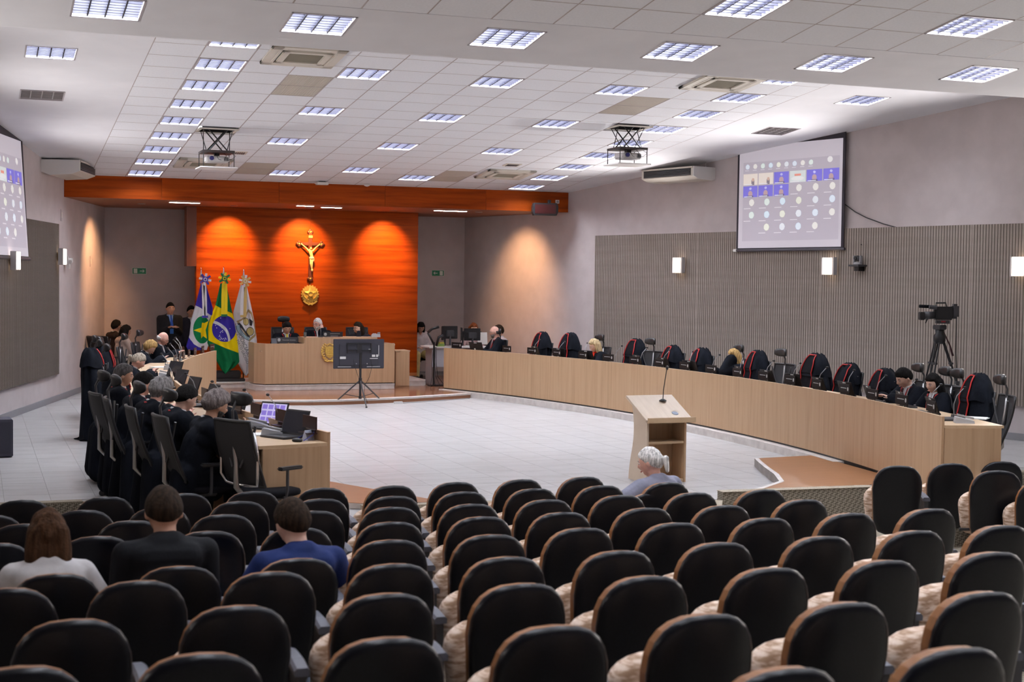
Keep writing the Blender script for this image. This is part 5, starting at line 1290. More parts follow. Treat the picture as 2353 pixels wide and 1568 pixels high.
    # clothing
    tc = topc or (.014, .017, .027); cm = ROBE if top == 'robe' else cloth('top_%s' % '_'.join(str(int(c*1000)) for c in tc), tc)
    g = {'robe': .034, 'jacket': .022, 'shirt': .012}[top]; P = MB()
    limb(P, H+Vector((0, 0, .0)), C, .130+g, .130+g); 
    for s in (-1, 1): limb(P, C+Vector((s*.06, 0, 0)), SHc+Vector((s*.075, -.004, -.07)), .10+g, .086+g*.8); limb(P, H+Vector((s*.06, 0, 0)), C+Vector((s*.06, 0, 0)), .105+g, .10+g)
    for s, (sh, el, wr, cu) in zip((-1, 1), arms):
        limb(P, SHc+Vector((s*.05, -.005, -.015)), sh, .052+g*.5, .058+g*.7)
        if sleeve == 'long':
            limb(P, sh, el, .058+g*.9, .050+g*(1.6 if top == 'robe' else .8)); w2 = el+(wr-el)*(.93 if top != 'robe' else .86); limb(P, el, w2, .048+g*(1.6 if top == 'robe' else .8), .036+g*(1.9 if top == 'robe' else .5))
        else: limb(P, sh, sh+(el-sh)*.72, .060+g*.9, .055+g)
    limb(P, SHc+Vector((-.10, -.035, -.06)), SHc+Vector((.10, -.035, -.06)), .085, .085); limb(P, SHc+Vector((-.035, -.012, .0)), SHc+Vector((.035, -.012, .0)), .068, .068)
    if top == 'robe' and skirt:
        if sit:
            for hp, kn, an_ in feet: limb(P, hp, kn, .13, .11); limb(P, kn, kn+Vector((0, .02, -.22)), .11, .12)
            limb(P, H+Vector((-.10, -.08, .02)), Vector((-.16, -.12, .14)), .13, .13); limb(P, H+Vector((.10, -.08, .02)), Vector((.16, -.12, .14)), .13, .13)
    if top == 'robe': limb(P, SHc+Vector((-.17, -.045, -.05)), SHc+Vector((.17, -.045, -.05)), .075, .075); limb(P, SHc+Vector((-.15, -.06, -.14)), SHc+Vector((.15, -.06, -.14)), .085, .085)
    o = P.build({'robe': 'robe', 'jacket': 'jacket', 'shirt': 'shirt'}[top], cm, t); remesh(o, max(.013, vox*1.3), 3)
    if top == 'robe' or top == 'jacket':
        # shirt front, collar
        sc_ = cloth('white_shirt', (.6, .6, .62)) if shirtc is None else cloth('shirt_%d' % int(sum(shirtc)*1000), shirtc)
        fr = Vector((0, math.cos(la), -math.sin(la)))
        if collar:
            P = MB(); ring = [Nk+Vector((.064*math.cos(a), .060*math.sin(a), .018+.016*math.sin(a)*-1)) for a in [2*PI*i/16 for i in range(16)]]
            P.tube(ring, .016, 6, close=True); P.build('shirt_collar', sc_, t, smooth=True)
        P = MB(); base = SHc+fr*(.092+g*.6); P.add([base+Vector((-.05, -.03, .04)), base+Vector((.05, -.03, .04)), base+Vector((0.012, .045, -.20)), base+Vector((-.012, .045, -.20)), base+Vector((0, -.045, .03))], [(0, 3, 2, 1), (0, 1, 4)]); P.build('shirt_front', sc_, t)
        if tie: P = MB(); P.rings([[base+Vector((x*w_, y_+.012, z_)), base+Vector((x*w_, y_+.02, z_)), base+Vector((-x*w_, y_+.02, z_)), base+Vector((-x*w_, y_+.012, z_))] for x, w_, y_, z_ in ((1, .018, -.02, .03), (1, .013, -.012, .01), (1, .030, .045, -.18), (1, .004, .05, -.21))]); P.build('tie', cloth('tie_%d' % int(tie[0]*1000+tie[1]*100+tie[2]*10), tie), t)
    if redsleeve:
        sh, el, wr, cu = arms[0]; P = MB(); limb(P, el+(wr-el)*.18, el+(wr-el)*.90, .068, .058); o = P.build('red_sleeve', cloth('red', (.45, .008, .012)), t, smooth=True)
    if red:
        fr = Vector((0, math.cos(la), -math.sin(la))); base = SHc+fr*(.115+g); pts = []
        for q in np.linspace(-1, 1, 21):
            aq = abs(q)
            if aq < .45: a = -PI/2+q/.45*PI*.62; pts.append(Nk+Vector((.098*math.sin(a+PI/2), -.085*math.cos(a+PI/2)*1.0, .012)))
            else: f_ = (aq-.45)/.55; s_ = 1 if q > 0 else -1; pts.append(Nk+Vector((s_*(.085*(1-f_)+.012*f_), .055+.085*f_, .01-.26*f_)))
        MB().tube(pts, .011, 6).build('red_collar', REDTRIM, t, smooth=True)
    # hair
    if hair and style != 'none':
        hm = hairm(hair); P = MB(); th = {'short': .014, 'buzz': .006, 'bushy': .032, 'curly': .030, 'bald': .010, 'long': .018, 'bob': .026, 'ponytail': .012, 'thin': .006}[style]
        hk = 'bald' if style == 'bald' else ('thin' if style == 'thin' else 'full')
        if style in ('long', 'bob', 'curly'):
            mk = lambda d: sm(d[2], (.50 if d[1] > .5 else (.50-2.0*(.5-d[1]))), (.60 if d[1] > .5 else .60-2.0*(.5-d[1])))
        else: mk = lambda d: hairline(hk, d)
        shell(P, HM, mk, th, seed=len(label), lumps=.10 if style in ('short', 'buzz', 'bald', 'thin') else .30)
        if style == 'short': P.ell(HM @ Vector((0, .045, .092)), (.055, .045, .028), HM.to_3x3().normalized())
        if style in ('long', 'bob'):
            L_ = long_hair or (.10 if style == 'bob' else .30)
            for s in (-1, 0, 1):
                a = HM @ Vector((s*.052, -.055, .01)); b2 = HM @ Vector((s*.060, -.050, -.07)); c2 = Vector((b2.x+s*.01, b2.y-.03-.25*math.sin(la)*L_, b2.z-L_))
                limb(P, a, b2, .052, .055); limb(P, b2, c2, .055, .042)
            for s in (-1, 1): limb(P, HM @ Vector((s*.072, .01, .03)), HM @ Vector((s*.082, .005, -.11)), .026, .024); 
        if style == 'ponytail':
            a = HM @ Vector((0, -.105, .02)); limb(P, a, a+Vector((0, -.035, .0)), .018, .026); limb(P, a+Vector((0, -.035, 0)), a+Vector((.0, -.06, -.10)), .030, .018); limb(P, a+Vector((0, -.06, -.10)), a+Vector((0, -.055, -.10-long_hair)), .018, .010)
        o = P.build('hair', hm, t); remesh(o, .0085 if vox < .0105 else .010, 2)
        if style == 'ponytail': MB().ell(HM @ Vector((0, -.108, .02)), (.022, .014, .022), None, 10, 6).build('hair_tie', BLACKP, t, smooth=True)
    if beard:
        P = MB(); shell(P, HM, lambda d: sm(d[1], -.05, .25)*sm(-d[2], .38, .5)*(1-.9*math.exp(-(d[0]/.22)**2-((d[2]+.55)/.05)**2)), .012, lumps=.15); P.build('beard', hairm(beard), t, smooth=True)
    if face:
        for s in (-1, 1):
            P = MB(); P.ell(HM @ Vector((s*.031, .084, .004)), (.0135, .008, .0065), HM.to_3x3().normalized(), 10, 6); P.build('eye', mat('eye_white', (.55, .50, .48), .3), t, smooth=True)
            P = MB(); P.ell(HM @ Vector((s*.031, .0905, .003)), (.006, .003, .006), HM.to_3x3().normalized(), 8, 6); P.build('iris', BLACKP, t, smooth=True)
            P = MB(); P.tube([HM @ Vector((s*.014, .0935, .021)), HM @ Vector((s*.032, .092, .027)), HM @ Vector((s*.050, .080, .020))], [.003, .0042, .002], 6); P.build('eyebrow', hairm(hair if hair not in ('white',) else 'grey'), t, smooth=True)
        P = MB(); P.ell(HM @ Vector((0, .0905, -.062)), (.022, .007, .0065), HM.to_3x3().normalized(), 12, 6); P.build('lips', mat('lip_'+skn, tuple(c*.62 if i else c*.85 for i, c in enumerate(sk.node_tree.nodes['Principled BSDF'].inputs['Base Color'].default_value[:3])), .45), t, smooth=True)
    if glasses:
        P = MB()
        for s in (-1, 1):
            P.tube([HM @ Vector((s*.032+.021*math.cos(a), .104-.004*abs(math.cos(a)), .002+.016*math.sin(a))) for a in [2*PI*i/14 for i in range(14)]], .0022, 5, close=True)
            P.tube([HM @ Vector((s*.053, .098, .006)), HM @ Vector((s*.076, .06, .008)), HM @ Vector((s*.080, -.005, .008))], .002, 5)
        P.tube([HM @ Vector((-.011, .106, .004)), HM @ Vector((.011, .106, .004))], .002, 5); P.build('glasses', BLACKP, t)
    if lanyard:
        fr = SHc+Vector((0, .135, 0)); P = MB(); P.tube([fr+Vector((-.05, -.05, .04)), fr+Vector((0, .02, -.24)), fr+Vector((.05, -.05, .04))], .005, 6); P.box(fr+Vector((0, .025, -.29)), (.07, .008, .10)); P.build('lanyard', mat('lanyard_blue', (.01, .12, .45), .5), t)
    return t
TAB = .75
def at_desk(p, side, sc_=1.):  # hands on the desk top, in the person's frame
    return None
# --- left desk
def lperson(key, label, **kw):
    p = LP3[key]; d = arc_dir(p.x, p.y, 'l'); tw = kw.pop('twist', 0); rz = face_rot(d)+tw
    ln = kw.get('lean', .12); c = Vector((0, (.50*math.sin(ln)+.05), 0)); v = Matrix.Rotation(rz, 3, 'Z') @ c
    return person(label, (p.x-v.x, p.y-v.y, 0), rz, **kw)
tw_ = .80
lperson('bushy', 'judge with bushy grey hair and beard, hand at his face, left desk', skn='tan', hair='bushy', style='bushy', lean=.30, look=(-.30, .15, 0), hands=((-.08, .34, 1.08, 1.0, (-.2, .25, -1)), (.12, .42, .93, .6, (.3, .3, -1))), beard='darkgrey', vox=.009, twist=R(-4), red=False)
lperson('black', 'young judge with black hair bending over the left desk', skn='light', hair='black', style='short', lean=.30, look=(-.40, .1, 0), hands=((-.14, .42, .90, .4), (.14, .44, .90, .4)), vox=.009, red=True, twist=R(2))
lperson('grey', 'judge with curly grey hair and red collar reading, left desk', skn='pink', hair='grey', style='curly', lean=.28, look=(-.42, .12, 0), hands=((-.14, .42, .90, .4), (.14, .44, .90, .4)), vox=.009, red=True, twist=R(8))
lperson('dark', 'dark-haired judge with white collar behind the curly grey judge', skn='pink', hair='black', style='short', lean=.26, look=(-.2, .1, 0), hands=((-.14, .42, .90, .4), (.14, .44, .90, .4)), vox=.010, red=True)
lperson('brown', 'brown-haired judge with red collar, half hidden by a headrest', skn='tan', hair='darkgrey', style='short', lean=.20, look=(-.1, -.2, 0), hands=((-.14, .42, .90, .4), (.14, .44, .90, .4)), vox=.010, red=True)
lperson('pony', 'woman with long grey ponytail in a robe bending over her desk', skn='pink', hair='ash', style='ponytail', long_hair=.10, fem=True, lean=.45, look=(-.55, .1, 0), hands=((-.14, .50, .89, .3), (.10, .48, .89, .3)), vox=.011)
lperson('blond', 'curly blond judge resting her forehead on her hand, far left', skn='light', hair='blond', style='curly', fem=True, lean=.38, look=(-.55, 0, .1), hands=((-.06, .38, 1.06, 1.1, (-.12, .3, -1)), (.14, .50, .89, .3)), vox=.011, glasses=False)
lperson('baldl', 'bald elderly judge with glasses at the far end of the left desk', skn='pink', hair='white', style='bald', lean=.22, look=(-.35, -.1, 0), hands=((-.12, .46, .90, .5), (.12, .46, .90, .5)), vox=.011, glasses=True)
# officials by the left wall
pw_ = atz(243, 734, 1.40); person('man in dark suit with glasses sitting by the left wall', (pw_.x+.16, pw_.y-.1, .06), R(-62), skn='tan', hair='black', style='short', top='jacket', topc=(.018, .012, .012), glasses=True, lean=.02, look=(.0, .1, 0), hands=((-.14, .34, .62, .5), (.14, .34, .62, .5)), vox=.011, tie=(.02, .02, .03))
pw_ = atz(262, 747, 1.32); person('woman in a beige jacket sitting beside the man by the left wall', (pw_.x+.16, pw_.y+.1, .03), R(-70), skn='tan', hair='black', style='bob', fem=True, top='jacket', topc=(.50, .40, .34), lean=.04, look=(-.2, 0, 0), hands=((-.14, .34, .60, .5), (.14, .34, .60, .5)), vox=.011, collar=False)
for (px, py, l) in ((232, 770, 'chair of the man in the dark suit by the left wall'), (252, 770, 'chair of the woman in beige by the left wall')):
    q = atz(px+6, 740, 1.38); o = dup(OFN); place(o, (q.x+.12, q.y, .0), R(-65), l, 'office chairs by the left wall')
ps = aty(390, 690, 30.6); person('standing man in black suit and blue tie holding his lapels', (ps.x, 30.6, .0), R(-172), skn='tan', hair='black', style='buzz', sit=False, lean=0, top='jacket', topc=(.012, .013, .017), shirtc=(.30, .42, .62), tie=(.02, .07, .35), hands=((-.08, .21, 1.20, 1.2, (-.35, -.5, -1)), (.08, .21, 1.20, 1.2, (.35, -.5, -1))), scale=1.04, vox=.011, lanyard=True)
ps = aty(438, 716, 31.3); person('person in a dark suit half hidden behind the flags', (ps.x, 31.3, .0), R(-170), skn='tan', hair='black', style='short', sit=False, lean=0, top='jacket', topc=(.03, .032, .05), hands=((-.2, .06, .85, .5), (.2, .06, .85, .5)), scale=.99, vox=.012)
# --- at the bench (their seats stand on the step)
def bperson(px, py, Y, label, face, **kw):
    q = aty(px, py, Y); fl = q.z-1.36*kw.get('scale', 1.)
    t = person(label, (q.x, Y, fl), face, **kw); return q, fl
q, fl = bperson(656, 733, 28.95, 'judge with yellow tie looking down at the bench', R(180), skn='tan', hair='black', style='short', lean=.10, look=(-.35, .05, 0), tie=(.60, .50, .04), red=True, vox=.011, hands=((-.14, .36, .82, .4), (.14, .36, .82, .4)))
def bchair(q, fl, l, dy=.0):
    o = dup(OF if 'yellow' in l else OFN); place(o, (q.x+.02, q.y+.02, max(.2, fl)), R(180), l, 'chairs behind the judges\' bench'); b = MB(); return o
bchair(q, fl, 'tall dark chair of the judge with the yellow tie')
q, fl2 = bperson(733, 726, 28.95, 'presiding judge with white hair and beard, hand near his chin', R(165), skn='pink', hair='white', style='buzz', beard='white', lean=.16, look=(-.05, -.60, 0), vox=.011, hands=((-.08, .24, 1.06, .9, (-.15, .25, -1)), (.20, .34, .86, .4)), red=True, glasses=True)
bchair(q, fl2, 'dark chair of the presiding judge')
q, fl3 = bperson(829, 731, 28.95, 'dark-haired woman with glasses resting her chin on her hand', R(150), skn='tan', hair='dark', style='long', long_hair=.20, fem=True, lean=.14, look=(-.08, -.70, 0), glasses=True, top='jacket', topc=(.012, .013, .02), vox=.011, hands=((-.02, .22, 1.08, 1.0, (-.12, .25, -1)), (.2, .30, .84, .4)), collar=False, shirtc=(.6, .58, .6))
bchair(q, fl3, 'dark chair of the woman at the bench')
MB_ = MB(); MB_.prism([(BX0-.1, 28.55), (BX1-.02, 28.55), (BX1-.02, 29.6), (BX0-.1, 29.6)], .2, max(.2, min(fl, fl3)));
tag(MB_.build('raised_floor', NOSING), 'raised floor hidden behind the judges\' bench', 'platform')
# --- right side, far end
q = aty(970, 737, 30.75); person('woman in white top and pale yellow trousers writing, beside the wood wall', (q.x, 30.95, .09), R(176), skn='tan', hair='black', style='long', long_hair=.22, fem=True, lean=.10, look=(-.5, 0, 0), top='shirt', topc=(.62, .58, .60), bottomc=(.55, .47, .22), vox=.011, hands=((-.06, .30, .74, .7), (.10, .32, .72, .7)), seat_h=.50)
o = dup(OFN); place(o, (q.x-.04, 31.05, .09), R(176), 'office chair of the woman in white beside the wood wall', 'chairs by the staff desk')
q = aty(1085, 743, 29.5); person('woman with reddish hair and glasses behind the computer monitors', (q.x+.02, 29.5, q.z-1.27), R(160), skn='tan', hair='auburn', style='long', long_hair=.16, fem=True, lean=.06, look=(-.15, .3, 0), top='shirt', topc=(.55, .4, .4), glasses=True, vox=.011)
o = dup(OFN); place(o, (q.x+.04, 29.6, .09), R(165), 'office chair of the woman with reddish hair', 'chairs by the staff desk')
p, rz, d = RS[0]
def rperson(px, py, label, off=.86, tw=0, **kw):
    p = at_arc(px, py, 'r', off); d = arc_dir(p.x, p.y, 'r'); rz = face_rot(d)+tw; ln = kw.get('lean', .12); v = Matrix.Rotation(rz, 3, 'Z') @ Vector((0, .5*math.sin(ln)+.05, 0))
    base = {True: 1.31, False: 1.385}[kw.get('fem', False)]-.5*(1-math.cos(ln)); z = p.z-base
    return person(label, (p.x-v.x, p.y-v.y, max(z, -.02)), rz, **kw)
rperson(1137, 743, 'bald judge with grey beard and glasses at the far right desk', off=1.0, tw=R(-25), skn='pink', hair='darkgrey', style='bald', beard='grey', glasses=True, lean=.08, look=(-.05, -.1, 0), red=True, tie=(.02, .02, .09), vox=.011)
rperson(1146, 741, 'person half hidden behind the bald bearded judge', off=1.9, tw=R(-20), skn='tan', hair='dark', style='short', top='shirt', topc=(.4, .35, .35), vox=.012, glasses=True)
rperson(1369, 776, 'woman with short blond hair and red scarf at the right desk', tw=R(-10), skn='light', hair='paleblond', style='bob', fem=True, lean=.12, look=(-.3, 0, 0), red=False, vox=.010, collar=True, shirtc=(.6, .03, .01))
rperson(1687, 798, 'woman with long blond hair and red sleeve, cheek on her hand', tw=R(-2), skn='light', hair='blond', style='long', long_hair=.16, fem=True, lean=.18, look=(-.12, .05, 0), vox=.009, hands=((-.05, .20, 1.12, 1.0, (-.12, .25, -1)), (.16, .4, .90, .4)), collar=False, top='robe', redsleeve=True)
rperson(2086, 830, 'robed man with dark hair and red cord reading at the right desk', tw=R(6), skn='light', hair='black', style='short', lean=.24, look=(-.45, -.05, 0), red=True, vox=.009, hands=((-.10, .46, .90, .6), (.08, .48, .90, .6)), tie=(.05, .01, .01))
rperson(2146, 857, 'dark-haired woman in a robe near the end of the right desk', off=.90, tw=R(10), skn='light', hair='black', style='long', long_hair=.22, fem=True, lean=.20, look=(-.25, .2, 0), vox=.009, red=True)
# red scarf / red sleeve
# --- audience
def aperson(k, px, py, label, hh=1.36, **kw):
    x, y, z = OCC[k]; return person(label, (x+kw.pop('dx', 0), y+.05, z+kw.pop('dz', 0)), kw.pop('rz', 0), vox=.009, **kw)
A0 = aty(110, 1166, 7.9); A1 = aty(383, 1117, 7.85); A2 = aty(682, 1143, 7.9); A3 = aty(1503, 1028, 11.75)
def acc(head, label, dz0, **kw):
    base = {True: 1.31, False: 1.385}[kw.get('fem', False)]; return person(label, (head.x+kw.pop('dx', 0), head.y-.06, head.z-base+dz0), kw.pop('rz', 0), **kw)
acc(A0, 'woman with long dark brown hair and white top in the audience', -.05, scale=1.05, skn='light', hair='brown', style='long', long_hair=.33, fem=True, lean=.04, look=(-.15, 0, 0), top='shirt', topc=(.52, .50, .50), bottomc=(.02, .02, .03), vox=.009, hands=((-.20, .25, .62, .6, (-.9, -.3, -.6)), (.20, .25, .62, .6, (.9, -.3, -.6))))
acc(A1, 'man with short dark hair and black shirt in the audience', -.07, scale=1.10, skn='dim', hair='dark', style='short', lean=.16, look=(-.35, 0, 0), top='shirt', sleeve='short', topc=(.005, .0055, .008), vox=.009, hands=((-.06, .32, .62, .8, (-1, -.9, -.2)), (.06, .32, .62, .8, (1, -.9, -.2))))
acc(A2, 'young man with brown hair and navy polo shirt in the audience', -.05, dx=.035, scale=1.08, skn='light', hair='dark', style='short', lean=.16, look=(-.3, .18, 0), top='shirt', sleeve='short', topc=(.010, .022, .10), bottomc=(.34, .40, .55), vox=.009, hands=((-.14, .36, .66, .8, (-1, -.3, -.5)), (.14, .36, .66, .8, (1, -.3, -.5))), rz=R(8))
acc(A3, 'elderly man in grey suit with white ponytail, first row', -.03, dx=.05, scale=1.07, skn='pink', hair='white', style='ponytail', lean=.10, look=(-.2, .5, 0), top='jacket', topc=(.20, .20, .26), vox=.008, hands=((-.34, .26, .80, .5, (-1, -.2, -.3)), (.18, .30, .66, .6)), rz=R(18), collar=False)
# ================================================================== FLAGS
YFL = 29.25
def zp(x, y): return 400+x/3.733, 480+y/3.733        # table below was read off an enlargement of the photo
def aty_np(X, Y_):
    f = np.array(_f); r = np.array(_r); u = np.array(_u)
    d = f+r*((X-1176.5)/F_PX)[..., None]-u*((Y_-784)/F_PX)[..., None]; return np.array(E0)+d*(YFL/d[..., 1])[..., None]
def inpol(x, y, pl):
    c = np.zeros(x.shape, bool); n = len(pl)
    for i in range(n):
        (x0, y0), (x1, y1) = pl[i], pl[(i+1) % n]
        if y0 == y1: continue
        c ^= ((y0 > y) != (y1 > y)) & (x < (x1-x0)*(y-y0)/(y1-y0)+x0)
    return c
FGm = mat('flag_cloth', (.5, .5, .5), .75, spec=.2, fn=vcol_fn('print'))
def flag(name_label, Lp, Rp, y0, y1, colf, pole_x, ytop, ph, cols, rc, rings_):
    org = aty(*zp(pole_x, 1400), YFL); root = thing('flag', name_label, 'flag', (org.x, YFL+.12, .2), 0, 'flags beside the bench')
    off = np.array([org.x, YFL+.12, .2]); nx, ny = 150, 400
    ys = np.linspace(y0, y1, ny); L = np.interp(ys, [q[1] for q in Lp], [q[0] for q in Lp]); Rr = np.interp(ys, [q[1] for q in Rp], [q[0] for q in Rp])
    U = np.linspace(0, 1, nx)[None, :]; X = L[:, None]*(1-U)+Rr[:, None]*U; Yz = np.repeat(ys[:, None], nx, 1)
    px, py = zp(X, Yz); P = aty_np(px, py)
    v = ((ys-y0)/(y1-y0))[:, None]; amp = .015+.05*np.minimum(1, v*2)
    P[..., 1] += -amp*(np.sin(U*11+ph+v*1.5)*.6+np.sin(U*23+ph*2-v*2)*.3)*np.minimum(1, 1.1-v*.5) + .02 - .10*np.sin(U*PI)
    C_ = colf(X.ravel(), Yz.ravel())
    grid_mesh((P-off).reshape(-1, 3), nx, ny, C_, 'cloth', root, FGm)
    w2 = lambda x, y, dy=0.: aty(*zp(x, y), YFL)+Vector((0, dy, 0))-Vector(off)
    top = w2(pole_x, ytop); zr = w2(pole_x, rc[1])
    MB().tube([(0, 0, 0.05), (0, 0, .6), (zr.x, -.05, zr.z)], .014, 8).build('pole', mat('pole_wood', (.12, .05, .02), .4), root, smooth=True)
    MB().lathe([(.012, 0), (.022, .02), (.012, .04), (.02, .07), (.024, .10), (.012, .17), (.001, .26)], (top.x, -.05, top.z-.26), 12).build('spear_tip', CHROME, root, smooth=True)
    MB().cyl((zr.x, -.05, zr.z), (top.x, -.05, top.z-.2), .010).build('pole_end', CHROME, root)
    c = w2(*rc)+Vector((0, -.17, 0)); M = Matrix.Translation(c) @ Matrix.Rotation(PI/2, 4, 'X')
    for k in range(8):
        a = PI/8+k*PI/4+.2; b = MB(); b.T = M; b.box((math.cos(a)*.085, math.sin(a)*.085, 0), (.075, .042, .008), rz=a, mi=0); b.build('ribbon_petal', cols[k % 2], root)
    for rr, q, cc in rings_:
        b = MB(); b.T = M; b.lathe([(.001, q+.004), (rr, q+.004), (rr+.004, q-.01), (.001, q-.01)], n=20); b.build('rosette_ring', cc, root)
    return root, w2, c
def cl(n, c): return mat('ribbon_'+n, c, .6)
GRN, YEL, BLU, WHT, GLD = (.0, .13, .04), (.80, .60, .0), (.035, .022, .28), (.66, .65, .68), (.52, .36, .12)
def col_br(x, y):
    C_ = np.zeros((len(x), 3)); C_[:] = GRN
    C_[inpol(x, y, [(350, 826), (420, 866), (520, 905), (548, 1000), (566, 1242), (440, 1196), (293, 1130), (289, 1005)])] = YEL
    e = ((x-430)/107)**2+((y-1028)/113)**2; C_[e < 1] = BLU
    r = np.sqrt((x-300)**2+((y-1140)/1.02)**2); C_[(e < 1) & (r > 157) & (r < 181)] = (.62, .64, .66)
    for sx, sy in ((395, 937), (357, 985), (368, 972), (377, 978), (354, 1000), (363, 1022), (402, 992), (405, 1020), (410, 1045), (400, 1052), (393, 1062), (388, 1085), (383, 1095), (395, 1100), (402, 1110), (410, 1118), (420, 1112), (432, 1108), (437, 1116), (425, 1125), (396, 1118), (477, 1028), (442, 1045), (412, 1058), (386, 1118)): C_[((x-sx)**2+(y-sy)**2) < 12] = (.8, .8, .8)
    C_[(x < 345) & (y > 1120) & (x < 300+.0*y) & (y > 1150)] = GRN
    return C_
def col_mt(x, y):
    C_ = np.zeros((len(x), 3)); C_[:] = WHT
    C_[inpol(x, y, [(150, 600), (320, 600), (345, 930), (300, 905), (262, 880), (225, 850), (185, 830), (150, 830)])] = BLU
    C_[inpol(x, y, [(100, 1060), (140, 1120), (165, 1160), (205, 1185), (260, 1200), (200, 1240), (90, 1240)])] = BLU
    C_[((x-238)/74)**2+((y-1038)/118)**2 < 1] = (.0, .16, .05)
    st = [(232, 975), (258, 980), (295, 962), (268, 1040), (280, 1115), (248, 1092), (228, 1112), (222, 1062), (165, 1042), (228, 1018)]
    C_[inpol(x, y, st)] = (.85, .62, .0); return C_
def col_pj(x, y):
    C_ = np.zeros((len(x), 3)); C_[:] = (.66, .64, .66)
    gold, blk, pale = (.34, .25, .12), (.03, .03, .035), (.50, .40, .16)
    ca, sa = math.cos(R(28)), math.sin(R(28)); a = (x-625)*ca-(y-1000)*sa*-1; b = -(x-625)*sa*1+(y-1000)*ca
    frame = inpol(x, y, [(632, 860), (668, 890), (690, 980), (705, 1040), (702, 1085), (640, 1140), (560, 1010), (535, 965), (600, 925)]) & ~inpol(x, y, [(632, 885), (655, 905), (678, 985), (690, 1040), (685, 1075), (640, 1115), (575, 1005), (555, 968), (612, 935)])
    C_[frame] = gold
    C_[((x-612)/27)**2+((y-968)/33)**2 < 1] = blk; C_[((x-612)/23)**2+((y-968)/29)**2 < 1] = pale
    C_[((x-648)/33)**2+((y-1052)/38)**2 < 1] = blk; C_[((x-648)/28)**2+((y-1052)/33)**2 < 1] = pale
    C_[inpol(x, y, [(540, 985), (560, 980), (650, 1100), (640, 1110)])] = blk; C_[inpol(x, y, [(640, 940), (672, 965), (662, 1005), (645, 1000)])] = blk
    r = np.sqrt((x-680)**2+(y-985)**2); C_[(r > 122) & (r < 150) & (x < 640) & (y > 985) & (y > 1000-.3*(x-540))] = (.30, .42, .48)
    C_[(np.abs(r-122) < 2) & (x < 640) & (y > 985)] = blk; C_[(np.abs(r-150) < 2) & (x < 640) & (y > 985)] = blk
    return C_
fb, wf, cb = flag('green and yellow national flag with blue disc, middle of three flags', [(398, 640), (356, 820), (300, 960), (288, 1060), (280, 1150), (340, 1260), (400, 1370), (434, 1416)], [(450, 640), (500, 880), (532, 1000), (552, 1140), (568, 1310), (520, 1360), (470, 1395), (437, 1416)], 640, 1415, col_br, 430, 490, .5, (cl('green', GRN), cl('yellow', YEL)), (421, 598), [(.055, .012, cl('green', GRN)), (.034, .02, cl('yellow', YEL)), (.02, .028, cl('green', GRN))])
f1, w1, c1 = flag('blue and white state flag with green disc and yellow star, left flag', [(232, 640), (188, 810), (146, 960), (134, 1080), (105, 1180), (120, 1210)], [(272, 640), (330, 850), (326, 940), (312, 1060), (300, 1150), (280, 1212)], 640, 1212, col_mt, 237, 500, 2.1, (cl('blue', BLU), cl('white', WHT)), (256, 606), [(.055, .012, cl('blue', BLU)), (.034, .02, cl('white', WHT)), (.02, .028, cl('blue', BLU))])
f3, w3, c3 = flag('white flag of the judiciary with gilded arms, right flag', [(572, 655), (510, 890), (520, 1000), (540, 1100), (552, 1330), (612, 1432)], [(624, 655), (690, 960), (712, 1120), (720, 1330), (660, 1390), (618, 1432)], 655, 1431, col_pj, 603, 505, 3.9, (cl('gold', GLD), cl('white', WHT)), (597, 620), [(.055, .012, cl('gold', GLD)), (.034, .02, cl('white', WHT)), (.02, .028, cl('gold', GLD))])
for root, wfn, pts, cc in ((fb, wf, [(413, 640), (409, 760), (407, 920)], 'yellow'), (fb, wf, [(432, 640), (436, 760), (434, 920)], 'yellow'), (f1, w1, [(240, 640), (244, 760), (248, 920)], 'white'), (f1, w1, [(252, 640), (258, 760), (262, 920)], 'white'), (f3, w3, [(585, 655), (572, 780), (568, 925)], 'white'), (f3, w3, [(602, 655), (600, 780), (596, 925)], 'gold')):
    b = MB(); ps = [wfn(*q)+Vector((0, -.15, 0)) for q in pts]
    b.rings([[p_+Vector((-.030, 0, 0)), p_+Vector((.030, 0, 0)), p_+Vector((.030, .006, 0)), p_+Vector((-.030, .006, 0))] for p_ in ps]); b.build('ribbon_tail', MATS['ribbon_'+cc], root)
for root, wfn, q, cc in ((fb, wf, (420, 914), 'green'), (f1, w1, (256, 925), 'blue'), (f3, w3, (582, 920), 'gold')): MB().box(wfn(*q)+Vector((0, -.155, 0)), (.12, .012, .045)).build('ribbon_fringe', MATS['ribbon_'+cc], root)
for s_, q, size, rr in (('JUDICIÁRIO', (600, 1185), .115, R(-66)), ('MATO GROSSO', (578, 1225), .075, R(-66))):
    text(s_, size, mat('print_grey', (.10, .12, .14), .7), f3, w3(*q)+Vector((0, -.135, 0)), (PI/2, -rr*-1 if False else R(66), 0))
q = atz(523, 872, .2); t = thing('flag_stand', 'black stand holding the three flags', 'stand', (aty(500, 870, YFL).x, YFL+.12, .2), 0)
MB().box((0, 0, .03), (1.1, .32, .06), b=.01).build('base', BLACKP, t); MB().box((0, 0, .14), (.95, .2, .16), b=.02).build('block', BLACKP, t)

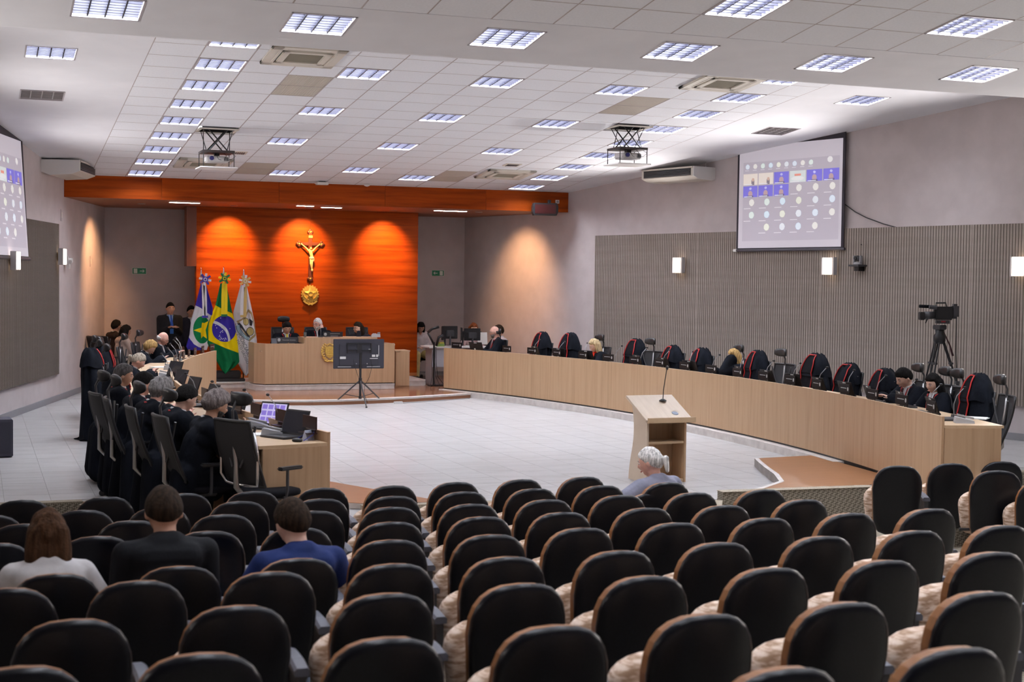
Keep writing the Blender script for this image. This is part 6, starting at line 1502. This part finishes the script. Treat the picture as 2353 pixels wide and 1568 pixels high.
# ================================================================== THINGS ON THE DESKS
def make_plate(col, brown=False):
    t = thing('name_plate', 'x', 'name plate'); m_ = mat('plate_dark', (.008, .005, .005), .6, spec=.2) if not brown else mat('plate_brown', (.022, .005, .005), .35, spec=.3)
    MB().box((0, .0, .098), (.30, .012, .115)).build('board', m_, t); MB().box((0, .012, .018), (.20, .012, .034)).build('lower_board', m_, t)
    MB().box((0, -.02, .004), (.22, .09, .008)).build('foot', m_, t)
    for s in (-1, 1): MB().box((s*.085, .018, .02), (.006, .004, .028)).build('clip', WHITEP, t)
    b = MB(); b.ell((-.112, .008, .10), (.018, .003, .027), None, 12, 6); b.build('crest', mat('print_white', (.45, .45, .45), .6), t)
    b = MB()
    for k in range(9): b.box((-.06+k*.0185, .0075, .108), (.013, .002, .009))
    for k in range(6): b.box((-.055+k*.022, .0195, .018), (.016, .002, .007))
    tag(b.build('printed_name', MATS['print_white'], t), kind='stuff'); return t
def make_laptop(ang=R(20)):
    t = thing('laptop', 'x', 'laptop'); MB().box((0, 0, .009), (.34, .235, .018), b=.004).build('base', GREYDARK, t)
    T = Matrix.Translation((0, .115, .015)) @ Matrix.Rotation(-ang, 4, 'X')
    b = MB(); b.T = T; b.box((0, .004, .115), (.34, .008, .23), b=.003); b.build('lid', mat('lid_dark', (.016, .014, .015), .5, spec=.3), t)
    b = MB(); b.T = T; b.box((0, -.0015, .118), (.31, .002, .195)); b.build('display', mat('display_dark', (.02, .02, .028), .15), t)
    b = MB(); b.T = T; b.box((.04, .009, .09), (.035, .002, .03)); b.build('sticker', PAPER, t); b = MB(); b.T = T; b.box((0, .009, .215), (.07, .002, .012)); b.build('label_strip', PAPER, t)
    b = MB(); b.box((0, .03, .0185), (.29, .10, .002)); b.build('keyboard', BLACKP, t); MB().box((0, -.07, .0185), (.10, .06, .002)).build('touchpad', GREYDARK, t); return t
def make_mic():
    t = thing('desk_microphone', 'x', 'microphone'); MB().rings([[(-.05, -.07, 0), (.05, -.07, 0), (.05, .07, 0), (-.05, .07, 0)], [(-.045, -.065, .018), (.045, -.065, .018), (.045, .065, .045), (-.045, .065, .045)]]).build('base', GREYDARK, t)
    MB().tube([(0, .05, .04), (0, .05, .16), (0, .02, .25), (0, -.05, .33)], .0045, 6).build('gooseneck', GREYP, t, smooth=True); MB().ell((0, -.065, .342), (.011, .02, .014)).build('capsule', BLACKP, t, smooth=True); MB().box((0, -.05, .035), (.03, .02, .004)).build('button', GREYP, t); return t
def make_phone():
    t = thing('desk_console', 'x', 'telephone'); MB().rings([[(-.09, -.10, 0), (.09, -.10, 0), (.09, .10, 0), (-.09, .10, 0)], [(-.085, -.095, .025), (.085, -.095, .025), (.085, .09, .065), (-.085, .09, .065)]]).build('body', mat('console_grey', (.42, .42, .43), .5), t)
    MB().rings([[(-.085, -.09, .045), (-.035, -.09, .045), (-.035, -.09, .065), (-.085, -.09, .065)], [(-.085, 0, .065), (-.035, 0, .065), (-.035, 0, .08), (-.085, 0, .08)], [(-.085, .08, .08), (-.035, .08, .08), (-.035, .08, .10), (-.085, .08, .10)]]).build('handset', GREYP, t); b = MB()
    for i in range(3):
        for j in range(4): b.box((.0+i*.025, -.06+j*.025, .043+j*.009), (.016, .016, .006), rx=.2)
    tag(b.build('keys', WHITEP, t), kind='stuff'); return t
def make_paper():
    t = thing('paper_stack', 'x', 'papers'); MB().box((0, 0, .004), (.21, .297, .008)).build('sheets', PAPER, t); MB().box((.01, .01, .0095), (.21, .297, .003), rz=.12).build('top_sheet', PAPER, t); return t
def make_glass():
    t = thing('water_glass', 'x', 'glass'); MB().lathe([(.026, 0), (.032, .10), (.030, .10), (.024, .006), (.001, .006)], n=14).build('tumbler', GLASSP, t, smooth=True); MB().lathe([(.001, .007), (.0245, .007), (.028, .06), (.001, .06)], n=12).build('water', GLASSP, t, smooth=True); return t
PRO = {'plate': make_plate(0), 'brown': make_plate(0, True), 'laptop': make_laptop(), 'mic': make_mic(), 'phone': make_phone(), 'paper': make_paper(), 'glass': make_glass()}
index_kids(); PU = {k: 0 for k in PRO}
def put(kind, loc, rz, label, group=None):
    o = PRO[kind] if PU[kind] == 0 else dup(PRO[kind]); PU[kind] += 1; return place(o, loc, rz, label, group)
def side_pos(px, side, off):
    """point of the desk circle (radius + off) seen in column px"""
    py = 830 if side == 'r' else 900; p = at_arc(px, py, side, off); return p
PLX = [1049, 1164, 1222, 1279, 1339, 1397, 1458, 1515, 1573, 1634, 1695, 1755, 1816, 1878, 1942, 2006, 2074, 2142]
for k, px in enumerate(PLX):
    p = side_pos(px, 'r', .07); d = arc_dir(p.x, p.y, 'r'); put('plate', (p.x, p.y, .9385-.02), face_rot(d)+R(rng.uniform(-5, 5)), f'dark name plate on the right desk, {ordn(k)} from the far end', 'name plates on the right desk').location.z = .905
LPX = [1106, 1250, 1300, 1364, 1486, 1546, 1605, 1724, 1788, 1848, 1910, 1972, 2030, 2107, 2180]
for k, px in enumerate(LPX):
    p = side_pos(px, 'r', .30); d = arc_dir(p.x, p.y, 'r'); o = put('laptop', (p.x, p.y, .8455), face_rot(d)+R(rng.uniform(-14, 14)), f'open black laptop seen from behind on the right desk, {ordn(k)} from the far end', 'laptops on the right desk'); o.scale = (1, 1, 1.05)
MPX = [1232, 1289, 1346, 1420, 1478, 1530, 1588, 1644, 1704, 1768, 1830, 1890, 1955, 2024, 2095, 2150, 2205]
for k, px in enumerate(MPX):
    p = side_pos(px, 'r', .42 if k % 2 else .5); d = arc_dir(p.x, p.y, 'r'); put('mic', (p.x, p.y, .8455), face_rot(d)+R(180)+R(rng.uniform(110, 170)) if k % 2 else face_rot(d)+R(rng.uniform(-40, 40)), f'gooseneck microphone on the right desk, {ordn(k)} from the far end', 'microphones on the right desk')
p = atz(2215, 972, .845); put('phone', (p.x, p.y, .8455), R(60), 'grey console with microphone at the near end of the right desk', 'desk consoles'); p = atz(2238, 962, .845); put('paper', (p.x, p.y, .8455), R(40), 'papers on the near end of the right desk', 'papers')
# left desk, near end
def lp(px, py):
    p = atz(px, py, .845); r = math.hypot(p.x-LCX, p.y-LCY)      # keep it on the desk top
    rr = min(max(r, LCR+.10), LCR+.58); v = Vector((p.x-LCX, p.y-LCY, 0))*(rr/r); a = math.atan2(v.y, -v.x)
    if a > LA1-.01: v = Vector((-rr*math.cos(LA1-.02), rr*math.sin(LA1-.02), 0))
    return Vector((LCX+v.x, LCY+v.y, .845))
p = lp(655, 1006); o = put('laptop', (2.62, 12.98, .8455), R(-62), 'open dark laptop at the near end of the left desk', 'laptops on the left desk')
p = lp(612, 985); o = put('laptop', (2.60, 13.80, .8455), R(-50), 'open laptop with a lit purple screen on the left desk', 'laptops on the left desk')
T = Matrix.Translation((0, .115, .015)) @ Matrix.Rotation(-R(20), 4, 'X'); b = MB(); b.T = T; b.box((0, -.0035, .118), (.305, .002, .19)); b.build('lit_screen', SCREENDIM, o); b = MB(); b.T = T
for i in range(4):
    for j in range(3): b.box((-.11+i*.072, -.005, .06+j*.06), (.058, .001, .044))
b.build('video_tiles', mat('tile_purple', (.15, .10, .4), .4, emit=((.17, .12, .5), .6)), o)
for k, (px, py) in enumerate(((560, 955), (520, 932), (483, 912), (450, 892), (425, 870))):
    p = lp(px, py); o = put('laptop', (p.x, p.y, .8455), R(-72+rng.uniform(-8, 8)), f'open laptop among papers on the left desk, {ordn(k)} behind the lit one', 'laptops on the left desk')
for k, (px, py) in enumerate(((712, 970), (647, 954), (588, 938), (545, 925), (505, 905), (470, 890))):
    q = at_arc(px, py, 'l', .07); d = arc_dir(q.x, q.y, 'l'); put('brown', (q.x, q.y, .905), face_rot(d), f'dark name plate on the left desk edge, {ordn(k)} from the near end', 'name plates on the left desk')
for k, (px, py) in enumerate(((487, 800), (466, 804), (448, 812), (434, 820), (422, 830), (411, 842), (402, 856))):
    q = at_arc(max(px, 399), py, 'l', .07, far=True); q.z = 0; d = arc_dir(q.x, q.y, 'l'); put('brown', (q.x, q.y, .905), face_rot(d)+R(rng.uniform(-6, 6)), f'reddish name plate on the far part of the left desk, {ordn(k)} from the far end', 'name plates on the far left desk')
for k, (px, py) in enumerate(((628, 1000), (595, 982), (530, 950), (400, 880), (400, 866), (392, 850))): p = lp(px, py); put('phone', (p.x, p.y, .8455), R(70+rng.uniform(-10, 10)), f'grey desk console on the left desk, {ordn(k)} from the near end', 'desk consoles on the left desk')
for k, (px, py) in enumerate(((648, 990), (600, 975), (545, 950), (480, 925), (440, 890), (425, 868), (410, 850), (400, 838), (408, 826), (420, 815), (446, 803), (470, 795))): p = lp(px, py); put('mic', (p.x, p.y, .8455), R(-110+rng.uniform(-30, 30)), f'gooseneck microphone on the left desk, {ordn(k)} from the near end', 'microphones on the left desk')
for k, (px, py) in enumerate(((585, 1000), (560, 972), (520, 955), (455, 912), (385, 868), (370, 845), (380, 832))): p = lp(px, py); put('paper', (p.x, p.y, .8455), R(rng.uniform(30, 110)), f'white papers on the left desk, {ordn(k)} from the near end', 'papers on the left desk')
for k, (px, py) in enumerate(((400, 818), (412, 812), (425, 806), (438, 800), (404, 846), (418, 838))): p = lp(px, py); put('glass', (p.x, p.y, .8455), 0, f'water glass on the far part of the left desk, {ordn(k)} of six', 'water glasses on the left desk')
p = lp(683, 1016); t = thing('computer_mouse', 'small black mouse beside the near laptop on the left desk', 'mouse', (p.x, p.y, .8455), R(60)); MB().ell((0, 0, .014), (.03, .05, .022)).build('body', BLACKP, t, smooth=True); MB().box((0, .03, .032), (.008, .02, .008)).build('wheel', GREYDARK, t)
p = lp(722, 1011); t = thing('card_stand', 'small white folded card at the near corner of the left desk', 'card', (p.x, p.y, .8455), R(30)); MB().rings([[(-.04, -.04, 0), (.04, -.04, 0), (.04, .04, 0), (-.04, .04, 0)], [(-.04, -.002, .09), (.04, -.002, .09), (.04, .002, .09), (-.04, .002, .09)]]).build('card', mat('card_blue', (.55, .6, .75), .5), t)
MB().tube([(-.1, -.05, .004), (0, -.08, .06), (.06, 0, .1), (.03, .08, .04), (-.03, .12, .004)], .004, 6).build('cable', mat('cable_blue', (.02, .04, .35), .5), t)
# bench top
def bput(kind, px, py, z, rz, label, Y=28.35): q = aty(px, py, Y); return put(kind, (q.x, Y, z), rz, label, 'things on the judges\' bench')
zL = .2+zl; zC = .2+zc
q = aty(661, 782, BY+.08); t = thing('bench_plate', 'dark plate reading Procurador de Justiça on the bench', 'name plate', (q.x, BY+.12, zL-.01)); MB().box((0, 0, .075), (.42, .014, .11)).build('board', mat('plate_grey', (.05, .05, .055), .3), t); MB().box((0, .02, .005), (.3, .1, .01)).build('foot', BLACKP, t)
b = MB(); b.ell((-.165, -.009, .08), (.03, .003, .036), None, 12, 6); b.build('crest', MATS['print_white'], t); text('Procurador de Justiça', .030, MATS['print_white'], t, (.035, -.0085, .075))
q = aty(766, 769, BY+.08); t = thing('bench_plate', 'black name plate before the presiding judge', 'name plate', (q.x, BY+.12, zC-.01)); MB().box((0, 0, .07), (.40, .014, .10)).build('board', BLACKP, t); MB().box((0, .02, .005), (.3, .1, .01)).build('foot', BLACKP, t); b = MB(); b.ell((-.155, -.009, .07), (.03, .003, .034), None, 12, 6); b.build('crest', MATS['print_white'], t)
b = MB(); 
for k in range(10): b.box((-.05+k*.02, -.0085, .08), (.015, .002, .009))
for k in range(7): b.box((-.04+k*.022, -.0085, .035), (.016, .002, .008))
tag(b.build('printed_name', MATS['print_white'], t), kind='stuff')
q = aty(649, 779, 28.5); o = put('laptop', (q.x-.03, 28.47, zL-.155), R(180), 'grey laptop lid behind the plate of the judge with the yellow tie', 'laptops on the bench'); o.rotation_euler.z = 0
for px, py, z, l in ((607, 784, zL, 'empty glass at the left end of the bench'), (701, 772, zC, 'glass beside the presiding judge')): q = aty(px, py, BY+.2); put('glass', (q.x, BY+.2, z-.14 if z == zL else z-.002), 0, l, 'glasses on the bench')
q = aty(737, 775, BY+.22); o = put('mic', (q.x, BY+.25, zC-.003), R(180), 'red-tipped microphone before the presiding judge', 'microphones on the bench'); o.scale = (.8, .8, .7)
q = aty(866, 774, BY+.2); put('phone', (q.x, BY+.3, zC-.003), R(170), 'small grey console on the raised part of the bench', 'consoles on the bench')
q = aty(893, 786, BY+.2); put('paper', (q.x, BY+.3, .2+zl-.045), R(80), 'papers on the right end of the bench', 'papers on the bench')
# staff desk with monitors (right rear)
YS = 28.9; a, c_ = atz(985, 797, .80), atz(1060, 797, .80)
x0_ = aty(986, 800, YS).x; t = thing('staff_desk', 'white-topped grey staff desk beside the far end of the right desk', 'desk', (x0_, YS, P1Z))
ztop = aty(1000, 797, YS).z-P1Z
MB().box((.85, .30, ztop-.015), (1.7, .65, .03)).build('top', WHITEP, t); MB().box((.62, .02, ztop-.25), (1.1, .02, .36)).build('modesty_panel', mat('desk_grey', (.42, .42, .46), .5), t)
for x in (.12, 1.55): MB().box((x, .3, (ztop-.03)/2), (.04, .55, ztop-.03)).build('leg', GREYP, t)
MB().box((.14, .3, .015), (.1, .6, .03)).build('foot', GREYP, t)
def monitor(x, Y, z, w_, h_, rz, label):
    m_ = thing('monitor', label, 'monitor', (x, Y, z), rz, 'staff monitors'); MB().box((0, 0, .14+h_/2), (w_, .03, h_), b=.006).build('rear_case', BLACKP, m_); MB().box((0, .017, .14+h_/2), (w_-.02, .005, h_-.02)).build('display', mat('display_dark', (0, 0, 0)), m_)
    MB().box((0, -.03, .14+h_/2-.02), (w_*.5, .04, h_*.5), b=.01).build('bulge', GREYDARK, m_); MB().cyl((0, -.03, .01), (0, -.03, .14+h_*.4), .022).build('neck', GREYDARK, m_); MB().lathe([(.11, 0), (.11, .008), (.02, .014), (.001, .014)], (0, -.02, 0), 18).build('foot', BLACKP, m_); return m_
zt_ = ztop+P1Z
for px, w_, h_, rz, Y, l in ((1033, .36, .27, R(6), YS+.15, 'black monitor on an arm, left of the staff monitors'), (1085, .36, .26, R(-4), YS+.15, 'black monitor seen from behind, right of the staff monitors'), (1019, .28, .3, R(60), YS+.45, 'monitor behind, turned to the side'), (1060, .34, .27, R(75), YS+.35, 'monitor seen edge-on between the staff monitors')):
    q = aty(px, 775, Y); monitor(q.x, Y, zt_-.02 if px != 1033 else zt_+.02, w_, h_, rz, l)
b = MB(); q = aty(995, 800, YS-.05); t = thing('jointed_stand', 'black jointed stand with cables beside the staff desk', 'stand', (q.x, YS-.12, P1Z))
MB().tube([(0, 0, .02), (0, 0, ztop+.1)], .02).build('post', BLACKP, t); MB().tube([(0, 0, ztop+.05), (-.14, 0, ztop+.30)], .022).build('lower_arm', BLACKP, t, smooth=True); MB().tube([(-.14, 0, ztop+.30), (-.05, 0, ztop+.38), (.10, 0, ztop+.42)], .030).build('upper_arm', BLACKP, t, smooth=True); MB().tube([(.05, 0, ztop+.02), (.10, .0, ztop+.20), (.2, 0, ztop+.25)], .028).build('side_arm', BLACKP, t, smooth=True)
for k in range(4): MB().tube([(-.02+.02*k, -.03, ztop), (-.06+.03*k, -.06, .5), (-.05+.04*k, -.05, .2), (.1*k-.1, -.1, .02)], .006, 5).build('cable', BLACKP, t)
MB().box((.1, 0, .012), (.4, .25, .024)).build('base', BLACKP, t)
q = aty(1012, 788, YS+.1); t = thing('desk_clutter_box', 'small green and yellow box on the staff desk', 'box', (q.x, YS+.12, zt_)); MB().box((0, 0, .03), (.16, .12, .06)).build('box', mat('box_green', (.16, .24, .05), .6), t); MB().box((.02, -.02, .075), (.1, .08, .03)).build('lid', mat('box_yellow', (.4, .35, .05), .6), t)
q = aty(1112, 780, YS+.2); t = thing('standing_sheet', 'white sheet standing between the monitors and the bald judge', 'sheet', (q.x, YS+.3, zt_)); MB().box((0, 0, .16), (.22, .012, .26), rx=-.15).build('sheet', PAPER, t); MB().box((0, .05, .01), (.2, .12, .02)).build('stand', GREYDARK, t)
# ---- broadcast camera on its tripod
cx_ = at_right(2160, 720, 1.1); base = Vector((cx_.x, cx_.y, 0)); zc_ = cx_.z
t = thing('camera_tripod', 'tall black tripod behind the right desk', 'tripod', base, R(10)); zh = zc_-.30
MB().lathe([(.05, zh-.16), (.09, zh-.12), (.09, zh-.04), (.06, zh), (.07, zh+.06), (.001, zh+.06)], n=18).build('bowl', BLACKP, t, smooth=True); MB().box((0, 0, zh+.09), (.14, .16, .07), b=.01).build('fluid_head', GREYDARK, t)
for k, a in enumerate((R(200), R(330), R(80))):
    c, s = math.cos(a), math.sin(a); fo = .52
    for q in (-.03, .03): MB().cyl((c*.06-s*q, s*.06+c*q, zh-.12), (c*.30-s*q, s*.30+c*q, zh*.50), .013).build('leg_rod', BLACKP, t)
    MB().cyl((c*.26, s*.26, zh*.58), (c*fo, s*fo, .02), .015).build('leg', BLACKP, t); MB().box((c*.28, s*.28, zh*.54), (.09, .05, .05), rz=a+PI/2).build('leg_clamp', GREYDARK, t); MB().box((c*.18, s*.18, zh*.72), (.09, .05, .03), rz=a+PI/2).build('leg_brace', GREYDARK, t)
    MB().ell((c*fo, s*fo, .02), (.03, .03, .02)).build('foot', BLACKP, t, smooth=True)
MB().tube([(.04, 0, zh+.08), (.20, -.02, zh-.18), (.26, -.03, zh-.34)], [.010, .012, .018]).build('pan_handle', mat('handle_dark', (.05, .01, .015), .5), t)
MB().tube([(.35, 0, zc_-.05), (.36, 0, zh-.3), (.42, 0, zh-1.0), (.50, 0, .6), (.5, .1, .02)], .007).build('hanging_cable', BLACKP, t)
cm_ = thing('broadcast_camera', 'black shoulder broadcast camera on top of the tripod', 'camera', (base.x, base.y, zc_), R(-22)); cm_.scale = (.80, .9, 1)
MB().box((.06, 0, 0), (.34, .13, .20), b=.02).build('body', BLACKP, cm_); MB().box((.27, 0, .03), (.13, .15, .22), b=.03).build('rear_battery', GREYDARK, cm_); MB().cyl((-.11, 0, -.03), (-.30, 0, -.04), .055, .06, 16).build('lens', GREYDARK, cm_, smooth=True); MB().box((-.34, 0, -.045), (.09, .14, .12), b=.01).build('lens_hood', BLACKP, cm_)
MB().tube([(-.08, 0, .10), (-.08, 0, .15), (.10, 0, .155), (.12, 0, .10)], .012).build('top_handle', BLACKP, cm_); MB().cyl((-.08, -.06, .085), (-.22, -.06, .09), .03).build('viewfinder', GREYDARK, cm_); MB().cyl((-.14, .03, .095), (-.38, .03, .10), .024).build('foam_microphone', BLACKF, cm_, smooth=True); MB().box((.05, 0, -.13), (.24, .10, .05)).build('mount_plate', GREYDARK, cm_); MB().box((.05, -.052, -.125), (.08, .004, .02)).build('red_mark', mat('mark_red', (.25, .01, .02), .4), cm_)
MB().cyl((-.24, -.03, -.09), (-.28, -.05, -.15), .010).build('zoom_lever', BLACKP, cm_)
# ------------------------------------------------------------------ lettering curves become meshes
bpy.context.view_layer.update(); dg = bpy.context.evaluated_depsgraph_get()
for o in TEXTS:
    me = bpy.data.meshes.new_from_object(o.evaluated_get(dg)); n = bpy.data.objects.new(o.name, me); COL.objects.link(n)
    n.parent = o.parent; n.location = o.location; n.rotation_euler = o.rotation_euler
    if not me.materials: me.materials.append(o.data.materials[0])
    for k in ('label', 'category', 'group', 'kind'):
        if k in o: n[k] = o[k]
for o in TEXTS: bpy.data.objects.remove(o)

for o_ in (OF, OFN):
    for c in list(bpy.data.objects):
        if c.parent == o_: bpy.data.objects.remove(c)
    bpy.data.objects.remove(o_)
